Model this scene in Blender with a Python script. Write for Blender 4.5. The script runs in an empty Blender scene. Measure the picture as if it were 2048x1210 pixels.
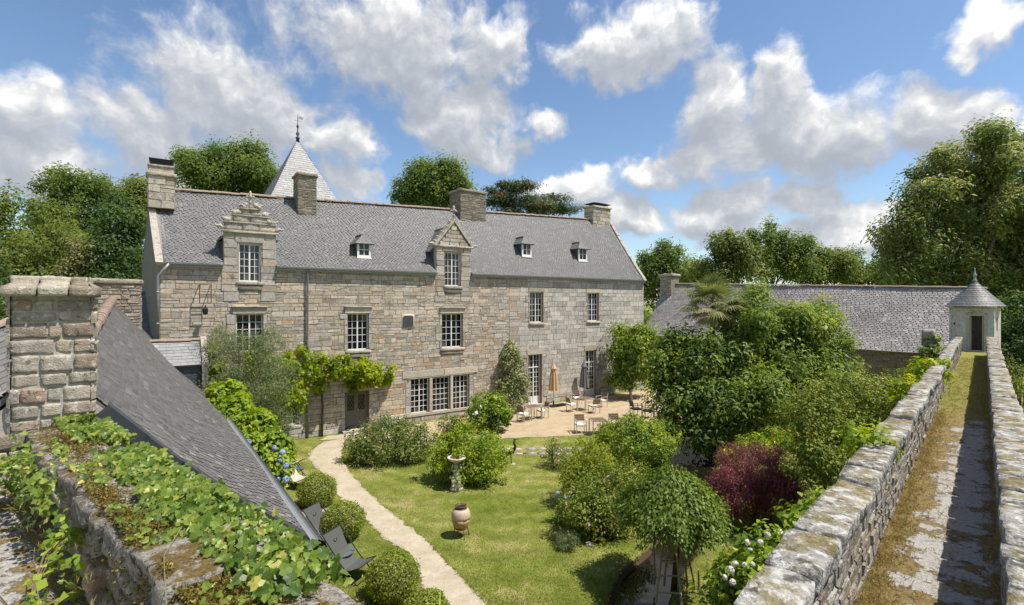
import bpy, math, random
import numpy as np
from mathutils import Vector, Matrix, noise as mnoise
C = bpy.context.scene.collection
scene = bpy.context.scene
# ------------------------------------------------------------------ camera
EYE = 6.5                                   # eye height above the garden, standing on the rampart
cam_data = bpy.data.cameras.new('camera')
cam_data.sensor_width = 36.0
cam_data.lens = 36.0 * 1000 / 2048
cam_data.clip_start = 0.1
cam_data.clip_end = 3000
cam = bpy.data.objects.new('camera', cam_data)
cam.location = (0, 0, EYE)
cam.rotation_euler = (math.radians(90), 0, 0)
C.objects.link(cam)
scene.camera = cam
# ------------------------------------------------------------------ sun and sky
SUN_AZ, SUN_EL = math.radians(-16), math.radians(63)      # azimuth from +X, counter-clockwise
sun_dir = Vector((math.cos(SUN_AZ) * math.cos(SUN_EL), math.sin(SUN_AZ) * math.cos(SUN_EL), math.sin(SUN_EL)))
sun_data = bpy.data.lights.new('sun', 'SUN')
sun_data.energy = 3.9
sun_data.angle = math.radians(0.5)
sun_data.color = (1.0, 0.94, 0.85)
sun = bpy.data.objects.new('sun', sun_data)
sun.rotation_euler = (-sun_dir).to_track_quat('-Z', 'Y').to_euler()
sun.location = (30, -20, 60)
C.objects.link(sun)
scene.view_settings.view_transform = 'Standard'
scene.view_settings.look = 'None'
scene.view_settings.exposure = 0.74
scene.view_settings.gamma = 1.0
scene.view_settings.use_curve_mapping = False

class NT:
    """tiny helper to write node trees as expressions"""
    def __init__(s, tree): s.t = tree; s.n = tree.nodes; s.l = tree.links
    def new(s, typ, **kw):
        n = s.n.new(typ)
        for k, v in kw.items(): setattr(n, k, v)
        return n
    def put(s, sock, v):
        if isinstance(v, bpy.types.NodeSocket): s.l.new(v, sock)
        elif v is not None: sock.default_value = v
    def math(s, op, a, b=None, c=None, clamp=False):
        n = s.new('ShaderNodeMath', operation=op, use_clamp=clamp)
        for i, v in enumerate((a, b, c)):
            if v is not None: s.put(n.inputs[i], v)
        return n.outputs[0]
    def vmath(s, op, a, b=None, out=0):
        n = s.new('ShaderNodeVectorMath', operation=op)
        s.put(n.inputs[0], a)
        if b is not None: s.put(n.inputs[1], b)
        return n.outputs[out]
    def mix(s, f, a, b, typ='RGBA', blend='MIX'):
        n = s.new('ShaderNodeMix', data_type=typ)
        if typ == 'RGBA': n.blend_type = blend
        k = {'RGBA': (6, 7, 2), 'FLOAT': (2, 3, 0), 'VECTOR': (4, 5, 1)}[typ]
        s.put(n.inputs[0], f); s.put(n.inputs[k[0]], a); s.put(n.inputs[k[1]], b)
        return n.outputs[k[2]]
    def noise(s, vec, scale, detail=4, rough=.55, out='Fac', dist=0.):
        n = s.new('ShaderNodeTexNoise')
        if vec is not None: s.put(n.inputs['Vector'], vec)
        n.inputs['Scale'].default_value = scale; n.inputs['Detail'].default_value = detail
        n.inputs['Roughness'].default_value = rough; n.inputs['Distortion'].default_value = dist
        return n.outputs[out]
    def vor(s, vec, scale, feature='F1', out='Distance'):
        n = s.new('ShaderNodeTexVoronoi', feature=feature)
        if vec is not None: s.put(n.inputs['Vector'], vec)
        n.inputs['Scale'].default_value = scale
        return n.outputs[out]
    def ramp(s, f, stops, interp='LINEAR'):
        n = s.new('ShaderNodeValToRGB'); r = n.color_ramp; r.interpolation = interp
        while len(r.elements) < len(stops): r.elements.new(.5)
        for e, (p, c) in zip(r.elements, stops):
            e.position = p; e.color = (*c, 1) if len(c) == 3 else c
        s.put(n.inputs[0], f)
        return n.outputs[0]
    def step(s, f, a, b):
        n = s.new('ShaderNodeMapRange', interpolation_type='SMOOTHSTEP')
        s.put(n.inputs['Value'], f); n.inputs['From Min'].default_value = a; n.inputs['From Max'].default_value = b
        return n.outputs[0]

world = bpy.data.worlds.new('World'); scene.world = world; world.use_nodes = True
def pix_dir(x, y):
    k, h = (x - 1024) / 1000, (605 - y) / 1000
    return math.atan(k), math.atan2(h, math.hypot(1, k))
# cumulus heaps of the day: centre (az, el) and half sizes given as seen from the rampart
CLOUDS = [(60,215,120,85),(70,320,190,75),(420,170,170,115),(300,265,170,90),(560,250,130,85),(690,285,80,60),(700,368,60,36),
          (790,75,240,105),(980,95,95,85),(920,240,120,62),(970,300,90,42),(1250,85,150,75),
          (1425,215,80,85),(1550,205,90,90),(1640,285,190,95),(1870,235,150,100),(1470,300,170,70),(1290,345,95,42),
          (1610,410,100,40),(1440,425,150,55),(1130,385,95,50),(1740,455,170,45),(1560,470,200,30),(1250,440,120,40),(1950,35,110,45),
          (2060,260,110,70),(1085,240,42,42),(400,345,150,50)]
def build_cloud_group():
    """D: how deep inside a cloud the direction lies; D2: the same a little up-sun; both without the fine billows"""
    g = bpy.data.node_groups.new('cloud_field', 'ShaderNodeTree')
    g.interface.new_socket('Vector', in_out='INPUT', socket_type='NodeSocketVector')
    g.interface.new_socket('Depth', in_out='OUTPUT', socket_type='NodeSocketFloat')
    t = NT(g); q = t.new('NodeGroupInput').outputs[0]; D = None
    for (px, py, rx, ry) in CLOUDS:
        a, e = pix_dir(px, py); ra = rx / 1000 * math.cos(a) ** 2; re = ry / 1000 * math.cos(a)
        d = t.vmath('DISTANCE', t.vmath('MULTIPLY', q, (1 / ra, 1 / re, 0)), (a / ra, e / re, 0), out='Value')
        D = d if D is None else t.math('SMOOTH_MIN', D, d, .16)
    go = t.new('NodeGroupOutput'); t.put(go.inputs[0], t.math('MINIMUM', t.math('MAXIMUM', t.math('SUBTRACT', 1.0, D), -1.0), .62))
    return g
def build_world():
    cg = build_cloud_group()
    t = NT(world.node_tree); t.n.clear()
    sky = t.new('ShaderNodeTexSky', sky_type='NISHITA')
    sky.sun_disc = False; sky.sun_elevation = SUN_EL; sky.sun_rotation = math.radians(90) - SUN_AZ
    sky.air_density = 1.0; sky.dust_density = .35; sky.ozone_density = 1.6; sky.altitude = 30
    v = t.new('ShaderNodeTexCoord').outputs['Generated']
    sep = t.new('ShaderNodeSeparateXYZ'); t.put(sep.inputs[0], v); x, y, z = sep.outputs
    az = t.math('ARCTAN2', x, y); el = t.math('ARCSINE', z)
    cx = t.new('ShaderNodeCombineXYZ'); t.put(cx.inputs[0], az); t.put(cx.inputs[1], el); q = cx.outputs[0]
    wv = t.vmath('SCALE', t.vmath('SUBTRACT', t.noise(q, 6.0, 4, .6, 'Color'), (.5, .5, .5))); wv.node.inputs['Scale'].default_value = .17
    qw = t.vmath('ADD', q, wv)
    def field(off):
        n = t.new('ShaderNodeGroup'); n.node_tree = cg; t.put(n.inputs[0], t.vmath('ADD', qw, off) if off else qw); return n.outputs[0]
    D, D2 = field(None), field((.015, .055, 0))
    # the same kind of broken cumulus goes on round the rest of the sky
    far = t.math('MAXIMUM', t.step(t.math('ABSOLUTE', az), .95, 1.25), t.step(el, .62, .85))
    bgc = t.math('SUBTRACT', t.math('MULTIPLY', t.math('SUBTRACT', t.noise(v, 2.6, 2, .5), .52), 4.0), t.math('MULTIPLY', t.math('SUBTRACT', 1.0, far), 4.0))
    D = t.math('MAXIMUM', D, bgc); D2 = t.math('MAXIMUM', D2, bgc)
    q2 = t.vmath('ADD', q, t.vmath('SCALE', wv)); q2.node.inputs[1].links[0].from_node.inputs['Scale'].default_value = .5
    f0 = t.noise(q2, 9.5, 7, .60); f1 = t.noise(t.vmath('ADD', q2, (.008, .020, 0)), 9.5, 5, .58)
    dens = t.math('ADD', D, t.math('MULTIPLY', t.math('SUBTRACT', f0, .5), 1.9))
    mask = t.step(dens, -.16, .42)
    lit = t.math('ADD', t.math('MULTIPLY', t.math('SUBTRACT', D, D2), .55), t.math('MULTIPLY', t.math('SUBTRACT', f0, f1), 1.9))
    lit = t.math('ADD', lit, t.math('MULTIPLY', t.math('SUBTRACT', .45, dens), .30))
    lit = t.step(lit, -.30, .66)
    ccol = t.ramp(lit, [(0, (2.75, 3.0, 3.4)), (.40, (3.65, 3.85, 4.2)), (.74, (5.0, 5.1, 5.2)), (1, (7.2, 7.1, 6.95))])
    hs = t.new('ShaderNodeHueSaturation'); hs.inputs['Saturation'].default_value = 1.06; hs.inputs['Value'].default_value = 1.0
    t.put(hs.inputs['Color'], sky.outputs[0])
    col = t.mix(mask, hs.outputs[0], ccol)
    bg = t.new('ShaderNodeBackground'); bg.inputs['Strength'].default_value = .095
    t.put(bg.inputs[0], col)
    out = t.new('ShaderNodeOutputWorld'); t.put(out.inputs[0], bg.outputs[0])
    world.cycles.sampling_method = 'NONE'
build_world()

# ------------------------------------------------------------------ helpers
UP = Vector((0, 0, 1))
def at(x, y, Y): return Vector(((x - 1024) / 1000 * Y, Y, EYE + (605 - y) / 1000 * Y))
def gp(x, y, z=0.0):
    Y = (EYE - z) * 1000 / (y - 605); return Vector(((x - 1024) / 1000 * Y, Y, z))
WL = {}
def new_mesh(name, V, F, tint=None, tint2=None, smooth=False):
    me = bpy.data.meshes.new(name)
    if isinstance(F, np.ndarray):
        V = np.asarray(V, dtype=np.float32); n, k = F.shape
        me.vertices.add(len(V)); me.vertices.foreach_set('co', V.ravel())
        me.loops.add(n * k); me.loops.foreach_set('vertex_index', F.astype(np.int32).ravel())
        me.polygons.add(n); me.polygons.foreach_set('loop_start', np.arange(0, n * k, k, dtype=np.int32))
        me.update(calc_edges=True)
    else:
        me.from_pydata([tuple(v) for v in V], [], F)
    for nm, arr in (('tint', tint), ('tint2', tint2)):
        if arr is not None:
            a = me.attributes.new(nm, 'FLOAT', 'FACE'); a.data.foreach_set('value', np.asarray(arr, dtype=np.float32))
    if smooth: me.polygons.foreach_set('use_smooth', np.ones(len(me.polygons), dtype=bool))
    return me
def link(name, me, mat=None, parent=None, org=None, local=False):
    o = bpy.data.objects.new(name, me); C.objects.link(o)
    if me is not None and mat is not None and len(me.materials) == 0: me.materials.append(mat)
    org = Vector(org) if org is not None else Vector((0, 0, 0))
    o.location = org; WL[o.name] = org
    if parent is not None:
        o.parent = parent
        if not local: o.matrix_parent_inverse = Matrix.Translation(-WL[parent.name])
    return o
def tag(o, label=None, cat=None, group=None, kind=None):
    if label: o['label'] = label
    if cat: o['category'] = cat
    if group: o['group'] = group
    if kind: o['kind'] = kind
    return o
def thing(name, label, cat, loc=(0, 0, 0), group=None, rz=0):
    o = bpy.data.objects.new(name, None); C.objects.link(o)
    o.empty_display_size = .2
    o.location = loc; o.rotation_euler = (0, 0, rz); WL[o.name] = Vector(loc)
    return tag(o, label, cat, group)
def copy_tree(o, parent=None):
    c = o.copy(); C.objects.link(c); c.parent = parent
    if parent is not None: c.matrix_parent_inverse = o.matrix_parent_inverse.copy()
    for ch in list(o.children): copy_tree(ch, c)
    return c
class Geo:
    def __init__(s): s.V = []; s.F = []; s.T = []; s.T2 = []
    def add(s, V, F, t=.5, t2=.5):
        b = len(s.V); s.V.extend(Vector(v) for v in V)
        for f in F: s.F.append([i + b for i in f]); s.T.append(t); s.T2.append(t2)
        return s
    def quad(s, a, b, c, d, t=.5): return s.add([a, b, c, d], [[0, 1, 2, 3]], t)
    def obox(s, O, u, v, w, A, B, Cc, t=.5, t2=.5):
        O, u, v, w = Vector(O), Vector(u), Vector(v), Vector(w)
        P = [O + u * a + v * b + w * c for a in A for b in B for c in Cc]
        return s.add(P, [[0, 1, 3, 2], [4, 6, 7, 5], [0, 4, 5, 1], [2, 3, 7, 6], [0, 2, 6, 4], [1, 5, 7, 3]], t, t2)
    def box(s, c, size, rz=0, t=.5):
        u = Vector((math.cos(rz), math.sin(rz), 0)); v = Vector((-u.y, u.x, 0))
        x, y, z = (k / 2 for k in size)
        return s.obox(c, u, v, UP, (-x, x), (-y, y), (-z, z), t)
    def bar(s, a, b, w, h=None, t=.5):
        a, b = Vector(a), Vector(b); h = h or w; d = (b - a); L = d.length; d.normalize()
        r = d.cross(UP) if abs(d.z) < .95 else d.cross(Vector((1, 0, 0)))
        r.normalize(); q = r.cross(d)
        return s.obox(a, d, r, q, (0, L), (-w / 2, w / 2), (-h / 2, h / 2), t)
    def tube(s, pts, rad, n=6, caps=True, t=.5):
        pts = [Vector(p) for p in pts]; b = len(s.V)
        if not hasattr(rad, '__len__'): rad = [rad] * len(pts)
        ref = None
        for i, p in enumerate(pts):
            d = (pts[min(i + 1, len(pts) - 1)] - pts[max(i - 1, 0)]).normalized()
            if ref is None:
                ref = d.cross(UP) if abs(d.z) < .9 else d.cross(Vector((1, 0, 0)))
            r = (ref - d * ref.dot(d)); r.normalize(); ref = r; q = d.cross(r)
            for k in range(n):
                a = 2 * math.pi * k / n
                s.V.append(p + (r * math.cos(a) + q * math.sin(a)) * rad[i])
        for i in range(len(pts) - 1):
            for k in range(n):
                k2 = (k + 1) % n
                s.F.append([b + i * n + k, b + i * n + k2, b + (i + 1) * n + k2, b + (i + 1) * n + k]); s.T.append(t); s.T2.append(.5)
        if caps:
            s.F.append([b + k for k in range(n)][::-1]); s.F.append([b + (len(pts) - 1) * n + k for k in range(n)])
            s.T += [t, t]; s.T2 += [.5, .5]
        return s
    def lathe(s, c, prof, n=16, t=.5, wob=None):
        c = Vector(c); b = len(s.V)
        for (r, z) in prof:
            for k in range(n):
                a = 2 * math.pi * k / n; rr = r * (wob(a, z) if wob else 1)
                s.V.append(c + Vector((rr * math.cos(a), rr * math.sin(a), z)))
        for i in range(len(prof) - 1):
            for k in range(n):
                k2 = (k + 1) % n
                s.F.append([b + i * n + k, b + i * n + k2, b + (i + 1) * n + k2, b + (i + 1) * n + k]); s.T.append(t); s.T2.append(.5)
        s.F.append([b + k for k in range(n)][::-1]); s.F.append([b + (len(prof) - 1) * n + k for k in range(n)])
        s.T += [t, t]; s.T2 += [.5, .5]
        return s
    def ball(s, c, r, n=8, m=5, t=.5):
        r = (r, r, r) if not hasattr(r, '__len__') else r; c = Vector(c)
        prof = [(math.sin(math.pi * max(.06, min(.94, i / m))), -math.cos(math.pi * max(.06, min(.94, i / m)))) for i in range(m + 1)]
        b = len(s.V); s.lathe((0, 0, 0), prof, n, t)
        for i in range(b, len(s.V)):
            v = s.V[i]; s.V[i] = c + Vector((v.x * r[0], v.y * r[1], v.z * r[2]))
        return s
    def build(s, name, mat, parent=None, smooth=False, local=False, org=None):
        if org is None:
            if local: org = Vector((0, 0, 0))
            else:
                lo = Vector([min(v[i] for v in s.V) for i in range(3)]); hi = Vector([max(v[i] for v in s.V) for i in range(3)])
                org = (lo + hi) / 2; org.z = lo.z
        me = new_mesh(name, [v - org for v in s.V], s.F, s.T, s.T2, smooth)
        return link(name, me, mat, parent, org, local)
# ------------------------------------------------------------------ materials
MATS = {}
def material(name):
    m = bpy.data.materials.new(name); m.use_nodes = True; t = NT(m.node_tree); t.n.clear()
    out = t.new('ShaderNodeOutputMaterial'); b = t.new('ShaderNodeBsdfPrincipled')
    t.l.new(b.outputs[0], out.inputs[0]); MATS[name] = m
    return m, t, b, out
def attr(t, nm):
    n = t.new('ShaderNodeAttribute'); n.attribute_name = nm; return n.outputs['Fac']
def pos(t): return t.new('ShaderNodeNewGeometry').outputs['Position']
def bump(t, b, h, strength=.4, dist=.02):
    n = t.new('ShaderNodeBump'); n.inputs['Strength'].default_value = strength; n.inputs['Distance'].default_value = dist
    t.put(n.inputs['Height'], h); t.put(b.inputs['Normal'], n.outputs[0])
def simple(name, col, rough=.6, metal=0., var=.15, scale=8., spec=.4):
    m, t, b, o = material(name)
    p = t.new('ShaderNodeTexCoord').outputs['Object']
    n = t.noise(p, scale, 5, .6)
    t.put(b.inputs['Base Color'], t.mix(n, tuple(c * (1 - var) for c in col) + (1,), tuple(min(1, c * (1 + var)) for c in col) + (1,)))
    b.inputs['Roughness'].default_value = rough; b.inputs['Metallic'].default_value = metal
    b.inputs['Specular IOR Level'].default_value = spec
    return m
def stone_mat(name, stops, lichen=.5, pale=(.50, .49, .43), dark=(.06, .055, .045), moss=0., mosscol=(.16, .12, .02), scale=1., bmp=.6, streak=0., grime=.4, crust=0.):
    """granite: each block its own tint, speckle, pale crusts of lichen, dark algae, moss where the face looks up"""
    m, t, b, o = material(name); p = pos(t)
    col = t.ramp(attr(t, 'tint'), stops)
    v = t.mix(t.noise(p, 8 * scale, 5, .7), .52, 1.42, 'FLOAT')
    v = t.math('MULTIPLY', v, t.mix(attr(t, 'tint2'), .74, 1.22, 'FLOAT'))
    v = t.math('MULTIPLY', v, t.mix(t.noise(p, 48 * scale, 3, .6), .62, 1.38, 'FLOAT'))
    vc = t.vmath('SCALE', col); t.put(vc.node.inputs['Scale'], v)
    c = vc
    ln = t.noise(p, 7 * scale, 7, .68)
    lm = t.math('MULTIPLY', t.step(ln, .56 - crust, .62 - crust), lichen)
    c = t.mix(lm, c, (*pale, 1))
    dn = t.noise(t.vmath('ADD', p, (13, 7, 3)), 4.5 * scale, 8, .7)
    dm = t.math('MULTIPLY', t.step(dn, .54 - crust * .6, .66 - crust), grime)
    c = t.mix(dm, c, (*dark, 1))
    if streak:
        s = t.new('ShaderNodeMapping'); t.put(s.inputs[0], p); s.inputs['Scale'].default_value = (5, 5, .35)
        sm = t.math('MULTIPLY', t.step(t.noise(s.outputs[0], 1.6, 6, .65), .50, .68), streak)
        c = t.mix(sm, c, (.13, .125, .11, 1))
    if moss:
        g = t.new('ShaderNodeNewGeometry'); sp = t.new('ShaderNodeSeparateXYZ'); t.put(sp.inputs[0], g.outputs['Normal'])
        mm = t.math('ADD', t.math('MULTIPLY', t.step(sp.outputs[2], .2, .95), .16), t.noise(t.vmath('ADD', p, (3, 31, 5)), 2.6 * scale, 7, .66))
        mm = t.math('MULTIPLY', t.step(mm, .63, .72), min(1., moss * 1.3))
        mc = t.ramp(t.noise(p, 16 * scale, 5, .7), [(.3, tuple(k * .5 for k in mosscol)), (.5, mosscol), (.7, (mosscol[0] * 1.35, mosscol[1] * 1.5, mosscol[2] * 2))])
        c = t.mix(mm, c, mc)
    t.put(b.inputs['Base Color'], c)
    b.inputs['Roughness'].default_value = .95; b.inputs['Specular IOR Level'].default_value = .15
    h = t.math('ADD', t.noise(p, 9 * scale, 8, .7), t.math('MULTIPLY', t.vor(p, 30 * scale), .35))
    bump(t, b, h, bmp, .035 / scale)
    return m
def slate_mat(name, stops, lichen=.35, pale=(.34, .34, .32), spec=.5, rough=.5, patch=0.):
    m, t, b, o = material(name); p = pos(t)
    col = t.ramp(attr(t, 'tint'), stops)
    v = t.mix(t.noise(p, 1.3, 5, .65), .72, 1.25, 'FLOAT')
    v = t.math('MULTIPLY', v, t.mix(t.noise(p, 22, 4, .6), .8, 1.2, 'FLOAT'))
    c = t.vmath('SCALE', col); t.put(c.node.inputs['Scale'], v)
    lm = t.math('MULTIPLY', t.step(t.noise(p, 19, 8, .78), .53, .66), lichen)
    c = t.mix(lm, c, (*pale, 1))
    if patch:
        pm = t.math('MULTIPLY', t.step(t.noise(t.vmath('ADD', p, (5, 9, 2)), .55, 6, .7), .50, .64), patch)
        c = t.mix(pm, c, (.125, .108, .092, 1))
    t.put(b.inputs['Base Color'], c)
    t.put(b.inputs['Roughness'], t.mix(t.noise(p, 9, 3), rough - .12, rough + .2, 'FLOAT'))
    b.inputs['Specular IOR Level'].default_value = spec
    bump(t, b, t.noise(p, 40, 4, .6), .25, .01)
    return m
def leaf_mat(name, stops, trans=.35, rough=.55, spec=.25):
    m, t, b, o = material(name); p = pos(t)
    f = t.math('ADD', attr(t, 'tint'), t.math('MULTIPLY', t.math('SUBTRACT', t.noise(p, 1.1, 2), .5), .35), clamp=True)
    c = t.ramp(f, stops)
    t.put(b.inputs['Base Color'], c); b.inputs['Roughness'].default_value = rough; b.inputs['Specular IOR Level'].default_value = spec
    tr = t.new('ShaderNodeBsdfTranslucent')
    hs = t.new('ShaderNodeHueSaturation'); hs.inputs['Hue'].default_value = .485; hs.inputs['Saturation'].default_value = 1.1; hs.inputs['Value'].default_value = 1.5
    t.put(hs.inputs['Color'], c); t.put(tr.inputs[0], hs.outputs[0])
    mx = t.new('ShaderNodeMixShader'); mx.inputs[0].default_value = trans
    t.l.new(b.outputs[0], mx.inputs[1]); t.l.new(tr.outputs[0], mx.inputs[2]); t.l.new(mx.outputs[0], o.inputs[0])
    return m
M_facade = stone_mat('facade_granite', [(0, (.43, .395, .345)), (.35, (.48, .415, .33)), (.65, (.495, .395, .28)), (.88, (.455, .33, .215)), (1, (.43, .265, .14))], .5, (.59, .54, .455), (.22, .185, .145), grime=.6, streak=.3)
M_ashlar = stone_mat('grey_ashlar', [(0, (.44, .42, .38)), (.6, (.50, .465, .405)), (1, (.50, .43, .335))], .6, (.62, .595, .53), (.18, .165, .14), streak=.4, grime=.5)
M_dress = stone_mat('dressed_granite', [(0, (.39, .365, .32)), (.6, (.44, .395, .33)), (1, (.44, .36, .27))], .6, (.58, .55, .48), (.13, .115, .095), grime=.75)
M_lintel = stone_mat('clean_granite', [(0, (.42, .39, .32)), (1, (.48, .42, .32))], .35, (.55, .52, .44), (.14, .125, .10), grime=.35)
M_mortar = stone_mat('lime_mortar', [(0, (.25, .215, .165)), (1, (.29, .25, .19))], .15, grime=.5)
M_render = stone_mat('grey_render', [(0, (.23, .22, .205)), (1, (.27, .26, .24))], .2, (.33, .32, .30), (.12, .11, .10), grime=.35, streak=.5)
M_chim = stone_mat('chimney_rubble', [(0, (.33, .30, .255)), (.5, (.38, .34, .27)), (1, (.32, .24, .18))], .75, (.56, .54, .47), (.07, .06, .05), scale=2.0, grime=.75, bmp=.8)
M_shale = stone_mat('shale_stack', [(0, (.21, .195, .17)), (.6, (.29, .26, .21)), (1, (.33, .25, .17))], .4, grime=.5)
M_pmortar = stone_mat('pale_mortar', [(0, (.40, .38, .33)), (1, (.44, .42, .37))], .15, grime=.3, scale=2)
M_coping = stone_mat('mossy_coping', [(0, (.30, .29, .265)), (.6, (.335, .315, .28)), (1, (.28, .245, .20))], .85, (.52, .51, .465), (.075, .07, .06), moss=.5, scale=1.6, grime=.92, bmp=1., crust=.06)
M_parapet = stone_mat('parapet_rubble', [(0, (.25, .24, .215)), (.6, (.28, .262, .225)), (1, (.235, .195, .155))], .8, (.50, .48, .43), (.065, .06, .05), moss=.3, scale=1.4, grime=.7, bmp=.9)
M_rampart = stone_mat('rampart_rubble', [(0, (.25, .22, .18)), (.5, (.33, .28, .215)), (1, (.24, .15, .09))], .5, (.46, .44, .38), (.06, .045, .035), moss=.45, scale=1.6, grime=.8, bmp=1.0)
M_rcoping = stone_mat('lichen_coping', [(0, (.22, .205, .18)), (.5, (.25, .225, .185)), (1, (.20, .16, .12))], .6, (.46, .45, .40), (.045, .038, .03), moss=1.0, mosscol=(.13, .088, .030), scale=2.2, grime=.95, bmp=1.0, crust=.03)
M_barnst = stone_mat('barn_rubble', [(0, (.22, .19, .15)), (.6, (.29, .235, .165)), (1, (.30, .20, .12))], .3, grime=.5)
M_turret = stone_mat('turret_lime', [(0, (.48, .465, .43)), (1, (.55, .53, .485))], .6, (.64, .63, .59), (.22, .205, .18), grime=.7, streak=.5)
M_statue = stone_mat('weathered_cast_stone', [(0, (.58, .55, .48)), (1, (.62, .58, .50))], .4, (.70, .68, .62), (.26, .23, .18), scale=3, grime=.4)
M_slate = slate_mat('house_slate', [(0, (.120, .120, .119)), (.5, (.152, .151, .149)), (.85, (.180, .178, .174)), (1, (.215, .21, .203))], .30, (.275, .268, .255))
M_aslate = slate_mat('annex_slate', [(0, (.100, .096, .093)), (.5, (.135, .130, .125)), (.9, (.168, .16, .152)), (1, (.22, .21, .195))], .25, (.28, .268, .245), patch=.4)
M_bslate = slate_mat('barn_slate', [(0, (.255, .235, .215)), (.5, (.335, .31, .288)), (.85, (.40, .375, .345)), (1, (.48, .455, .42))], .35, (.5, .485, .45), patch=.45)
M_sslate = slate_mat('spire_slate', [(0, (.17, .173, .173)), (.5, (.215, .218, .216)), (1, (.27, .27, .262))], .25, (.32, .32, .31))
M_dslate = slate_mat('hung_slate', [(0, (.05, .055, .062)), (1, (.085, .09, .10))], .12)
M_tile = simple('ridge_terracotta', (.30, .225, .175), .9, var=.45, scale=5)
M_lead = simple('lead_flashing', (.045, .05, .058), .5, var=.3, scale=5)
M_zinc = simple('zinc_gutter', (.30, .31, .31), .45, .3, var=.2)
M_pipe = simple('grey_pipe', (.20, .20, .195), .5, .2, var=.2)
M_white = simple('white_paint', (.78, .77, .73), .45, var=.06)
M_palebl = simple('pale_grey_paint', (.62, .66, .66), .5, var=.05)
M_door = simple('brown_grey_paint', (.135, .115, .095), .5, var=.15)
M_black = simple('black_iron', (.012, .012, .013), .6, var=.2)
M_rust = simple('rusted_iron', (.10, .045, .025), .85, var=.4, scale=20)
M_plaque = simple('slate_plaque', (.055, .06, .058), .6, var=.2)
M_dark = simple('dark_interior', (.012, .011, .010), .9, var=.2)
M_alu = simple('champagne_aluminium', (.44, .41, .36), .4, .2, var=.06)
M_cush = simple('ivory_cushion', (.78, .75, .68), .9, var=.06)
M_teak = simple('brown_slat', (.17, .105, .065), .6, var=.25, scale=14)
M_wick = simple('dark_wicker', (.035, .028, .022), .7, var=.3, scale=40)
M_beige = simple('beige_canvas', (.56, .36, .20), .9, var=.12)
M_grey = simple('grey_canvas', (.165, .15, .15), .9, var=.12)
M_sling = simple('taupe_sling', (.085, .087, .080), .8, var=.1)
M_creams = simple('cream_sling', (.44, .41, .33), .85, var=.08)
M_tabm = simple('blue_grey_table', (.10, .125, .14), .45, var=.1)
M_bronze = simple('dark_bronze', (.045, .035, .03), .5, .4, var=.3)
M_wood = simple('silvered_wood', (.36, .32, .25), .85, var=.25, scale=18)
M_stake = simple('old_stake', (.20, .165, .09), .9, var=.3, scale=18)
M_bark = simple('bark', (.095, .075, .055), .95, var=.45, scale=9)
M_palebark = simple('pale_bark', (.24, .21, .17), .95, var=.4, scale=9)
M_urn = simple('glazed_clay', (.40, .26, .13), .5, var=.25, scale=9)
M_urnd = simple('dark_glaze', (.10, .06, .03), .35, var=.3, scale=9)
M_urnp = simple('urn_relief', (.46, .37, .27), .6, var=.4, scale=30)
M_glass, _t, _b, _o = material('old_glass')
_b.inputs['Base Color'].default_value = (.010, .011, .013, 1); _b.inputs['Roughness'].default_value = .06; _b.inputs['Specular IOR Level'].default_value = .5
bump(_t, _b, _t.noise(pos(_t), 3.0, 2), .12, .01)
M_glass2 = simple('glass_before_curtain', (.085, .08, .072), .1, var=.5, scale=3, spec=.5)
# ground stuffs
def ground_mat():
    m, t, b, o = material('lawn_soil'); p = pos(t)
    big = t.noise(p, .35, 4, .6); mid = t.noise(p, 2.2, 5, .65); fine = t.noise(p, 34, 4, .7)
    f = t.math('ADD', t.math('MULTIPLY', t.mix(big, -.35, 1.35, 'FLOAT'), .42), t.math('MULTIPLY', t.mix(mid, -.15, 1.15, 'FLOAT'), .40)); f = t.math('ADD', f, t.math('MULTIPLY', fine, .18))
    c = t.ramp(f, [(.34, (.11, .145, .022)), (.45, (.165, .195, .036)), (.54, (.225, .235, .060)), (.64, (.34, .295, .125))])
    wv = t.new('ShaderNodeTexWave', wave_type='RINGS', rings_direction='Z'); mp = t.new('ShaderNodeMapping'); t.put(mp.inputs[0], p)
    mp.inputs['Location'].default_value = (-2.0, -34.0, 0); t.put(wv.inputs['Vector'], mp.outputs[0])
    wv.inputs['Scale'].default_value = .34; wv.inputs['Distortion'].default_value = 6.0; wv.inputs['Detail'].default_value = 2
    k = t.mix(wv.outputs['Fac'], .88, 1.10, 'FLOAT')
    c2 = t.vmath('SCALE', c); t.put(c2.node.inputs['Scale'], k)
    sp = t.new('ShaderNodeSeparateXYZ'); t.put(sp.inputs[0], p)
    earth = t.ramp(fine, [(.3, (.055, .038, .022)), (.7, (.12, .085, .05))])
    c3 = t.mix(t.step(t.math('MULTIPLY', sp.outputs[2], -1.0), .06, .16), c2, earth)
    t.put(b.inputs['Base Color'], c3); b.inputs['Roughness'].default_value = 1; b.inputs['Specular IOR Level'].default_value = .05
    bump(t, b, t.math('ADD', fine, mid), .7, .05)
    return m
M_ground = ground_mat()
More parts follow.
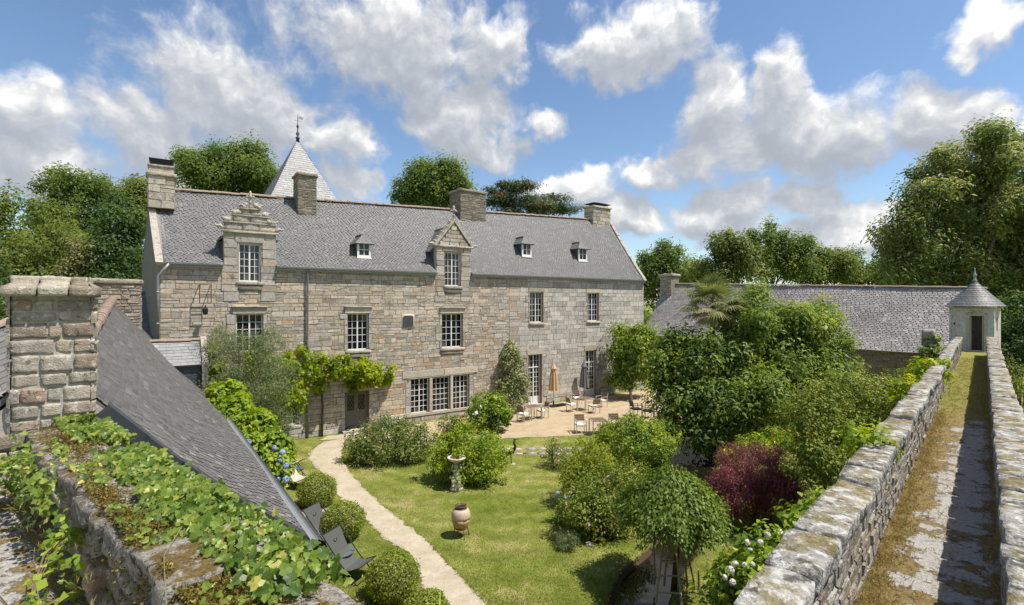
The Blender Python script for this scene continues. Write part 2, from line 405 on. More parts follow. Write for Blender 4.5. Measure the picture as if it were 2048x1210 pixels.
def gravel_mat(name, stops, scale=60):
    m, t, b, o = material(name); p = pos(t)
    f = t.math('ADD', t.math('MULTIPLY', t.noise(p, 1.2, 5, .65), .5), t.math('MULTIPLY', t.vor(p, scale, 'F1', 'Color'), .0)) if 0 else t.noise(p, 1.4, 6, .7)
    c = t.ramp(f, stops)
    sp = t.mix(t.noise(p, scale, 3, .7), .62, 1.35, 'FLOAT')
    sp = t.math('MULTIPLY', sp, t.mix(t.noise(t.vmath('ADD', p, (4, 4, 4)), 7, 6, .75), .72, 1.28, 'FLOAT'))
    c2 = t.vmath('SCALE', c); t.put(c2.node.inputs['Scale'], sp)
    leafm = t.step(t.noise(t.vmath('ADD', p, (9, 2, 1)), 17, 3, .6), .66, .72)
    c3 = t.mix(t.math('MULTIPLY', leafm, .75), c2, (.20, .15, .08, 1))
    t.put(b.inputs['Base Color'], c3); b.inputs['Roughness'].default_value = 1; b.inputs['Specular IOR Level'].default_value = .1
    bump(t, b, t.noise(p, scale, 4, .7), .6, .02)
    return m
M_path = gravel_mat('sand_gravel', [(.3, (.345, .29, .205)), (.5, (.43, .37, .27)), (.7, (.50, .435, .325))])
M_terr = gravel_mat('terrace_gravel', [(.3, (.33, .255, .16)), (.5, (.41, .325, .21)), (.7, (.47, .385, .26))])
def walk_mat():
    m, t, b, o = material('mossy_concrete'); p = pos(t)
    c = t.ramp(t.noise(p, 30, 6, .75), [(.3, (.20, .19, .175)), (.5, (.34, .325, .30)), (.72, (.48, .465, .43))])
    sp = t.new('ShaderNodeSeparateXYZ'); t.put(sp.inputs[0], p)
    far = t.step(sp.outputs[1], 9.5, 13.0)                        # the far end has grown over completely
    edge = t.new('ShaderNodeAttribute'); edge.attribute_name = 'edge'
    mm = t.math('ADD', t.mix(t.noise(p, 2.3, 8, .74), -.15, 1.15, 'FLOAT'), t.math('MULTIPLY', edge.outputs['Fac'], .22))
    mm = t.math('ADD', mm, t.math('MULTIPLY', far, .4))
    mask = t.step(mm, .525, .575)
    moss = t.ramp(t.noise(p, 14, 7, .75), [(.3, (.085, .06, .03)), (.44, (.19, .135, .06)), (.56, (.29, .215, .10)), (.70, (.20, .19, .055))])
    green = t.ramp(t.noise(p, 6, 6, .7), [(.38, (.26, .21, .085)), (.5, (.20, .215, .05)), (.65, (.29, .275, .09))])
    t.put(b.inputs['Base Color'], t.mix(mask, c, t.mix(far, moss, green)))
    b.inputs['Roughness'].default_value = 1; b.inputs['Specular IOR Level'].default_value = .1
    bump(t, b, t.math('ADD', t.math('MULTIPLY', t.noise(p, 40, 6, .7), .5), t.math('MULTIPLY', mask, t.noise(p, 26, 6, .75))), .9, .03)
    return m
M_walk = walk_mat()
M_water, _t, _b, _o = material('dark_water')
_b.inputs['Base Color'].default_value = (.010, .009, .006, 1); _b.inputs['Roughness'].default_value = .04; _b.inputs['IOR'].default_value = 1.33
bump(_t, _b, _t.noise(pos(_t), 3.0, 3), .08, .02)
# foliage
L_oak = leaf_mat('leaf_wood_green', [(0, (.068, .115, .025)), (.5, (.128, .195, .042)), (1, (.235, .295, .072))], .5)
L_oak2 = leaf_mat('leaf_yellow_oak', [(0, (.082, .125, .025)), (.5, (.155, .208, .045)), (1, (.27, .30, .085))], .5)
L_dark = leaf_mat('leaf_deep_green', [(0, (.040, .082, .025)), (.5, (.074, .135, .036)), (1, (.135, .20, .052))], .4)
L_chest = leaf_mat('leaf_chestnut', [(0, (.070, .115, .028)), (.5, (.130, .188, .046)), (.78, (.225, .27, .080)), (1, (.44, .42, .19))], .5)
L_magn = leaf_mat('leaf_magnolia', [(0, (.068, .125, .021)), (.5, (.135, .212, .033)), (.85, (.23, .305, .05)), (1, (.33, .36, .08))], .45, .5, .3)
L_cam = leaf_mat('leaf_camellia', [(0, (0.066, 0.122, 0.013)), (.5, (0.151, 0.243, 0.022)), (1, (0.377, 0.439, 0.049))], .3, .5, .3)
L_lime = leaf_mat('leaf_lime', [(0, (0.102, 0.180, 0.014)), (.5, (0.204, 0.300, 0.024)), (1, (0.396, 0.456, 0.043))], .4)
L_gold = leaf_mat('leaf_gold', [(0, (.12, .165, .015)), (.5, (.24, .29, .028)), (1, (.42, .43, .06))], .4)
L_vine = leaf_mat('leaf_vine', [(0, (0.120, 0.186, 0.014)), (.5, (0.240, 0.324, 0.022)), (1, (0.432, 0.480, 0.043))], .45)
L_olive = leaf_mat('leaf_olive', [(0, (.090, .125, .045)), (.5, (.165, .21, .085)), (1, (.30, .335, .17))], .3)
L_box = leaf_mat('leaf_box', [(0, (.12, .175, .022)), (.5, (.235, .295, .042)), (1, (.42, .44, .09))], .35)
L_rose = leaf_mat('leaf_rose', [(0, (0.072, 0.116, 0.023)), (.5, (0.152, 0.203, 0.043)), (1, (0.319, 0.319, 0.109))], .3)
L_varg = leaf_mat('leaf_variegated', [(0, (0.120, 0.162, 0.048)), (.5, (0.240, 0.264, 0.102)), (1, (0.576, 0.552, 0.336))], .3)
L_maple = leaf_mat('leaf_purple_maple', [(0, (.125, .044, .046)), (.5, (.235, .080, .082)), (1, (.40, .16, .14))], .4)
L_hyd = leaf_mat('leaf_hydrangea', [(0, (0.094, 0.170, 0.019)), (.5, (0.198, 0.300, 0.030)), (1, (0.415, 0.487, 0.062))], .35)
L_weep = leaf_mat('leaf_weeping', [(0, (0.075, 0.133, 0.019)), (.5, (0.151, 0.227, 0.033)), (1, (0.302, 0.357, 0.067))], .3, .5, .3)
L_shrub = leaf_mat('leaf_shrub', [(0, (0.087, 0.133, 0.019)), (.5, (0.173, 0.231, 0.033)), (1, (0.339, 0.357, 0.068))], .3)
L_ivy = leaf_mat('leaf_ivy', [(0, (0.063, 0.119, 0.017)), (.45, (0.164, 0.243, 0.031)), (.85, (0.306, 0.356, 0.060)), (1, (0.465, 0.413, 0.096))], .35, .4, .45)
L_palm = leaf_mat('leaf_palm', [(0, (.085, .13, .03)), (.6, (.175, .215, .065)), (1, (.34, .32, .13))], .3)
L_dry = leaf_mat('leaf_dry_grass', [(0, (0.163, 0.106, 0.044)), (.5, (0.325, 0.237, 0.100)), (.8, (0.275, 0.275, 0.062)), (1, (0.150, 0.213, 0.037))], .3)
L_moss = leaf_mat('moss_tuft', [(0, (.085, .062, .018)), (.5, (.185, .142, .032)), (1, (.31, .255, .065))], .2)
L_grass = leaf_mat('leaf_grass', [(0, (0.094, 0.131, 0.018)), (.5, (0.169, 0.206, 0.033)), (.85, (0.250, 0.256, 0.056)), (1, (0.425, 0.362, 0.150))], .35)
L_cedar = leaf_mat('leaf_cedar', [(0, (0.032, 0.061, 0.020)), (.6, (0.072, 0.113, 0.035)), (.85, (0.145, 0.152, 0.052)), (1, (0.319, 0.152, 0.065))], .2)
L_catk = leaf_mat('leaf_pale_catkin', [(0, (.13, .155, .04)), (.5, (.25, .25, .085)), (1, (.42, .38, .18))], .4)
L_fern = leaf_mat('leaf_fern', [(0, (0.123, 0.189, 0.020)), (1, (0.377, 0.435, 0.058))], .4)
M_fwhite = simple('petal_white', (.68, .68, .60), .8, var=.3, scale=6)
M_fblue = simple('petal_blue', (.27, .34, .58), .8, var=.25, scale=30)
M_fpink = simple('petal_pink', (.66, .40, .42), .8, var=.2, scale=30)
M_fred = simple('petal_red', (.45, .05, .06), .8, var=.2, scale=30)
M_fyel = simple('petal_yellow', (.75, .48, .05), .8, var=.2, scale=30)
# ------------------------------------------------------------------ masonry, slating, glazing, foliage generators
class Frame:
    """a vertical plane: s along it, z up, d out towards the viewer"""
    def __init__(s, O, u, n): s.O = Vector(O); s.u = Vector(u).normalized(); s.n = Vector(n).normalized()
    def P(s, a, d, z): return s.O + s.u * a + s.n * d + UP * z
def subtract(r, holes, tiny=.05):
    out = [r]
    for (h0, h1, g0, g1) in holes:
        nxt = []
        for (s0, s1, z0, z1) in out:
            if s1 <= h0 or s0 >= h1 or z1 <= g0 or z0 >= g1: nxt.append((s0, s1, z0, z1)); continue
            if z0 < g0: nxt.append((s0, s1, z0, g0))
            if z1 > g1: nxt.append((s0, s1, g1, z1))
            zz0, zz1 = max(z0, g0), min(z1, g1)
            if s0 < h0: nxt.append((s0, h0, zz0, zz1))
            if s1 > h1: nxt.append((h1, s1, zz0, zz1))
        out = [q for q in nxt if q[1] - q[0] > tiny and q[3] - q[2] > tiny]
    return out
def courses(s0, s1, z0, z1, hr, wr, rng, holes=(), split=.12):
    R = []; z = z0
    while z < z1 - .02:
        h = rng.uniform(*hr); h = h if z1 - z - h > hr[0] * .6 else z1 - z
        s = s0
        while s < s1 - .02:
            w = rng.uniform(*wr) * (1 if rng.random() > .15 else 1.5); w = w if s1 - s - w > wr[0] * .5 else s1 - s
            if rng.random() < split and h > .2:
                k = rng.uniform(.38, .62) * h
                R += [(s, s + w, z, z + k), (s, s + w, z + k, z + h)]
            else: R.append((s, s + w, z, z + h))
            s += w
        z += h
    out = []
    for r in R: out += subtract(r, holes)
    return out
def lay(rects, F, parent, mat, rng, gap=.008, proud=(.012, .035), bevel=.016, jit=.006, keep=300, tint=None, name='stone', rest='small_stones', warp=None, back=-.02):
    """each rectangle becomes a bevelled block; the ones that show largest are objects of their own"""
    items = []
    for r in rects:
        s0, s1, z0, z1 = r[:4]; g = gap * rng.uniform(.6, 1.5)
        s0 += g; s1 -= g; z0 += g; z1 -= g
        if s1 - s0 < .02 or z1 - z0 < .02: continue
        pr = rng.uniform(*proud) if len(r) < 5 or r[4] is None else r[4]
        b = min(bevel, (s1 - s0) * .3, (z1 - z0) * .3); j = lambda: rng.uniform(-jit, jit)
        q = [(s0, z0), (s1, z0), (s1, z1), (s0, z1)]; sg = [(1, 1), (-1, 1), (-1, -1), (1, -1)]
        bk = [(a + j(), c + j()) for a, c in q]
        V = [(a, back, c) for a, c in bk] + [(a + sx * b + j(), pr + j() * .8, c + sz * b + j()) for (a, c), (sx, sz) in zip(bk, sg)]
        V = [F.P(a, d, c) if warp is None else warp(a, d, c) for a, d, c in V]
        tt = tint(s0, z0, rng) if tint else rng.random()
        cen = sum(V, Vector()) / 8
        items.append(((s1 - s0) * (z1 - z0) / max(1, cen.y ** 2 + cen.x ** 2), V, tt, rng.random(), cen))
    items.sort(key=lambda k: -k[0])
    FF = [[4, 5, 6, 7], [0, 1, 5, 4], [1, 2, 6, 5], [2, 3, 7, 6], [3, 0, 4, 7]]
    G = Geo()
    for i, (_, V, tt, t2, cen) in enumerate(items):
        if i < keep:
            me = new_mesh(name, [v - cen for v in V], FF, [tt] * 5, [t2] * 5); link(name, me, mat, parent, cen)
        else: G.add(V, FF, tt, t2)
    if G.V: tag(G.build(rest, mat, parent), kind='stuff')
def cube_shell(n):
    idx = {}; V = []; F = []
    def vid(p):
        k = tuple(round(c * n) for c in p)
        if k not in idx: idx[k] = len(V); V.append(Vector(p))
        return idx[k]
    for ax in range(3):
        for sd in (0, 1):
            for i in range(n):
                for j in range(n):
                    q = []
                    for (a, b) in ((0, 0), (1, 0), (1, 1), (0, 1)):
                        p = [0, 0, 0]; p[ax] = sd; p[(ax + 1) % 3] = (i + a) / n; p[(ax + 2) % 3] = (j + b) / n
                        q.append(vid(p))
                    F.append(q if sd else q[::-1])
    return V, F
SHELL = {k: cube_shell(k) for k in (2, 3, 4, 5, 6)}
def rough_block(O, u, v, w, A, B, Cc, seed, n=4, rnd=.12, amp=.02, freq=4., mat=None, name='stone', parent=None, tint=None, t2=None, top=None):
    """a hand-dressed block: rounded box with a knocked-about surface"""
    O, u, v, w = Vector(O), Vector(u), Vector(v), Vector(w); rng = random.Random(seed)
    SV, SF = SHELL[n]; sz = Vector((A[1] - A[0], B[1] - B[0], Cc[1] - Cc[0])); r = min(rnd, min(sz) * .45)
    off = Vector((rng.random() * 90, rng.random() * 90, rng.random() * 90)); V = []
    for p in SV:
        q = Vector((p.x * sz.x, p.y * sz.y, p.z * sz.z))
        core = Vector([min(max(q[i], r), sz[i] - r) for i in range(3)]); d = q - core
        if d.length > 1e-6: q = core + d.normalized() * r
        k = mnoise.noise_vector((q + off) * freq) * amp + mnoise.noise_vector((q + off) * freq * .35) * amp * 1.2
        q = q + k
        V.append(O + u * (A[0] + q.x) + v * (B[0] + q.y) + w * (Cc[0] + q.z))
    cen = sum(V, Vector()) / len(V)
    me = new_mesh(name, [x - cen for x in V], SF, [rng.random() if tint is None else tint] * len(SF), [rng.random() if t2 is None else t2] * len(SF), True)
    return link(name, me, mat, parent, cen)
def patch(c00, c10, c11, c01, sag=0.):
    c00, c10, c11, c01 = map(Vector, (c00, c10, c11, c01))
    def P(a, b):
        p = c00 * (1 - a) * (1 - b) + c10 * a * (1 - b) + c11 * a * b + c01 * (1 - a) * b
        if sag: p = p - UP * sag * math.sin(math.pi * b) * (1 - .3 * b)
        return p
    return P
def slates(P, w, h, mat, parent, seed, keep=0, lift=.022, skip=None, name='slate', rest='slates', deck=True, deckmat=None, na=24, nb=10, jit=.3, under=.03):
    rng = random.Random(seed); H = (P(.5, 1) - P(.5, 0)).length; n = max(2, round(H / h))
    items = []
    for r in range(n):
        b0 = r / n; b1 = min(1, (r + 1.45) / n)
        L = (P(1, b0) - P(0, b0)).length; m = max(1, round(L / w)); a = -rng.random() / m if r % 2 else -.5 * rng.random() / m
        while a < 1:
            da = rng.uniform(.75, 1.25) / m; a0, a1 = max(a, 0) + .0012, min(a + da, 1) - .0012; a += da
            if a1 - a0 < .2 / m: continue
            am = (a0 + a1) / 2
            pc = P(am, (b0 + b1) / 2)
            if skip and skip(pc, am, b0): continue
            e = rng.uniform(-jit, jit) * .10 / n
            bl, br, tr, tl = P(a0, max(0, b0 + e)), P(a1, max(0, b0 + e + rng.uniform(-.02, .02) / n)), P(a1, b1), P(a0, b1)
            N = (br - bl).cross(tl - bl)
            if N.length < 1e-9: continue
            N.normalize(); k = lift * rng.uniform(.85, 1.2)
            V = [bl - N * .004, br - N * .004, bl + N * k, br + N * k * rng.uniform(.93, 1.07), tr + N * .004, tl + N * .004]
            tt = min(1, max(0, rng.gauss(.5, .22))) if rng.random() > .015 else 1.
            items.append(((bl - br).length / max(1, pc.x ** 2 + pc.y ** 2), V, tt, pc))
    FF = [[2, 3, 4, 5], [0, 1, 3, 2]]
    if keep: items.sort(key=lambda q: -q[0])
    G = Geo()
    for i, (_, V, tt, cen) in enumerate(items):
        if i < keep: link(name, new_mesh(name, [v - cen for v in V], FF, [tt] * 2, [.5] * 2), mat, parent, cen)
        else: G.add(V, FF, tt)
    if G.V: tag(G.build(rest, mat, parent), kind='stuff')
def deck(P, mat, parent, name='roof', na=20, nb=8, thick=.06, cuts=None):
    """the boarded surface under the slates, a closed slab"""
    G = Geo(); N = (P(1, 0) - P(0, 0)).cross(P(0, 1) - P(0, 0)).normalized()
    for (a0, a1, b0) in (cuts or [(0, 1, 0)]):
        V = []; F = []; na_ = max(1, round(na * (a1 - a0)))
        for k in (0, 1):
            for i in range(na_ + 1):
                for j in range(nb + 1): V.append(P(a0 + (a1 - a0) * i / na_, b0 + (1 - b0) * j / nb) - N * (.012 + thick * k))
        M = (na_ + 1) * (nb + 1); id = lambda i, j, k=0: k * M + i * (nb + 1) + j
        for i in range(na_):
            for j in range(nb):
                F.append([id(i, j), id(i + 1, j), id(i + 1, j + 1), id(i, j + 1)]); F.append([id(i, j + 1, 1), id(i + 1, j + 1, 1), id(i + 1, j, 1), id(i, j, 1)])
            F.append([id(i, 0, 1), id(i + 1, 0, 1), id(i + 1, 0), id(i, 0)]); F.append([id(i, nb), id(i + 1, nb), id(i + 1, nb, 1), id(i, nb, 1)])
        for j in range(nb):
            F.append([id(0, j), id(0, j + 1), id(0, j + 1, 1), id(0, j, 1)]); F.append([id(na_, j, 1), id(na_, j + 1, 1), id(na_, j + 1), id(na_, j)])
        G.add(V, F, .4)
    return G.build(name, mat, parent)
def ridge_tiles(pts, r, ln, mat, parent, seed, keep=300):
    """half-round tiles, each overlapping the next"""
    rng = random.Random(seed); pts = [Vector(p) for p in pts]
    for A, B in zip(pts, pts[1:]):
        d = (B - A); n = max(1, round(d.length / ln)); d = d / n; dn = d.normalized(); sd = dn.cross(UP).normalized(); q = sd.cross(dn)
        for i in range(n):
            a = A + d * i; rr = r * rng.uniform(.92, 1.1); V = []; z = rng.uniform(-.015, .015)
            for e, k in ((-.04, 1.), (1.06, .86)):
                for th in range(7):
                    an = math.pi * th / 6; V.append(a + d * e + (sd * math.cos(an) + q * (math.sin(an) * .9 - .25)) * rr * k + UP * z)
            F = [[j, j + 1, j + 8, j + 7] for j in range(6)] + [list(range(6, -1, -1)), list(range(7, 14))]
            cen = a + d * .5
            link('ridge_tile', new_mesh('ridge_tile', [v - cen for v in V], F, [rng.random()] * 8, [.5] * 8), mat, parent, cen)
def wall_holes(F, s0, s1, z0, z1, holes, depth, mat, parent, name):
    """a wall sheet with openings, reveals and thickness"""
    G = Geo(); S = sorted({s0, s1, *[h[0] for h in holes], *[h[1] for h in holes]}); Z = sorted({z0, z1, *[h[2] for h in holes], *[h[3] for h in holes]})
    S = [s for s in S if s0 <= s <= s1]; Z = [z for z in Z if z0 <= z <= z1]
    for a, b in zip(S, S[1:]):
        for c, d in zip(Z, Z[1:]):
            m, k = (a + b) / 2, (c + d) / 2
            if any(h[0] < m < h[1] and h[2] < k < h[3] for h in holes): continue
            G.quad(F.P(a, 0, c), F.P(b, 0, c), F.P(b, 0, d), F.P(a, 0, d))
    for (a, b, c, d) in holes:
        D = -depth
        for (p, q) in (((a, c), (b, c)), ((b, c), (b, d)), ((b, d), (a, d)), ((a, d), (a, c))):
            if p[1] == q[1] and p[1] >= z1 - 1e-6: continue        # open at the top: the wall goes on as a dormer
            G.quad(F.P(p[0], 0, p[1]), F.P(q[0], 0, q[1]), F.P(q[0], D, q[1]), F.P(p[0], D, p[1]))
    return G.build(name, mat, parent)
def window(F, s0, s1, z0, z1, cols, rows, parent, d=-.16, fr=.048, bar=.021, leaves=2, panel=0., transom=None, sill=True, mat=None, label=None):
    """white casement: outer frame, meeting stile, glazing bars, one object for each pane"""
    mat = mat or M_white; G = Geo(); B = lambda g, a, b, c, e, d0, d1: g.obox(F.P(0, 0, 0), F.u, F.n, UP, (a, b), (d0, d1), (c, e))
    B(G, s0, s0 + fr, z0, z1, d - .05, d + .03); B(G, s1 - fr, s1, z0, z1, d - .05, d + .03)
    B(G, s0 + fr, s1 - fr, z1 - fr, z1, d - .05, d + .028); B(G, s0 + fr, s1 - fr, z0, z0 + fr * 1.2, d - .05, d + .028)
    m = (s0 + s1) / 2
    if leaves == 2: B(G, m - fr * .62, m + fr * .62, z0 + fr * 1.2, z1 - fr, d - .045, d + .034)
    w = G.build('window', mat, parent)
    if label: w['label'] = label
    zones = [(z0 + fr * 1.2, z1 - fr, rows)]
    if panel: zones = [(z0 + fr * 1.2 + panel, z1 - fr, rows)]
    if transom:
        zt, rt = transom; zones = [(zones[0][0], zt - fr * .5, rows), (zt + fr * .5, z1 - fr, rt)]
    g2 = Geo()
    if panel: B(g2, s0 + fr + .001, s1 - fr - .001, z0 + fr * 1.2, z0 + fr * 1.2 + panel - .001, d - .03, d + .01)
    if transom: B(g2, s0 + fr, s1 - fr, zt - fr * .5, zt + fr * .5, d - .04, d + .04)
    spans = [(s0 + fr, m - fr * .62), (m + fr * .62, s1 - fr)] if leaves == 2 else [(s0 + fr, s1 - fr)]
    cpl = cols // len(spans); cache = {}; prng = random.Random(int(s0 * 331)); side = prng.random(); curtain = lambda a, i, n: (side < .35 and a == spans[0][0] and i == 0) or (side > .5 and a == spans[-1][0] and i == n - 1)
    for (za, zb, nr) in zones:
        for (a, b) in spans:
            for k in range(1, cpl):
                x = a + (b - a) * k / cpl; B(g2, x - bar / 2, x + bar / 2, za, zb, d - .02, d + .012)
            for k in range(1, nr):
                y = za + (zb - za) * k / nr; B(g2, a, b, y - bar / 2, y + bar / 2, d - .018, d + .015)
            pw, ph = (b - a) / cpl, (zb - za) / nr
            for i in range(cpl):
                for j in range(nr):
                    key = (round(pw, 3), round(ph, 3))
                    cur = prng.random() * (1.25 if curtain(a, i, cpl) else .52)
                    if key + (cur > .5,) not in cache:
                        q = Geo(); q.obox((0, 0, 0), F.u, F.n, UP, (-pw / 2, pw / 2), (-.004, 0), (-ph / 2, ph / 2)); me = new_mesh('pane', q.V, q.F); me.materials.append(M_glass2 if cur > .5 else M_glass); cache[key + (cur > .5,)] = me
                    link('pane', cache[key + (cur > .5,)], None, w, F.P(a + pw * (i + .5), d - .008, za + ph * (j + .5)))
    g2.build('glazing_bars', mat, w)
    if sill: rough_block(F.P(0, 0, 0), F.u, F.n, UP, (s0 - .12, s1 + .12), (-.16, .09), (z0 - .17, z0 - .003), int(s0 * 97), 3, .02, .012, 6, M_dress, 'sill', w)
    return w
# ------------------------------------------------------------------ foliage
def leaf_mesh(name, P, A, N, L, W, tint, fold=.18, droop=.1):
    """P base points, A leaf axes, N leaf normals (n,3); each leaf a folded lozenge"""
    n = len(P); B = np.cross(N, A); L = np.asarray(L).reshape(-1, 1); W = np.asarray(W).reshape(-1, 1)
    dn = np.zeros((n, 3)); dn[:, 2] = -1
    v0 = P; v1 = P + A * L * .45 + B * W * .5 + N * W * fold; v2 = P + A * L + dn * L * droop; v3 = P + A * L * .45 - B * W * .5 + N * W * fold
    V = np.stack([v0, v1, v2, v3], 1).reshape(-1, 3); F = np.arange(4 * n).reshape(-1, 4)
    return new_mesh(name, V, F, np.clip(tint, 0, 1))
def unit(a): return a / np.maximum(1e-9, np.linalg.norm(a, axis=1, keepdims=True))
def crown_cloud(blobs, n, seed, clumps, cr, inner=.5, zmin=.02, flat=1., lower=1.0):
    """positions gathered in clumps over the lobes of a crown; returns points, outward direction, clump id, clump centres"""
    r = np.random.default_rng(seed); c = np.array([list(b[0]) for b in blobs]); R = np.array([b[1] if hasattr(b[1], '__len__') else (b[1],) * 3 for b in blobs], dtype=float)
    wt = (R[:, 0] * R[:, 2] + R[:, 1] * R[:, 2] + R[:, 0] * R[:, 1]); wt = wt / wt.sum()
    bi = r.choice(len(blobs), clumps, p=wt); d = unit(r.normal(size=(clumps, 3)))
    d[:, 2] = np.where(d[:, 2] < -.2, d[:, 2] * lower, d[:, 2]); d = unit(d)
    rho = 1 - inner * r.random(clumps) ** 1.6; rho *= 1 + .10 * r.normal(size=clumps)
    cc = c[bi] + d * R[bi] * rho[:, None]
    ok = cc[:, 2] > zmin; cc, d = cc[ok], d[ok]
    ci = r.integers(0, len(cc), n); sc = cr * (.6 + .8 * r.random(len(cc)))
    off = unit(r.normal(size=(n, 3))) * (r.random((n, 1)) ** .45); off[:, 2] *= flat
    P = cc[ci] + off * sc[ci][:, None]
    P[:, 2] = np.maximum(P[:, 2], zmin)
    out = unit(d[ci] * .45 + unit(off) * 1.0)
    return P, out, ci, cc, r
def crown(name, blobs, n, L, W, mat, parent=None, seed=1, clumps=120, cr=.4, inner=.5, up=.65, droop=.15, rand=.5, hang=0., flat=1., lower=1., tipt=0., zmin=.02, local=False, keepc=False):
    P, out, ci, cc, r = crown_cloud(blobs, n, seed, clumps, cr, inner, zmin, flat, lower)
    m = len(P); nrm = unit(out * 1.15 + np.array([0, 0, up]) + r.normal(size=(m, 3)) * rand)
    ax = r.normal(size=(m, 3)) * .8 + out * .6; ax[:, 2] -= hang
    ax = unit(ax - nrm * (ax * nrm).sum(1, keepdims=True) * (1 - min(1, hang)))
    nrm = unit(nrm - ax * (nrm * ax).sum(1, keepdims=True))
    ct = r.normal(.47, .22, len(cc)); tint = ct[ci] + r.normal(0, .14, m)
    if tipt: tint = tint + tipt * (r.random(m) < .55) * (out[:, 2] > .2) * (r.random(len(cc)) < .6)[ci]
    cs = .72 + .56 * r.random(len(cc)); LL = L * (.6 + .8 * r.random(m)) * cs[ci]; WW = W * (.6 + .8 * r.random(m)) * cs[ci]
    org = np.array([P[:, 0].mean(), P[:, 1].mean(), P[:, 2].min()]) if not local else np.zeros(3)
    o = link(name, leaf_mesh(name, P - org, ax, nrm, LL, WW, tint, droop=droop), mat, parent, org, local)
    return (o, cc) if keepc else o
def trunk(base, top, r0, r1, cc, parent, seed, mat=None, nb=7, name='trunk', lean=.15, fork=.45):
    rng = random.Random(seed); base, top = Vector(base), Vector(top); G = Geo()
    k = [base.lerp(top, f) + Vector((rng.uniform(-1, 1), rng.uniform(-1, 1), 0)) * lean * r0 * 3 * (0 < f < 1) for f in (0, .12, .3, .5, .75, 1)]
    G.tube(k, [r0 * 1.35, r0, r0 * .92, r0 * .8, r0 * .6, r1], 8)
    if cc is not None and len(cc):
        for i in range(nb):
            e = Vector(cc[rng.randrange(len(cc))]); f = rng.uniform(fork, .95); s = base.lerp(top, f)
            if (e - s).length < .1: continue
            m = s.lerp(e, .5) + UP * (e - s).length * .12
            G.tube([s, m, e], [r0 * .42 * (1.3 - f), r0 * .26, r0 * .07], 5)
    return G.build(name, mat or M_bark, parent, smooth=True)
def rough(blobs, seed, k=4):
    rng = random.Random(seed); out = []
    for c, r in blobs:
        out.append((c, tuple(q * .86 for q in r)))
        for _ in range(k):
            a = rng.uniform(0, 6.28); e = rng.uniform(-.35, 1.3); d = Vector((math.cos(a) * math.cos(e), math.sin(a) * math.cos(e), math.sin(e))); f = rng.uniform(.22, .42)
            out.append((Vector(c) + Vector((d.x * r[0], d.y * r[1], d.z * r[2])) * rng.uniform(.82, 1.05), tuple(q * f for q in r)))
    return out
def tree(name, label, cat, base, blobs, n, L, W, mat, seed, clumps, cr, r0=.2, group=None, bark=None, nb=8, topf=.75, **kw):
    base = Vector(base); t = thing(name, label, cat, base, group)
    o, cc = crown('crown', rough(blobs, seed), n, L, W, mat, t, seed, clumps, cr, keepc=True, **kw)
    zc = sum(b[0][2] for b in blobs) / len(blobs); xc = sum(b[0][0] for b in blobs) / len(blobs); yc = sum(b[0][1] for b in blobs) / len(blobs)
    trunk(base - UP * .1, (xc * .6 + base.x * .4, yc * .6 + base.y * .4, base.z + (zc - base.z) * topf + .3), r0, r0 * .3, cc, t, seed, bark, nb)
    return t
def bush(name, label, base, blobs, n, L, W, mat, seed, clumps, cr, stems=6, cat='bush', group=None, **kw):
    base = Vector(base); t = thing(name, label, cat, base, group)
    o, cc = crown('foliage', blobs, n, L, W, mat, t, seed, clumps, cr, keepc=True, **kw)
    rng = random.Random(seed); G = Geo()
    for i in range(stems):
        e = Vector(cc[rng.randrange(len(cc))]); s = base + Vector((rng.uniform(-.15, .15), rng.uniform(-.15, .15), -.05))
        G.tube([s, s.lerp(e, .5) + UP * .1, e], [.025, .016, .006], 5)
    G.build('stems', M_bark, t)
    t['_cc'] = 0; del t['_cc']
    return t, cc
def blob(x, y, Y, rx, ry=None, dy=0., rd=None):
    """a lobe of foliage standing at distance Y: radii given as it appears, made round in depth"""
    k = Y / 1000; ry = ry or rx; p = at(x, y, Y); p.y += dy
    return (p, (rx * k, (rd or (rx + ry) / 2) * k, ry * k))
def flower_heads(parent, pts, r, mat, seed, name='flower_head'):
    """mop heads: a ball of small petals, one shared mesh"""
    rg = np.random.default_rng(seed); n = 95; d = unit(rg.normal(size=(n, 3)))
    ax = unit(np.cross(d, rg.normal(size=(n, 3))))
    me = leaf_mesh(name, d * .8 - ax * .18, ax, d, np.full(n, .5), np.full(n, .5), rg.random(n), fold=.05, droop=0.); me.materials.append(mat)
    for i, p in enumerate(pts):
        o = link(name, me, None, parent, p); s = r * float(rg.uniform(.75, 1.2)); o.scale = (s, s, s * .8); o.rotation_euler = (rg.random() * 3, rg.random() * 3, rg.random() * 6)
def blossoms(parent, pts, size, mat, seed, name='blossoms', k=6):
    rg = np.random.default_rng(seed); pts = np.asarray([list(p) for p in pts]); P = np.repeat(pts, k, 0); m = len(P)
    d = unit(rg.normal(size=(m, 3)) + np.array([0, -.4, .7])); ax = unit(np.cross(d, rg.normal(size=(m, 3)))); P = P + ax * -.1 * size
    org = P.mean(0)
    return link(name, leaf_mesh(name, P - org, ax, d, size * (.6 + .6 * rg.random(m)), size * (.6 + .5 * rg.random(m)), rg.random(m)), mat, parent, org)
def outer(cc, n, seed, view=True):
    """n clump centres, preferring those that face the rampart and the sky"""
    rg = random.Random(seed); m = cc.mean(0); q = sorted(range(len(cc)), key=lambda i: -((cc[i][2] - m[2]) * .8 - (cc[i][1] - m[1]) + rg.uniform(-.3, .3)))
    q = q[:max(n, len(q) // 2)]; rg.shuffle(q)
    return [Vector(cc[i]) + Vector((0, -.08, .1)) for i in q[:n]]
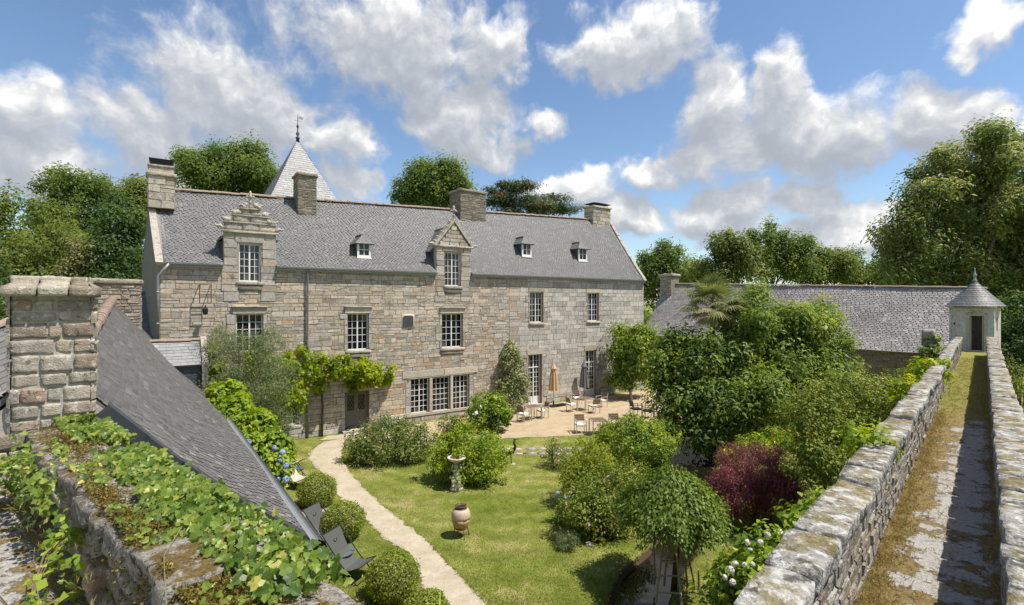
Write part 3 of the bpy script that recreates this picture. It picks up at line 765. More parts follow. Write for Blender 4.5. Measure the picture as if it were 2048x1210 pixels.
# ------------------------------------------------------------------ ground, path, terrace, stream
STREAM = [((1.2, 7.5), .5), ((2.0, 9.3), .5), ((2.73, 10.9), .62), ((3.25, 12.0), .62), ((4.14, 13.1), .55), ((5.2, 14.8), .6), ((6.2, 16.5), .75), ((7.4, 18.6), 1.2), ((8.0, 20.8), 1.5), ((8.6, 23.5), 1.3), ((9.5, 27), .8)]
RILL = [((-.6, 21.9), .26), ((.4, 21.75), .26), ((2.0, 21.7), .28), ((4.2, 21.4), .3), ((6.5, 21.0), .4)]
def near_line(x, y, line):
    best = np.full(np.shape(x), 9.)
    for ((a, wa), (b, wb)) in zip(line, line[1:]):
        ax, ay = a; dx, dy = b[0] - ax, b[1] - ay
        f = np.clip(((x - ax) * dx + (y - ay) * dy) / (dx * dx + dy * dy), 0, 1)
        best = np.minimum(best, np.hypot(x - ax - f * dx, y - ay - f * dy) - (wa + (wb - wa) * f))
    return best
def ground_z(x, y):
    d = np.minimum(near_line(x, y, STREAM), near_line(x, y, RILL) + .05)
    q = np.clip((.12 - d) / .38, 0, 1); q = q * q * (3 - 2 * q)
    return -.62 * q
def build_ground():
    xs = np.concatenate([[-900, -300, -100, -50, -30, -20], np.arange(-14, 16.01, .22), [20, 26, 34, 50, 100, 300, 900]])
    ys = np.concatenate([[-300, -60, -20, -5, 3], np.arange(8, 30.01, .22), [33, 38, 46, 60, 90, 200, 500, 1500]])
    X, Y = np.meshgrid(xs, ys, indexing='ij'); Z = ground_z(X, Y)
    V = np.stack([X, Y, Z], -1).reshape(-1, 3); nx, ny = len(xs), len(ys)
    i, j = np.meshgrid(np.arange(nx - 1), np.arange(ny - 1), indexing='ij'); a = (i * ny + j).ravel()
    F = np.stack([a, a + ny, a + ny + 1, a + 1], 1)
    tag(link('ground', new_mesh('ground', V, F, smooth=True), M_ground), 'mown garden lawn with paler dry patches', kind='structure')
build_ground()
def strip(name, Lp, Rp, mat, label, z=.008, sub=6, rag=.07, seed=3):
    rng = random.Random(seed); V = []; n = len(Lp); cols = 7
    def interp(pts, f):
        k = min(int(f), n - 2); f -= k; p = [pts[max(0, min(n - 1, k + i))] for i in (-1, 0, 1, 2)]
        return .5 * ((2 * p[1]) + (p[2] - p[0]) * f + (2 * p[0] - 5 * p[1] + 4 * p[2] - p[3]) * f * f + (3 * p[1] - p[0] - 3 * p[2] + p[3]) * f ** 3)
    m = (n - 1) * sub
    for i in range(m + 1):
        a, b = interp(Lp, i / sub), interp(Rp, i / sub)
        for c in range(cols):
            p = a.lerp(b, c / (cols - 1)) 
            if c in (0, cols - 1): p = p + Vector((rng.uniform(-rag, rag), rng.uniform(-rag, rag), 0))
            V.append((p.x, p.y, z))
    F = [[i * cols + c, i * cols + c + 1, (i + 1) * cols + c + 1, (i + 1) * cols + c] for i in range(m) for c in range(cols - 1)]
    return tag(link(name, new_mesh(name, V, F), mat), label, kind='structure')
PL = [gp(*p) for p in ((646, 884), (627, 897), (617, 917), (646, 949), (675, 988), (730, 1039), (766, 1075), (817, 1107), (838, 1149), (850, 1191), (868, 1235), (880, 1300))]
PR = [gp(*p) for p in ((705, 874), (692, 885), (682, 913), (706, 952), (746, 994), (792, 1033), (846, 1075), (879, 1110), (908, 1139), (940, 1175), (985, 1222), (1050, 1300))]
strip('path', PL, PR, M_path, 'pale sandy gravel path curving to the door', sub=14)
strip('side_path', [gp(690, 1011), gp(640, 1017), gp(600, 1022), gp(560, 1030)], [gp(700, 1020), gp(650, 1036), gp(600, 1047), gp(545, 1060)], M_path, 'short gravel spur between the box balls', z=.004)
TU = [gp(735, 866), gp(850, 846), gp(950, 832), gp(1070, 812), gp(1183, 798), gp(1290, 781), gp(1400, 770)]
TL = [gp(742, 880), gp(850, 884), gp(960, 879), gp(1100, 873), gp(1225, 866), gp(1345, 850), gp(1500, 820)]
strip('terrace', TL, TU, M_terr, 'gravel terrace along the foot of the house', z=.012, sub=12)
strip('door_apron', [gp(640, 880), gp(690, 880), gp(745, 884)], [gp(655, 873), gp(700, 867), gp(738, 861)], M_path, 'gravel in front of the house door', z=.014, sub=6)
def build_water():
    V = [(-3, 7, -.26), (13, 7, -.26), (13, 30, -.26), (-3, 30, -.26)]
    tag(link('water', new_mesh('water', V, [[0, 1, 2, 3]]), M_water), 'dark still water of the garden stream', kind='structure')
build_water()
def build_grass():
    """short blades standing on the lawn, nobody could count them"""
    r = np.random.default_rng(5); n = 210000
    Y = 10 + (r.random(n) ** 1.7) * 16; X = (r.random(n) * 1.06 - .52) * Y
    d = np.minimum(near_line(X, Y, STREAM), near_line(X, Y, RILL))
    def poly_mask(Lp, Rp):
        poly = [(p.x, p.y) for p in Lp] + [(p.x, p.y) for p in reversed(Rp)]; ins = np.zeros(n, bool); j = len(poly) - 1
        for i in range(len(poly)):
            xi, yi = poly[i]; xj, yj = poly[j]
            ins ^= ((yi > Y) != (yj > Y)) & (X < (xj - xi) * (Y - yi) / (yj - yi + 1e-12) + xi); j = i
        return ins
    ok = (d > .02) & ~poly_mask(PL, PR) & ~poly_mask(TL, TU)
    ok &= (X < -1.8 + .9425 * Y) & (-.824 * (X + 3.0) - .567 * (Y - 7.6) < 2.6 * 0 + 30)
    X, Y = X[ok], Y[ok]; m = len(X)
    P = np.stack([X, Y, np.zeros(m) - .005], 1); ax = unit(np.stack([r.normal(0, .55, m), r.normal(0, .55, m), np.ones(m)], 1))
    nm = unit(np.cross(ax, r.normal(size=(m, 3))))
    g = mnoise
    big = np.sin(X * 1.7 + np.sin(Y * 1.1) * 2) * .1 + np.sin(Y * 2.3 + X * .6) * .08
    t = .42 + big + r.normal(0, .2, m)
    o = link('grass', leaf_mesh('grass', P, ax, nm, .028 + .026 * r.random(m), .008 + .006 * r.random(m), t, droop=.2), L_grass)
    tag(o, 'short mown grass blades of the garden lawn', kind='stuff')
build_grass()
# stones edging the rill
def rill_edge():
    rng = random.Random(4); t = thing('rill_edging', 'low flat stones edging the narrow rill in the lawn', 'edging', (1.0, 21.4, 0))
    for x in np.arange(-.5, 3.2, .55):
        for y in (21.36, 22.1):
            rough_block((x, y + rng.uniform(-.04, .04), -.25), (1, 0, 0), (0, 1, 0), UP, (0, rng.uniform(.38, .52)), (0, .2), (0, .27 + rng.uniform(0, .05)), rng.random(), 2, .04, .02, 4, M_dress, 'stone', t)
rill_edge()
# ------------------------------------------------------------------ the rampart with its walk (right) and its corner towards the left
G_DIR = Vector((.6858, .7278, 0)); P_DIR = Vector((.7278, -.6858, 0)); Q0 = Vector((2.85, 4.13, 0))
def R(t, e, z): return Q0 + G_DIR * t + P_DIR * e + UP * z
WALK = 4.0
def build_right_rampart():
    # walk floor
    nt, ne = 200, 14; V = []; F = []; E = []
    for i in range(nt + 1):
        for j in range(ne + 1):
            t = -7 + 36.2 * i / nt; e = -.02 + .905 * j / ne
            z = WALK + .02 * mnoise.noise(Vector((t * 1.5, e * 2, 0))) + .05 * max(0, abs(j / ne - .5) * 2 - .6)
            V.append(R(t, e, z))
    for i in range(nt):
        for j in range(ne):
            F.append([i * (ne + 1) + j, i * (ne + 1) + j + 1, (i + 1) * (ne + 1) + j + 1, (i + 1) * (ne + 1) + j]); c = (j + .5) / ne
            E.append(max(0, 1 - c / .42) * 1.1 + max(0, (c - .86) / .14) * .6)
    me = new_mesh('walkway', V, F, smooth=True); a = me.attributes.new('edge', 'FLOAT', 'FACE'); a.data.foreach_set('value', E)
    tag(link('walkway', me, M_walk), 'rampart walk of worn concrete overgrown with moss', kind='structure')
    rng = random.Random(21)
    # body of the rampart below the walk
    th = thing('rampart', 'tall stone rampart carrying the walk to the turret', 'wall', R(8, .4, 0))
    g = Geo(); g.obox(R(0, 0, 0), G_DIR, P_DIR, UP, (-8, 29), (-.22, 1.18), (-.5, WALK - .06)); w = g.build('wall_core', M_mortar, th)
    FL = Frame(R(0, -.22, 0), G_DIR, -P_DIR)
    lay(courses(-2, 28, 0, WALK - .05, (.22, .42), (.3, .8), rng), FL, w, M_parapet, rng, .012, (.02, .06), .03, .015, keep=60)
    # garden side parapet
    pl = thing('parapet', 'low rubble parapet on the garden side of the walk, lichened coping', 'wall', R(8, -.1, WALK))
    core = Geo(); core.obox(R(0, 0, 0), G_DIR, P_DIR, UP, (-2.2, 27.6), (-.2, -.02), (WALK - .05, 4.70)); c = core.build('wall_core', M_mortar, pl)
    FI = Frame(R(0, -.02, 0), G_DIR, P_DIR)
    rects = []
    for (a, b, hr, wr) in ((-2.2, 6, (.055, .13), (.10, .30)), (6, 27.6, (.10, .2), (.2, .5))): rects += courses(a, b, WALK - .03, 4.70, hr, wr, rng)
    lay(rects, FI, c, M_parapet, rng, .004, (.0, .022), .012, .010, keep=300)
    rects = courses(-2.2, 27.6, WALK - .05, 4.66, (.14, .25), (.25, .6), rng)
    lay(rects, Frame(R(0, -.2, 0), G_DIR, -P_DIR), c, M_parapet, rng, .01, (.0, .04), .02, .012, keep=0)
    t = -2.05; k = 0
    while t < 27.4:
        ln = rng.uniform(.5, .95) if t < 8 else rng.uniform(.7, 1.4); dz = rng.uniform(-.025, .03)
        rough_block(R(0, 0, 0), G_DIR, P_DIR, UP, (t, t + ln - .015), (-.27 + rng.uniform(-.02, .02), .035 + rng.uniform(-.02, .03)), (4.69, 4.83 + dz), 300 + k, 6 if t < 5 else 4, .022, .018, 7, M_coping, 'coping_stone', pl)
        t += ln; k += 1
    # outer parapet
    pr = thing('parapet', 'outer rubble parapet right of the walk, flaky coping with pale lichen', 'wall', R(8, 1, WALK))
    core = Geo(); core.obox(R(0, 0, 0), G_DIR, P_DIR, UP, (-8, 27.4), (.885, 1.14), (WALK - .05, 4.80)); c = core.build('wall_core', M_mortar, pr)
    rects = courses(-4, 27.4, WALK - .03, 4.80, (.06, .16), (.12, .4), rng)
    lay(rects, Frame(R(0, .885, 0), G_DIR, -P_DIR), c, M_parapet, rng, .004, (.0, .022), .012, .010, keep=250)
    rects = courses(-4, 27.4, WALK - .03, 4.80, (.16, .26), (.3, .6), rng)
    lay(rects, Frame(R(0, 1.14, 0), G_DIR, P_DIR), c, M_parapet, rng, .01, (.0, .04), .02, .012, keep=0)
    t = -4; k = 0
    while t < 27.2:
        ln = rng.uniform(.22, .55) if t < 8 else rng.uniform(.4, .9)
        rough_block(R(0, 0, 0), G_DIR, P_DIR, UP, (t, t + ln - .012), (.86 + rng.uniform(-.012, .008), 1.18 + rng.uniform(-.02, .03)), (4.79, 4.885 + rng.uniform(-.012, .012)), 700 + k, 5 if t < 5 else 4, .015, .012, 9, M_coping, 'coping_stone', pr)
        t += ln; k += 1
build_right_rampart()
# left arm of the rampart, seen close by in the lower left corner
D_L = Vector((-.765, .644, 0)); N_L = Vector((.644, .765, 0)); B0 = Vector((-.62, 2.36, 0))       # back (garden) edge of its coping
def Lw(t, e, z): return B0 + D_L * t - N_L * e + UP * z
def build_left_rampart():
    rng = random.Random(33)
    th = thing('rampart', 'ivy grown rubble rampart arm in the lower left corner', 'wall', Lw(3, .3, WALK))
    g = Geo(); g.obox(Lw(0, 0, 0), D_L, N_L, UP, (-1.6, 9.5), (-.50, -.10), (-.5, 4.86)); core = g.build('wall_core', M_mortar, th)
    t = -1.4; k = 0
    while t < 9:                                                   # coping blocks
        ln = rng.uniform(.5, .95); w = rng.uniform(.56, .66); dz = rng.uniform(-.05, .05)
        rough_block(Lw(0, 0, 0), D_L, N_L, UP, (t, t + ln - .02), (-w, .0 + rng.uniform(-.03, .03)), (4.85, 5.02 + dz), 40 + k, 6, .03, .035, 5.5, M_rcoping, 'coping_stone', th)
        t += ln; k += 1
    # near face, stones the walker looks at
    z = 4.22; row = 0
    for h in (.15, .20, .17, .15):
        t = -1.2 + rng.uniform(-.3, 0)
        while t < 8.6:
            ln = rng.uniform(.22, .62)
            rough_block(Lw(0, 0, 0), D_L, N_L, UP, (t, t + ln - .03), (-.60 + rng.uniform(-.05, .05), -.2), (z + rng.uniform(0, .03), z + h - rng.uniform(.0, .03)), 900 + k, 4, .03, .04, 6, M_rampart, 'stone', th)
            t += ln; k += 1
        z += h
    # garden face
    lay(courses(-1.5, 9, 0, 4.8, (.2, .4), (.3, .7), rng), Frame(Lw(0, .10, 0), D_L, N_L), core, M_parapet, rng, .012, (.02, .05), .03, .015, keep=0)
    # corner stone where the two arms meet
    co = rough_block((1.20, 2.62, 0), G_DIR, P_DIR, UP, (-.2, .2), (-.17, .13), (4.55, 4.80), 5, 6, .07, .03, 4, M_coping, 'corner_stone')
    tag(co, 'pale rounded corner stone between rampart arm and garden parapet', 'stone')
    # walk on the near side
    V = []; F = []; n = 26
    for i in range(n + 1):
        for j in range(n + 1):
            p = Lw(-3 + 14 * i / n, .5 + 3.2 * j / n, 0); V.append((p.x, p.y, 4.32 + .02 * mnoise.noise(Vector((p.x * 2, p.y * 2, 0)))))
    for i in range(n):
        for j in range(n): F.append([i * (n + 1) + j, i * (n + 1) + j + 1, (i + 1) * (n + 1) + j + 1, (i + 1) * (n + 1) + j])
    me = new_mesh('rampart_floor', V, F, smooth=True); a = me.attributes.new('edge', 'FLOAT', 'FACE'); a.data.foreach_set('value', [max(0, .9 - (i % n) * .3) for i in range(n * n)])
    tag(link('rampart_floor', me, M_walk), 'pale concrete floor behind the ivy grown rampart', kind='structure')
    g = Geo(); g.obox(Lw(0, 0, 0), D_L, N_L, UP, (-3, 11), (-3.7, -.45), (-.5, 4.27)); tag(g.build('rampart_bank', M_mortar), 'masonry mass under the rampart floor', kind='structure')
    b = rough_block(Vector((-5.25, 4.75, 0)), D_L, N_L, UP, (-.5, .75), (-.55, 0), (4.3, 4.72), 77, 5, .06, .03, 4, M_parapet, 'stone_block')
    tag(b, 'grey squared stone block on the floor at the left edge', 'stone')
    b = rough_block(Vector((-6.0, 5.6, 0)), D_L, N_L, UP, (-.4, .8), (-.5, 0), (4.3, 4.78), 78, 5, .08, .04, 4, M_parapet, 'stone_block')
    tag(b, 'mossy stone block behind the squared one, beside the rampart', 'stone')
build_left_rampart()
# ------------------------------------------------------------------ the manor house
HA = Vector((-14.60, 20.74, 0)); HU = Vector((.8233, .5676, 0)); HN = Vector((.5676, -.8233, 0)); HL = 29.76
FH = Frame(HA, HU, HN); EAVE = 8.19; RD = 3.6
def fs(px, d=0.):
    k = (px - 1024) / 1000; O = HA + HN * d; return (k * O.y - O.x) / (HU.x - k * HU.y)
def fz(px, py, d=0.):
    s = fs(px, d); Y = HA.y + HU.y * s + HN.y * d; return EYE + (605 - py) / 1000 * Y
def fr(x0, x1, y0, y1, d=0.):
    m = (x0 + x1) / 2; return (fs(x0, d), fs(x1, d), fz(m, y1, d), fz(m, y0, d))
def ridge_z(s): return 11.85 + .0423 * s
def roof_hit(px, py):
    lo, hi = 0., RD
    for _ in range(40):
        m = (lo + hi) / 2; s = fs(px, -m); z = fz(px, py, -m); zr = EAVE + (ridge_z(s) - EAVE) * m / RD
        if z > zr: lo = m
        else: hi = m
    return fs(px, -lo), -lo, fz(px, py, -lo)
house = thing('manor_house', 'long granite manor house with slate roof and two stone dormers', 'house', HA + HU * 14)
DORM = {'a': dict(s=(fs(447), fs(552)), w=fr(478, 521, 488, 563), apex=fz(500, 418)), 'b': dict(s=(fs(872), fs(942)), w=fr(890, 921, 505, 572), apex=fz(907, 443))}
W = dict(first_a=fr(472, 526, 628, 704), first_b=fr(695, 737, 627, 700), first_c=fr(884, 925, 627, 695), first_d=fr(1060, 1086, 584, 645), first_e=fr(1175, 1197, 586, 642),
         tri_a=fr(822, 858, 757, 826), tri_b=fr(865, 900, 755, 822), tri_c=fr(906, 938, 751, 818), ground=fr(553, 597, 785, 852), fd_a=fr(1057, 1083, 709, 808), fd_b=fr(1171, 1192, 701, 795), door=fr(690, 738, 783, 864))
for k in ('fd_a', 'fd_b', 'door'): W[k] = (W[k][0], W[k][1], .04 if k == 'door' else .02, W[k][3])
S_CHANGE = fs(1018)
def house_walls():
    rng = random.Random(11)
    holes = list(W.values()) + [(d['w'][0], d['w'][1], d['w'][2], EAVE) for d in DORM.values()]
    wall = wall_holes(FH, -.02, HL, 0, EAVE, holes, .3, M_mortar, house, 'front_wall')
    sur = []                                                        # dressed surrounds
    big = []
    def surround(h, lint=.34, j=.17, sl=.16, wide=.14, cont=None):
        a, b, c, d = h
        big.append((a - wide, b + wide, d + .004, d + lint, .045))
        z = c
        while z < d - .02:
            hh = min(rng.uniform(.3, .5), d - z); hh = hh if d - z - hh > .15 else d - z
            sur.append((a - j - rng.choice((0, .22)), a - .004, z, z + hh, .028)); sur.append((b + .004, b + j + rng.choice((0, .22)), z, z + hh, .028)); z += hh
    for k in ('first_a', 'first_b', 'first_c'): surround(W[k], .30)
    for k in ('first_d', 'first_e'): surround(W[k], .28, .14)
    for k in ('fd_a', 'fd_b'): surround(W[k], .34, .16)
    surround(W['ground'], .3); surround(W['door'], .42, .2)
    a, c = W['tri_a'], W['tri_c']
    big.append((a[0] - .5, (a[0] + c[1]) / 2 + .2, a[3] + .06, a[3] + .45, .04)); big.append(((a[0] + c[1]) / 2 + .2, c[1] + .6, a[3] + .06, a[3] + .45, .042))
    big.append((a[0] - .25, c[1] + .3, a[3] + .002, a[3] + .058, .05))
    for z0, z1 in zip(np.linspace(a[2], a[3], 5), np.linspace(a[2], a[3], 5)[1:]):
        sur.append((a[0] - .32, a[0] - .004, z0, z1, .02)); sur.append((c[1] + .004, c[1] + .3, z0, z1, .02))
    big.append((a[0] - .3, c[1] + .3, a[2] - .16, a[2] - .004, .10))
    for p, q in (('tri_a', 'tri_b'), ('tri_b', 'tri_c')): big.append((W[p][1] + .004, W[q][0] - .004, a[2], a[3], .05))
    dz = []
    for k, d in DORM.items():                                       # the dormer piers run down into the wall
        s0, s1 = d['s']; a, b, c, e = d['w']; z = c - .9
        while z < EAVE:
            hh = rng.uniform(.25, .45); sur.append((s0 + rng.uniform(-.1, .1), a - .004, z, min(z + hh, EAVE), .035)); sur.append((b + .004, s1 + rng.uniform(-.1, .1), z, min(z + hh, EAVE), .035)); z += hh
    allh = holes + [s[:4] for s in sur] + [s[:4] for s in big]
    rects = courses(0, S_CHANGE, .55, EAVE - .28, (.12, .29), (.22, .75), rng, allh, .22)
    rects += courses(0, S_CHANGE, EAVE - .28, EAVE - .02, (.26, .27), (.4, .9), rng, allh, 0)
    base = courses(0, HL, 0, .55, (.26, .28), (.5, 1.0), rng, allh)
    rects2 = courses(S_CHANGE + .01, HL, .55, EAVE - .02, (.24, .36), (.4, .95), rng, allh, .05)
    nx = []                                                         # the two kinds of masonry are toothed into each other
    for r in rects2: (rects if r[0] < S_CHANGE + 1.6 and rng.random() < .75 - (r[0] - S_CHANGE) * .5 else nx).append(r)
    ny = []
    for r in rects: (nx if S_CHANGE - 1.1 < r[0] < S_CHANGE and rng.random() < .45 else ny).append(r)
    rects, rects2 = ny, nx
    def tn(s, z, r):
        v = r.gauss(.42, .17)
        if r.random() < .025: v = r.uniform(.85, 1)
        if r.random() < .25: v = r.uniform(0, .2)
        return min(1, max(0, v))
    lay(rects, FH, wall, M_facade, rng, .005, (.002, .016), .011, .010, keep=215, tint=tn)
    lay(rects2, FH, wall, M_ashlar, rng, .005, (.004, .016), .008, .006, keep=70, rest='small_ashlar', tint=lambda s, z, r: min(1, max(0, r.gauss(.4, .2))))
    lay(base, FH, wall, M_ashlar, rng, .006, (.05, .07), .012, .006, keep=0, rest='plinth_stones')
    lay([s for s in sur], FH, wall, M_dress, rng, .005, (.02, .04), .012, .006, keep=0, rest='dressed_stones')
    lay(big, FH, wall, M_lintel, rng, .003, (.03, .05), .012, .004, keep=15, name='lintel')
    # gable walls and back wall: the left gable is out of square with the front
    bl = Vector((-19.55, 26.4, 0)); br = FH.P(HL, -7.2, 0); rl = (HA + bl) / 2; rr = FH.P(HL, -RD, 0)
    def gable(a, b, r, zr, name, mat):
        g = Geo(); V = [a, b, b + UP * EAVE, Vector((r.x, r.y, zr)), a + UP * EAVE]
        ax = (b - a).normalized(); nn = Vector((ax.y, -ax.x, 0)); V = V + [v - nn * .35 for v in V]
        n = 5; F = [[0, 1, 2, 3, 4], [9, 8, 7, 6, 5]] + [[i, (i + 1) % n, (i + 1) % n + n, i + n][::-1] for i in range(n)]
        g.add(V, F); return g.build(name, mat, house)
    gable(bl, HA + HU * -.01, rl, ridge_z(0) - .05, 'gable_wall', M_render); gable(FH.P(HL + .01, 0, 0), br, rr, ridge_z(HL) - .05, 'gable_wall', M_render)
    g = Geo(); d = (br - bl).normalized(); g.obox(bl, d, Vector((d.y, -d.x, 0)), UP, (.1, (br - bl).length - .1), (-.35, 0), (0, EAVE)); g.build('back_wall', M_render, house)
    return bl, br, rl, rr
H_BL, H_BR, H_RL, H_RR = house_walls()
def house_roof():
    rl, rr = Vector((H_RL.x, H_RL.y, ridge_z(0))), Vector((H_RR.x, H_RR.y, ridge_z(HL)))
    # front slope: eave a little out from the wall, ridge from gable to gable
    e0, e1 = FH.P(.16, .14, EAVE - .02), FH.P(HL - .1, .14, EAVE - .02)
    P = patch(e0, e1, rr + HU * -.1, rl + HU * .16, .16)
    av = lambda s: (s - .16) / (HL - .26); A_, B_ = DORM['a']['s'], DORM['b']['s']; q = .13
    roof = deck(P, M_slate, house, 'roof', cuts=[(0, av(A_[0]), 0), (av(A_[0]), av(A_[1]), q), (av(A_[1]), av(B_[0]), 0), (av(B_[0]), av(B_[1]), q), (av(B_[1]), 1, 0)])
    def skip(p, a, b):
        s = (p - HA).dot(HU); d = (p - HA).dot(HN)
        return any(q['s'][0] - .03 < s < q['s'][1] + .03 and d > -.30 for q in DORM.values())
    slates(P, .20, .118, M_slate, roof, 2, keep=0, skip=skip)
    Pb = patch(H_BR + UP * EAVE, H_BL + UP * EAVE, rl, rr, .1); back = deck(Pb, M_slate, house, 'back_roof')
    ridge_tiles([rl + UP * .05, rr + UP * .05], .13, .42, M_tile, roof, 3)
    # gable copings
    rng = random.Random(8)
    for a, b, nm in ((FH.P(-.02, .16, EAVE - .1), rl, 0), (FH.P(HL - .05, .16, EAVE - .1), rr, 1)):
        g = Geo(); n = 12; d = (b - a) / n; dn = d.normalized(); side = HU; up = side.cross(dn); up = up if up.z > 0 else -up
        for i in range(n):
            s = -.16 * math.sin(math.pi * (i + .5) / n)
            g.obox(a + d * i + UP * s, dn, side, up, (.004, d.length - .004), (-.13, .13), (-.06, .12 + rng.uniform(0, .03)), rng.random() * .6)
        g.build('gable_coping', M_dress, house)
    # gutters, broken by the two dormers; down pipes
    cuts = [0.1] + [x for k in 'ab' for x in (DORM[k]['s'][0] - .02, DORM[k]['s'][1] + .02)] + [HL]
    for a, b in zip(cuts[::2], cuts[1::2]):
        V = []; n = 7
        for s in (a, b):
            for k in range(n):
                an = math.pi + math.pi * k / (n - 1); V.append(FH.P(s, .22 + .075 * math.cos(an), EAVE - .03 + .085 * math.sin(an)))
        G = Geo(); G.add(V, [[k, k + 1, n + k + 1, n + k] for k in range(n - 1)] + [list(range(n)), list(range(2 * n - 1, n - 1, -1))]); G.obox(FH.P(0, 0, 0), HU, HN, UP, (a, b), (.05, .15), (EAVE - .19, EAVE - .035))
        G.build('gutter', M_zinc, house)
    s = fs(614); g = Geo(); g.tube([FH.P(s, .20, EAVE - .08), FH.P(s, .13, EAVE - .35), FH.P(s, .12, 4), FH.P(s, .12, .05)], .05, 8)
    for z in (1.2, 3, 5, 6.8): g.tube([FH.P(s, .12, z), FH.P(s, .12, z + .06)], .062, 8)
    g.build('downpipe', M_pipe, house, True)
    g = Geo(); g.tube([FH.P(.3, .24, EAVE - .08), FH.P(.12, .22, EAVE - .35), FH.P(-.06, .14, EAVE - .6), FH.P(-.08, .1, 7), FH.P(-.08, .1, 5.2)], .055, 8)
    for z in (6.9, 5.6): g.tube([FH.P(-.08, .1, z), FH.P(-.08, .1, z + .06)], .066, 8)
    g.build('downpipe', M_zinc, house, True)
house_roof()
def house_windows():
    for k in ('first_a', 'first_b', 'first_c'): window(FH, *W[k], 4, 5, house)
    for k in ('first_d', 'first_e'): window(FH, *W[k], 4, 5, house, fr=.045, bar=.02)
    for k in ('tri_a', 'tri_b', 'tri_c'): window(FH, *W[k], 4, 6, house, sill=False, leaves=1 if k == 'tri_b' else 2, fr=.04)
    window(FH, *W['ground'], 4, 4, house)
    for k in ('fd_a', 'fd_b'):
        a, b, c, d = W[k]; w = window(FH, a, b, c, d, 4, 6, house, panel=.42, transom=(c + (d - c) * .74, 2), sill=False, d=-.22, fr=.055, mat=M_white, label='tall french window with pale panel at its foot')
        g = Geo(); g.obox(FH.P(0, 0, 0), HU, HN, UP, (a - .1, b + .1), (-.28, .25), (0, .022)); g.build('threshold', M_lintel, w)
    # hood ledges over the first floor windows, brackets under the sills
    for i, k in enumerate(('first_a', 'first_b', 'first_c')):
        a, b, c, d = W[k]
        rough_block(FH.P(0, 0, 0), HU, HN, UP, (a - .18, b + .18), (0, .13), (d + .29, d + .37), 60 + i, 3, .02, .012, 8, M_dress, 'hood_ledge', house)
        rough_block(FH.P(0, 0, 0), HU, HN, UP, (a - .05, b + .05), (0, .055), (c - .38, c - .18), 70 + i, 3, .03, .01, 8, M_mortar, 'apron_stone', house)
    # double door
    a, b, c, d = W['door']; m = (a + b) / 2; D = -.2
    B = lambda g, s0, s1, z0, z1, d0, d1: g.obox(FH.P(0, 0, 0), HU, HN, UP, (s0, s1), (d0, d1), (z0, z1))
    g = Geo(); B(g, a, a + .07, c, d, D - .05, D + .02); B(g, b - .07, b, c, d, D - .05, D + .02); B(g, a + .07, b - .07, d - .08, d, D - .05, D + .018)
    dr = g.build('door', M_door, house); dr['label'] = 'brown grey double door with lattice glazing'
    for (s0, s1) in ((a + .075, m - .006), (m + .006, b - .075)):
        zs = c + (d - c) * .46; g = Geo()
        B(g, s0, s0 + .09, c, d - .085, D - .04, D + .01); B(g, s1 - .09, s1, c, d - .085, D - .04, D + .01); B(g, s0 + .09, s1 - .09, c, c + .16, D - .04, D + .008); B(g, s0 + .09, s1 - .09, zs - .07, zs + .07, D - .04, D + .008); B(g, s0 + .09, s1 - .09, d - .19, d - .085, D - .04, D + .008)
        B(g, s0 + .09, s1 - .09, c + .16, zs - .07, D - .03, D - .012); B(g, s0 + .17, s1 - .17, c + .25, zs - .16, D - .012, D + .002)
        g.build('door_leaf', M_door, dr)
        q = Geo(); B(q, s0 + .09, s1 - .09, zs + .07, d - .19, D - .03, D - .02); q.build('pane', M_glass, dr)
        q = Geo(); z0, z1 = zs + .07, d - .19; w = s1 - s0 - .18; st = .15
        for sg in (1, -1):
            x = -3.
            while x < 3:
                pts = []
                for zz in (z0, z1):
                    pts.append((x + sg * (zz - z0) * .55, zz))
                (x0, y0), (x1, y1) = pts; lo, hi = 0., w
                def clip(x0, y0, x1, y1):
                    if x1 == x0: return None
                    f0, f1 = sorted(((0 - x0) / (x1 - x0), (w - x0) / (x1 - x0))); f0 = max(0, f0); f1 = min(1, f1)
                    return None if f0 >= f1 else (x0 + (x1 - x0) * f0, y0 + (y1 - y0) * f0, x0 + (x1 - x0) * f1, y0 + (y1 - y0) * f1)
                r = clip(x0, y0, x1, y1)
                if r: q.bar(FH.P(s0 + .09 + r[0], D - .012, r[1]), FH.P(s0 + .09 + r[2], D - .012, r[3]), .012)
                x += st
        q.build('lattice', M_door, dr)
    g = Geo(); g.ball(FH.P(m + .09, D + .05, c + .98), .035); g.build('door_knob', M_zinc, dr)
    g = Geo(); g.obox(FH.P(0, 0, 0), HU, HN, UP, (a - .2, b + .2), (.0, .42), (0, .12)); g.build('door_step', M_lintel, house)
    # wall plaque, iron brackets with lantern
    a, b, c, d = fr(806, 826, 631, 654); k = .07; poly = [(a + k, c), (b - k, c), (b, c + k), (b, d - k), (b - k, d), (a + k, d), (a, d - k), (a, c + k)]
    rough_block(FH.P(0, 0, 0), HU, HN, UP, (a - .07, b + .07), (-.02, .022), (c - .08, d + .08), 91, 3, .01, .004, 5, M_facade, 'plaque_surround', house)
    g = Geo(); V = [FH.P(s, .06, z) for s, z in poly] + [FH.P(s, .03, z) for s, z in poly]; g.add(V, [list(range(8))] + [[i + 8, (i + 1) % 8 + 8, (i + 1) % 8, i] for i in range(8)])
    p = g.build('sundial_plaque', M_plaque, house); mx, mz = (a + b) / 2, (c + d) / 2
    g = Geo(); g.bar(FH.P(mx, .07, mz + .1), FH.P(mx + .05, .2, mz - .05), .012); g.build('gnomon', M_rust, p)
    a, b, c, d = fr(398, 421, 570, 606); g = Geo()
    for s in (a, b): g.bar(FH.P(s, .03, d), FH.P(s, .42, d), .03); g.bar(FH.P(s, .40, d), FH.P(s, .40, c), .025)
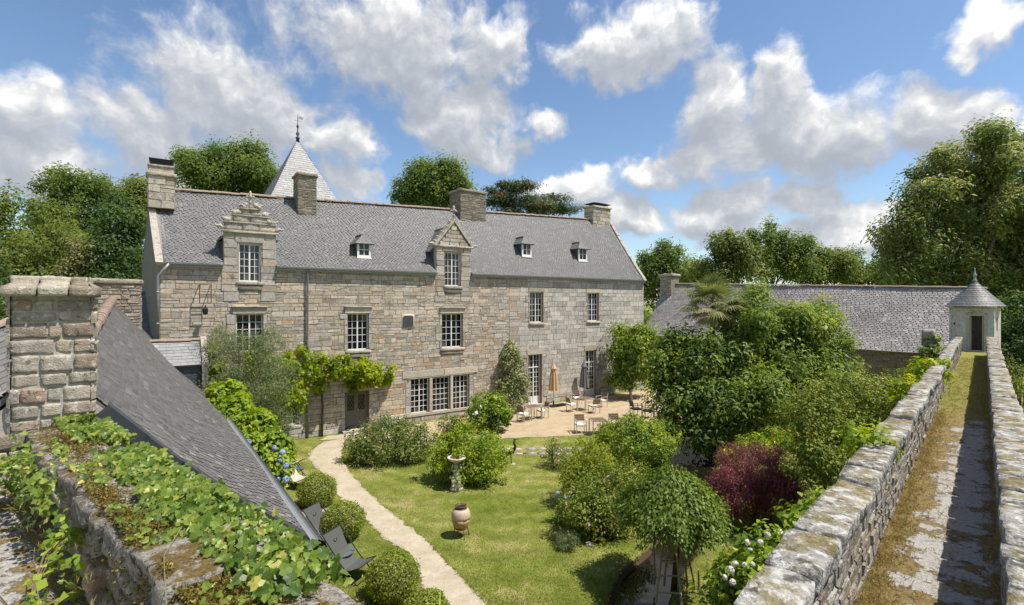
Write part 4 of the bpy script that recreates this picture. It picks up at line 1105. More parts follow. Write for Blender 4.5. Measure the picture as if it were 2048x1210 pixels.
    for z in (d, (c + d) / 2 + .1, c): g.bar(FH.P(a, .40, z), FH.P(b, .40, z), .025)
    g.build('iron_bracket', M_rust, house)
    g = Geo(); lz = c - .35; g.lathe(FH.P((a + b) / 2, .40, lz), [(.02, -.16), (.09, -.13), (.11, .1), (.05, .17), (.015, .26)], 8); g.build('wall_lantern', M_black, house)
house_windows()
def finial(P, sc, parent, mat):
    g = Geo(); g.lathe(P, [(.10 * sc, 0), (.07 * sc, .12 * sc), (.05 * sc, .28 * sc), (.10 * sc, .33 * sc), (.045 * sc, .38 * sc), (.05 * sc, .52 * sc), (.13 * sc, .60 * sc), (.06 * sc, .72 * sc), (.08 * sc, .84 * sc), (.02 * sc, .95 * sc)], 8)
    for k in range(4):
        a = k * math.pi / 2 + .6; d = Vector((math.cos(a), math.sin(a), 0)); q = P + UP * .58 * sc
        g.tube([q, q + d * .17 * sc + UP * .06 * sc, q + d * .24 * sc - UP * .02 * sc], [.05 * sc, .055 * sc, .03 * sc], 6)
    return g.build('finial', mat, parent, True)
def house_dormers():
    rng = random.Random(17)
    for key, d in DORM.items():
        s0, s1 = d['s']; a, b, c, e = d['w']; m = (s0 + s1) / 2; ztop = fz((447 + 552) / 2, 466) if key == 'a' else fz(907, 494); apex = d['apex']
        g = Geo(); F = FH; hol = [(a, b, EAVE - .3, e)]
        # front slab with the opening, behind the stones
        S = [s0, a, b, s1]; Z = [EAVE - .3, e, ztop]
        for i in range(3):
            for j in range(2):
                if i == 1 and j == 0: continue
                g.obox(F.P(0, 0, 0), HU, HN, UP, (S[i], S[i + 1]), (-.30, .0), (Z[j], Z[j + 1]))
        e_ = .6 if key == 'a' else 1.; q_ = ((s1 - s0) / 2) * e_
        g.add([F.P(m - q_, -.02, ztop), F.P(m + q_, -.02, ztop), F.P(m, -.02, apex - .1), F.P(m - q_, -.3, ztop), F.P(m + q_, -.3, ztop), F.P(m, -.3, apex - .1)], [[0, 1, 2], [5, 4, 3], [1, 4, 5, 2], [3, 0, 2, 5]])
        dm = g.build('dormer', M_dress, house); dm['label'] = 'stone dormer with stepped carved gable' if key == 'a' else 'stone dormer with steep pointed gable'
        st = []
        z = EAVE - .05
        while z < ztop - .42:
            hh = rng.uniform(.26, .46); z1 = min(z + hh, ztop - .30)
            st += [(s0, a - .06, z, z1), (b + .06, s1, z, z1)]; z = z1
        st.append((a - .16, b + .16, e + .05, e + .30, .05)); st += [(s0, a - .17, ztop - .30, ztop), (b + .17, s1, ztop - .30, ztop)]
        st += [(a - .055, a - .005, c, e + .05, .02), (b + .005, b + .055, c, e + .05, .02)]
        h = apex - ztop; zz = ztop + .05; step = .3 if key == 'a' else .24
        while key == 'b' and zz < apex - .15:
            z1 = min(zz + step * rng.uniform(.85, 1.1), apex - .1); f = (z1 - ztop) / h; w = (s1 - s0) / 2 * (1 - f) * (1.0 if key == 'b' else 1.1); n = max(1, round(2 * w / .55)); xs = np.linspace(m - w, m + w, n + 1)
            if w > .07: st += [(xs[i] + (rng.uniform(-.06, .06) if 0 < i else 0), xs[i + 1], zz, z1) for i in range(n)]
            zz = z1
        lay(st, F, dm, M_dress, rng, .006, (.025, .05), .018, .008, keep=60)
        # cornice under the gable, raking copings with crockets, scrolls at the feet
        rough_block(F.P(0, 0, 0), HU, HN, UP, (s0 - .1, s1 + .1), (-.05, .13), (ztop - .03, ztop + .07), 81, 4, .02, .012, 9, M_dress, 'cornice', dm)
        cop = Geo()
        if key == 'a':                                              # carved gable rising in steps, leaf scrolls on every shoulder
            hw = (s1 - s0) / 2; tz = [ztop + .07, ztop + .07 + h * .36, ztop + .07 + h * .66, apex + .02]; wd = [.98, .64, .36]
            for i, f in enumerate(wd):
                n = (3, 2, 1)[i]; xs = np.linspace(m - hw * f, m + hw * f, n + 1)
                for j in range(n): rough_block(F.P(0, 0, 0), HU, HN, UP, (xs[j] + .004, xs[j + 1] - .004), (-.28, .06 - .01 * i), (tz[i], tz[i + 1] - .01), 170 + i * 5 + j, 4, .03, .018, 7, M_dress, 'gable_stone', dm)
                rough_block(F.P(0, 0, 0), HU, HN, UP, (m - hw * f - .05, m + hw * f + .05), (-.29, .10), (tz[i + 1] - .07, tz[i + 1]), 190 + i, 4, .02, .014, 8, M_dress, 'moulding', dm)
                for sg in (-1, 1):
                    for q in range(3):
                        ck = Geo(); P0 = F.P(m + sg * hw * (f - (f - (wd + [.12])[i + 1]) * (q + .5) / 3 * .9), .02 + rng.uniform(-.05, .05), tz[i + 1] + rng.uniform(.02, .09) * (1 + .6 * q)); r0 = rng.uniform(.07, .11)
                        ck.ball(P0, (r0 * 1.2, r0, r0 * rng.uniform(.9, 1.4)), 7, 5); ck.tube([P0, P0 + HU * sg * .09 + UP * .08, P0 + HU * sg * .17 + UP * rng.uniform(.0, .12)], [r0 * .7, r0 * .5, r0 * .25], 6); ck.build('leaf_scroll', M_dress, dm, True)
                    if i == 0:
                        ck = Geo(); q0 = F.P(m + sg * hw, .0, tz[0] + .05); ck.tube([q0, q0 + HU * sg * .14 + UP * .14, q0 + HU * sg * .26 + UP * .10, q0 + HU * sg * .34 + UP * .18], [.10, .085, .06, .035], 7); ck.build('scroll', M_dress, dm, True)
        for sg in (-1, 1) if key == 'b' else ():
            e0 = F.P(m + sg * (s1 - s0) / 2 * 1.06, 0, ztop + .05); e1 = F.P(m, 0, apex + .06); n = 5
            dv = (e1 - e0); dn = dv.normalized(); upv = dn.cross(HN) * (-sg); upv = upv if upv.z > 0 else -upv
            cop.obox(e0, dn, HN, upv, (-.04, dv.length), (-.28, .09), (-.05, .10 if key == 'b' else .06))
            for i in range(n):
                q = e0 + dv * ((i + rng.uniform(.25, .55)) / n) + upv * .10 + HN * .02; lump = rng.uniform(.08, .13) if key == 'a' else .07; ck = Geo()
                ck.ball(q, (lump * rng.uniform(.8, 1.3), lump, lump * rng.uniform(.8, 1.2)), 7, 5); k = rng.uniform(.5, 1.)
                ck.tube([q, q + upv * .10 * k + HU * sg * .04, q + upv * .12 * k + HU * sg * .09], [.05, .045, .03], 6)
                if key == 'a': ck.ball(q - HU * sg * .10 - UP * .07 + HN * .05, (.10, .08, .11), 7, 5)
                ck.build('crocket', M_dress, dm, True)
            q = e0 + HU * sg * .05; ck = Geo(); ck.tube([q, q + HU * sg * .16 + UP * .10, q + HU * sg * .26 + UP * .07, q + HU * sg * .34 + UP * .12], [.10, .085, .06, .035], 7); ck.build('scroll', M_dress, dm, True)
        if cop.V: cop.build('raking_coping', M_dress, dm)
        finial(F.P(m, -.02, apex + .02), .85 if key == 'a' else .95, dm, M_dress)
        # cheeks and little roof running back into the main slope
        zr = apex - (.55 if key == 'a' else .25); ze = ztop - .15
        def back(z): return -(z - EAVE) / ((ridge_z(m) - EAVE) / RD) - .25
        ch = Geo()
        for s in (s0 + .06, s1 - .06):
            sg = -1 if s < m else 1
            V = [F.P(s + sg * .03, -.29, EAVE - .2), F.P(s + sg * .03, -.29, ze), F.P(s + sg * .03, back(ze) - .1, ze), F.P(s + sg * .03, -.35, EAVE - .2)]; V += [v - HU * sg * .06 for v in V]
            ch.add(V, [[0, 1, 2, 3], [7, 6, 5, 4], [0, 4, 5, 1], [1, 5, 6, 2]])
        ch.build('cheek', M_dslate, dm)
        for sg in (-1, 1):
            E0 = F.P(m + sg * ((s1 - s0) / 2 + .14), -.24, ze - .12); E1 = F.P(m + sg * ((s1 - s0) / 2 + .14), back(ze) - .35, ze - .12)
            R0 = F.P(m, -.24, zr); R1 = F.P(m, back(zr) - .3, zr)
            Pq = patch(E1, E0, R0, R1) if sg < 0 else patch(E0, E1, R1, R0)
            rf = deck(Pq, M_slate, dm, 'dormer_roof', 2, 2, .05); slates(Pq, .18, .12, M_slate, dm, 5 + sg, keep=0)
        g = Geo(); g.tube([F.P(m, -.24, zr + .02), F.P(m, back(zr) - .3, zr + .02)], .07, 8); g.build('ridge_capping', M_tile, dm)
        window(F, a, b, c, e, 4, 5, house)
        if key == 'a' or key == 'b': rough_block(F.P(0, 0, 0), HU, HN, UP, (a - .05, b + .05), (0, .06), (c - .42, c - .18), 83, 3, .03, .01, 8, M_mortar, 'apron_stone', house)
house_dormers()
def lucarne(px0, px1, pyt, pyb):
    """a small timber dormer standing in the slates"""
    m = (px0 + px1) / 2; s, d, z = roof_hit(m, pyb); w = (fs(px1, d) - fs(px0, d)) / 2; h = fz(m, pyt, d) - z; rate = (ridge_z(s) - EAVE) / RD
    F = Frame(HA + HN * (d + .02), HU, HN); back = lambda zz: -(zz - z) / rate - .12
    g = Geo(); zt = z + h
    for sg in (-1, 1):
        V = [F.P(s + sg * w, -.02, z - .05), F.P(s + sg * w, -.02, zt), F.P(s + sg * w, back(zt), zt), F.P(s + sg * w, -.12, z - .05)]; V += [v - HU * sg * .05 for v in V]
        g.add(V, [[0, 1, 2, 3], [7, 6, 5, 4], [0, 4, 5, 1], [1, 5, 6, 2]])
    lu = g.build('roof_dormer', M_dslate, house); lu['label'] = 'little slate cheeked roof dormer with white casement'
    window(F, s - w, s + w, z + .0, zt, 2, 2, house, d=0.02, fr=.10, bar=.03, leaves=1, sill=False)
    g = Geo(); g.obox(F.P(0, 0, 0), HU, HN, UP, (s - w - .03, s + w + .03), (.0, .10), (z - .07, z - .002)); g.build('sill_board', M_white, lu)
    o = .16; zr = zt + .42; f0 = .20
    A, B = F.P(s - w - o, f0, zt - .08), F.P(s + w + o, f0, zt - .08); R0 = F.P(s, -.30, zr); R1 = F.P(s, back(zr) - .1, zr)
    A1, B1 = F.P(s - w - o, back(zt - .08) - .2, zt - .08), F.P(s + w + o, back(zt - .08) - .2, zt - .08)
    e = .01
    for i, Pq in enumerate((patch(A1, A, R0 - HU * e, R1), patch(B, B1, R1, R0 + HU * e), patch(A, B, R0 + HU * e, R0 - HU * e))):
        deck(Pq, M_slate, lu, 'roof_slope', 2, 2, .03); slates(Pq, .16, .10, M_slate, lu, i + int(s), keep=0, lift=.015)
    ridge_tiles([R0 + UP * .03, R1 + UP * .03], .08, .3, M_tile, lu, 5)
lucarne(714, 741, 485, 515); lucarne(1043, 1062, 486, 513); lucarne(1156, 1173, 496, 522)
def chimney(s0, s1, d0, d1, z0, z1, mat, hr, wr, seed, keep=0, cap='stone', label=None, capmat=None):
    rng = random.Random(seed); g = Geo(); g.obox(FH.P(0, 0, 0), HU, HN, UP, (s0, s1), (d0, d1), (z0, z1)); c = g.build('chimney', M_mortar, house)
    if label: c['label'] = label
    lay(courses(s0, s1, z0, z1, hr, wr, rng), Frame(FH.P(0, d1, 0), HU, HN), c, mat, rng, .006, (.005, .03), .012, .008, keep=keep)
    lay(courses(0, d1 - d0, z0, z1, hr, wr, rng), Frame(FH.P(s0, d0, 0), HN, -HU), c, mat, rng, .006, (.005, .03), .012, .008, keep=0)
    lay(courses(0, d1 - d0, z0, z1, hr, wr, rng), Frame(FH.P(s1, d1, 0), -HN, HU), c, mat, rng, .006, (.005, .03), .012, .008, keep=0)
    rough_block(FH.P(0, 0, 0), HU, HN, UP, (s0 - .09, s1 + .09), (d0 - .09, d1 + .09), (z1 - .02, z1 + .14), seed, 5, .03, .02, 5, M_dress if cap != 'slab' else M_shale, 'cap_stone', c)
    return c
def house_chimneys():
    # left gable stack with corbelled head and soot black cowl
    d1 = -2.3; s0, s1 = fs(296, d1), fs(349, d1); z0, z1 = fz(322, 416, d1), fz(322, 352, d1)
    c = chimney(s0, s1, d1 - 1.0, d1, z0, z1, M_dress, (.32, .42), (.4, .7), 41, keep=20, label='massive ashlar chimney on the left gable')
    g = Geo(); g.obox(FH.P(0, 0, 0), HU, HN, UP, (s0 + .03, s1 - .03), (d1 - .95, d1 - .05), (z1 + .12, z1 + .42)); g.build('chimney_head', M_dress, c)
    rough_block(FH.P(0, 0, 0), HU, HN, UP, (s0 - .02, s1 + .02), (d1 - 1.0, d1), (z1 + .40, z1 + .52), 44, 4, .04, .02, 5, M_dress, 'cap_stone', c)
    zz = z1 + .52; V = [FH.P(s, d, z) for (s, d, z) in ((s0 + .12, d1 - .9, zz), (s1 - .12, d1 - .9, zz), (s1 - .12, d1 - .1, zz), (s0 + .12, d1 - .1, zz), (s0 + .02, d1 - .98, zz + .27), (s1 - .02, d1 - .98, zz + .27), (s1 - .02, d1 - .02, zz + .27), (s0 + .02, d1 - .02, zz + .27))]
    g = Geo(); g.add(V, [[3, 2, 1, 0], [4, 5, 6, 7], [0, 1, 5, 4], [1, 2, 6, 5], [2, 3, 7, 6], [3, 0, 4, 7]]); g.build('cowl', M_black, c)
    # two stacks of thin shale
    for (x0, x1, yt, yb, sd, lab) in ((596, 633, 352, 426, 51, 'slender shale chimney in front of the spire'), (921, 972, 384, 440, 52, 'broad shale chimney on the ridge')):
        s, d, z = roof_hit((x0 + x1) / 2, yb); a, b = fs(x0, d), fs(x1, d); zt = fz((x0 + x1) / 2, yt, d)
        chimney(a, b, d - (1.15 if sd == 51 else 1.5), d, z - .2, zt, M_shale, (.05, .11), (.15, .45), sd, cap='slab', label=lab)
    s, d, z = roof_hit(1203, 452); a, b = fs(1186, d), fs(1221, d); zt = fz(1203, 416, d)
    c = chimney(a, b, d - 1.0, d, z - .5, zt, M_dress, (.25, .34), (.3, .6), 53, keep=15, label='right gable chimney under a flat metal hat')
    g = Geo()
    for x in (a + .15, b - .15):
        for y in (d - .85, d - .15): g.bar(FH.P(x, y, zt + .1), FH.P(x, y, zt + .36), .03)
    zz = zt + .34; V = [FH.P(s, q, zz) for s, q in ((a - .05, d - 1.1), (b + .1, d - 1.1), (b + .1, d + .08), (a - .05, d + .08))]; top = FH.P((a + b) / 2, d - .5, zz + .2)
    g.add(V + [top], [[3, 2, 1, 0], [0, 1, 4], [1, 2, 4], [2, 3, 4], [3, 0, 4]]); g.build('metal_hat', M_black, c)
house_chimneys()
# ------------------------------------------------------------------ annex under the big slate roof (left), barn, turret, spire
AE = Vector((-3.31, 7.80, 0)); AV = Vector((-.593, .805, 0)); AW = Vector((-.805, -.593, 0))       # eave near end, length, across towards the ridge
AW_W, AZE = 2.9, 2.95
def A(t, w, z): return AE + AV * t + AW * w + UP * z
def aridge(t): return 5.78 + .10 * max(0, t - 5) / 1 * .78
def build_annex():
    an = thing('outbuilding', 'low outbuilding with big dark slate roof left of the garden', 'building', A(8, 1.5, 0))
    g = Geo(); g.obox(A(0, 0, 0), AV, AW, UP, (.35, 16.7), (.25, 5.6), (0, AZE - .05)); g.build('wall', M_barnst, an)
    # near gable, built up to the verge
    def gab(t0, t1, mat, nm, dz=-.12):
        V = []
        for t in (t0, t1): V += [A(t, .2, 0), A(t, 2 * AW_W - .2, 0), A(t, 2 * AW_W - .2, AZE + dz), A(t, AW_W, aridge(t) + dz), A(t, .2, AZE + dz + .15)]
        q = Geo(); q.add(V, [[0, 1, 2, 3, 4], [9, 8, 7, 6, 5]] + [[i, (i + 1) % 5, (i + 1) % 5 + 5, i + 5] for i in range(5)]); return q.build(nm, mat, an)
    gw = gab(-.02, .34, M_pmortar, 'gable_wall')
    rng = random.Random(61); n = 0
    for i in range(26):                                              # stones of the near gable showing beside the flashing
        w = rng.uniform(.3, 2.5); top = AZE + (aridge(0) - AZE) * w / AW_W
        z = top - rng.uniform(.22, .75); ln = rng.uniform(.2, .5)
        rough_block(A(0, 0, 0), AW, -AV, UP, (w, w + ln), (-.06, .07), (z, z + rng.uniform(.1, .2)), 610 + i, 3, .05, .02, 5, M_chim, 'stone', gw)
    def Pr(a, b):
        t = 17.2 * a; p = A(t, -.12, AZE - .12).lerp(A(t, AW_W, aridge(t)), b)
        return p - UP * (.13 * math.sin(math.pi * b) + .035 * math.sin(a * 14 + 1) + .05 * math.sin(a * 9) * math.sin(math.pi * b) + .04 * math.sin(a * 23 + b * 5) * b)
    def Pl(a, b):
        t = 17.2 * (1 - a); return A(t, 2 * AW_W + .1, AZE - .1).lerp(A(t, AW_W, aridge(t)), b)
    roof = deck(Pr, M_aslate, an, 'roof', 40, 10)
    slates(Pr, .21, .125, M_aslate, roof, 6, keep=300, lift=.020)
    r2 = deck(Pl, M_aslate, an, 'back_roof', 20, 6); slates(Pl, .22, .14, M_aslate, r2, 7, keep=0)
    ridge_tiles([A(t, AW_W, aridge(t) + .05) for t in (.9, 5, 8, 11, 14, 17)], .16, .34, M_tile, roof, 7)
    # lead flashing along the verge, gutter along the eave
    for i in range(6):
        b0, b1 = i / 7.6 + .02, (i + 1) / 7.6 + .03; P0, P1 = Pr(0, b0), Pr(0, b1); d = (P1 - P0); dn = d.normalized(); nn = AV.cross(dn); nn = nn if nn.z > 0 else -nn
        g = Geo(); g.obox(P0, dn, AV, nn, (0, d.length), (-.13, .09), (.03 + .006 * (i % 2), .045 + .006 * (i % 2))); g.obox(P0, dn, AV, nn, (0, d.length), (-.145, -.13), (-.12, .045 + .006 * (i % 2))); g.build('verge_flashing', M_lead, an)
    G = Geo(); V = []; k7 = 7
    for i in range(13):
        t = -.1 + 17 * i / 12
        for k in range(k7):
            q = math.pi + math.pi * k / (k7 - 1); V.append(A(t, -.20 + .075 * math.cos(q), AZE - .13 + .08 * math.sin(q)))
    G.add(V, [[i * k7 + k, i * k7 + k + 1, (i + 1) * k7 + k + 1, (i + 1) * k7 + k] for i in range(12) for k in range(k7 - 1)]); G.build('gutter', M_zinc, an)
    # gabled dormer near the house
    t0, t1, zr, ze = 14.5, 15.9, 5.0, 4.15; tm = (t0 + t1) / 2; rate = (aridge(15) - AZE) / AW_W; wz = lambda z: (z - AZE) / rate + .25
    g = Geo(); g.obox(A(0, 0, 0), AV, AW, UP, (t0 + .1, t1 - .1), (.18, wz(ze)), (AZE - .1, ze)); dm = g.build('dormer', M_dslate, an)
    F = Frame(A(t0 + .1, 0, 0), AW, -AV); lay(courses(.2, wz(ze), AZE + .05, ze, (.13, .14), (.25, .3), rng), F, dm, M_dslate, rng, .004, (.008, .016), .004, .003, keep=0, rest='hung_slates')
    Pq = patch(A(t0 - .05, 2.6, ze - .05), A(t0 - .05, .12, ze - .05), A(tm, .12, zr), A(tm, 2.6, zr)); q = deck(Pq, M_sslate, dm, 'dormer_roof', 2, 2); slates(Pq, .24, .15, M_sslate, dm, 9, keep=0)
    Pq = patch(A(t1 + .05, .12, ze - .05), A(t1 + .05, 2.6, ze - .05), A(tm, 2.6, zr), A(tm, .12, zr)); q = deck(Pq, M_sslate, dm, 'dormer_roof', 2, 2); slates(Pq, .24, .15, M_sslate, dm, 10, keep=0)
    ridge_tiles([A(tm, .15, zr + .03), A(tm, 2.4, zr + .03)], .09, .3, M_tile, dm, 8)
    V = []
    for w in (-.06, .14): V += [A(t0 - .12, w, AZE - .2), A(t1 + .12, w, AZE - .2), A(t1 + .12, w, ze + .05), A(tm, w, zr + .16), A(t0 - .12, w, ze + .05)]
    g = Geo(); g.add(V, [[4, 3, 2, 1, 0], [5, 6, 7, 8, 9]] + [[i, (i + 1) % 5, (i + 1) % 5 + 5, i + 5] for i in range(5)]); g.build('stone_gable', M_dress, dm)
    # chimney on the near gable: faced with knocked-about rubble in pale mortar
    cw, cd = (2.47, 3.235), (-.10, .52); zb, zt = 4.9, 6.58
    g = Geo(); g.obox(A(0, 0, 0), AW, AV, UP, (cw[0] + .03, cw[1] - .03), (cd[0] + .035, cd[1] - .04), (zb, zt)); ch = g.build('chimney', M_pmortar, an); ch['label'] = 'broad rubble chimney with sloping capstones, close by'
    k = 0; z = zb - .3
    rows = (.17, .20, .14, .17, .21, .16, .22, .19, .20, .13, .15)
    for h in rows:
        w = cw[0] - rng.uniform(0, .05) - (.0 if z > zb else .3); wmax = cw[1] + (.0 if z > zb else .3)
        while w < wmax - .06:
            ln = min(rng.choice((.14, .22, .30, .38)) * rng.uniform(.85, 1.15), wmax - w)
            if ln < .08: break
            if z + h < zt + .01: rough_block(A(0, 0, 0), AW, -AV, UP, (w + .009, w + ln - .008), (-.16, -cd[0] - .018 + rng.uniform(-.008, .010)), (z + .009, z + h - .008), 650 + k, 5, .014, .010, 11, M_chim, 'stone', ch)
            w += ln; k += 1
        z += h
    lay(courses(cd[0], cd[1], zb, zt, (.14, .22), (.2, .4), rng), Frame(A(0, cw[0], 0), AV, -AW), ch, M_chim, rng, .012, (.01, .03), .02, .012, keep=12)
    lay(courses(cd[0], cd[1], zb, zt, (.14, .22), (.2, .4), rng), Frame(A(0, cw[1], 0), AV, AW), ch, M_chim, rng, .012, (.01, .03), .02, .012, keep=0)
    for i, (a, b) in enumerate(zip((cw[0] - .05, 2.70, 2.98), (2.69, 2.97, cw[1] + .05))):
        o = rough_block(A(0, 0, 0), AW, AV, UP, (a, b), (cd[0] - .13, cd[1] + .12), (zt - .01, zt + .24), 690 + i, 6, .016, .010, 11, M_chim, 'cap_stone', ch)
        for v in o.data.vertices:                                   # weathered slopes of the capstones
            if v.co.z > .02:
                p = v.co + o.location - A(0, 0, 0); dd = p.dot(AV); c = (cd[0] + cd[1]) / 2; v.co += AV * (c - dd) * .45
                ww = p.dot(AW)
                if i == 0 and ww < cw[0]: v.co += AW * .08
                if i == 2 and ww > cw[1]: v.co -= AW * .09
    # second, lower chimney further back on the ridge
    c0, c1, d0, d1 = AW_W - .85, AW_W + .75, 16.0, 16.7; z1 = 7.2
    g = Geo(); g.obox(A(0, 0, 0), AW, AV, UP, (c0, c1), (d0, d1), (4.5, z1)); c2 = g.build('chimney', M_mortar, an); c2['label'] = 'squat rubble chimney behind the tiled ridge'
    lay(courses(c0, c1, 5.3, z1, (.09, .18), (.15, .5), rng), Frame(A(d0, 0, 0), AW, -AV), c2, M_chim, rng, .010, (.01, .04), .016, .012, keep=40)
    lay(courses(0, d1 - d0, 5.3, z1, (.09, .18), (.15, .5), rng), Frame(A(d0, c0, 0), AV, -AW), c2, M_chim, rng, .010, (.01, .04), .016, .012, keep=0)
    rough_block(A(0, 0, 0), AW, AV, UP, (c0 - .07, c1 + .07), (d0 - .1, d1 + .1), (z1 - .01, z1 + .2), 699, 5, .07, .03, 5, M_chim, 'cap_stone', c2)
    # lower wing beyond, between the ridge and the house
    wg = thing('back_wing', 'low slate roofed wing behind the outbuilding ridge', 'building', A(24, 2, 0))
    g = Geo(); g.obox(A(0, 0, 0), AV, AW, UP, (19.5, 27), (.5, 3.5), (0, 5)); g.build('wall', M_barnst, wg)
    Pq = patch(A(19.5, 3.6, 4.4), A(19.5, .3, 4.4), A(23, .3, 7.0), A(23, 3.6, 7.0)); d = deck(Pq, M_slate, wg, 'roof', 3, 3); slates(Pq, .22, .13, M_slate, d, 12)
    ridge_tiles([A(23, .3, 7.03), A(23, 3.6, 7.03)], .11, .4, M_tile, d, 9)
build_annex()
def build_side_roof():
    """roof of the neighbouring range, its tiled ridge just entering the picture at the left edge"""
    t = thing('neighbour_roof', 'slate roof with orange ridge at the left edge behind the chimney', 'roof', (-14, 11, 0))
    r0, r1 = at(17, 646, 9.5), at(-330, 780, 7.5); e0, e1 = at(110, 850, 8.6), at(-200, 1020, 7.0)
    Pq = patch(e1, e0, r0, r1); d = deck(Pq, M_aslate, t, 'slope', 8, 4); slates(Pq, .2, .12, M_aslate, d, 15)
    ridge_tiles([r0 + UP * .04, r1 + UP * .04], .11, .32, M_tile, d, 10)
    b = Vector((0, .0, -1)); g = Geo(); g.add([e0, e1, r1, r0, Vector((e0.x, e0.y, 0)), Vector((e1.x, e1.y, 0)), Vector((r1.x, r1.y, 0)) + Vector((-1, 2, 0)), Vector((r0.x, r0.y, 0)) + Vector((-1, 2, 0))], [[4, 5, 1, 0], [5, 6, 2, 1], [6, 7, 3, 2], [7, 4, 0, 3]]); 
    for i in range(8): g.V[i] = g.V[i] - UP * .1
    g.build('wall', M_barnst, t)
build_side_roof()
# barn, square to the house
BE = Vector((12.9, 44.6, 0)); BV = Vector((.587, -.8096, 0)); BW = Vector((.8096, .587, 0)); BL = 18.9
def Bn(t, w, z): return BE + BV * t + BW * w + UP * z
def build_barn():
    b = thing('barn', 'long low barn with mottled slate roof behind the trees', 'barn', Bn(9, 3, 0)); rng = random.Random(71)
    t0, t1 = -1.6, BL + 2.2; w2 = 3.3
    zr = lambda t: 8.2 - .8 * t / BL
    hole = (14.2, 14.75, 1.9, 2.5)
    F = Frame(Bn(0, .25, 0), BV, -BW)
    wl = wall_holes(F, t0 + .2, t1 - .15, 0, 3.62, [hole], .3, M_mortar, b, 'front_wall')
    lay(courses(9.5, t1 - .15, .8, 3.6, (.10, .24), (.2, .65), rng, [hole]), F, wl, M_barnst, rng, .012, (.01, .045), .02, .014, keep=80)
    lay(courses(t0 + .2, 9.5, .0, 3.6, (.2, .3), (.5, .9), rng), F, wl, M_barnst, rng, .012, (.01, .045), .02, .014, keep=0)
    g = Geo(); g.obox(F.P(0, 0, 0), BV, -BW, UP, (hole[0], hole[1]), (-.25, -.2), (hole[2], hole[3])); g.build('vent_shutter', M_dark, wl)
    g = Geo(); g.obox(Bn(0, 0, 0), BV, BW, UP, (t0 + .2, t1 - .15), (.56, 2 * w2 - .2), (0, 3.5)); g.build('wall', M_barnst, b)
    for t in (t0 + .15, t1 - .4):
        V = []
        for q in (t, t + .3): V += [Bn(q, .3, 3.4), Bn(q, 2 * w2 - .3, 3.4), Bn(q, w2, zr(q) - .12)]
        g = Geo(); g.add(V, [[0, 1, 2], [5, 4, 3], [0, 3, 4, 1], [1, 4, 5, 2], [2, 5, 3, 0]]); g.build('gable_wall', M_barnst, b)
    def P(a, q):
        t = t0 + (t1 - t0) * a; p = Bn(t, -.05, 3.55).lerp(Bn(t, w2, zr(t)), q); return p - UP * (.14 * math.sin(math.pi * q) * (1 - .3 * q) + .03 * math.sin(a * 17))
    rf = deck(P, M_bslate, b, 'roof', 30, 8); slates(P, .26, .15, M_bslate, rf, 13, lift=.028)
    Pb = patch(Bn(t1, 2 * w2, 3.5), Bn(t0, 2 * w2, 3.5), Bn(t0, w2, zr(t0)), Bn(t1, w2, zr(t1))); deck(Pb, M_bslate, b, 'back_roof', 2, 2)
    ridge_tiles([Bn(t, w2, zr(t) + .05) for t in np.linspace(t0, t1, 7)], .13, .40, M_tile, rf, 14)
    c0, c1 = t0 + .0, t0 + 1.25
    g = Geo(); g.obox(Bn(0, 0, 0), BV, BW, UP, (c0, c1), (w2 - .75, w2 + .4), (7.2, 8.95)); ch = g.build('chimney', M_mortar, b)
    lay(courses(c0, c1, 7.2, 8.9, (.2, .3), (.3, .6), rng), Frame(Bn(0, w2 - .75, 0), BV, -BW), ch, M_dress, rng, .01, (.01, .03), .02, .01, keep=10)
    lay(courses(0, 1.15, 7.2, 8.9, (.2, .3), (.3, .6), rng), Frame(Bn(c0, w2 + .4, 0), -BW, -BV), ch, M_dress, rng, .01, (.01, .03), .02, .01, keep=0)
    rough_block(Bn(0, 0, 0), BV, BW, UP, (c0 - .15, c1 + .15), (w2 - .9, w2 + .55), (8.93, 9.2), 72, 5, .09, .05, 3, M_dress, 'cap_stone', ch)
build_barn()
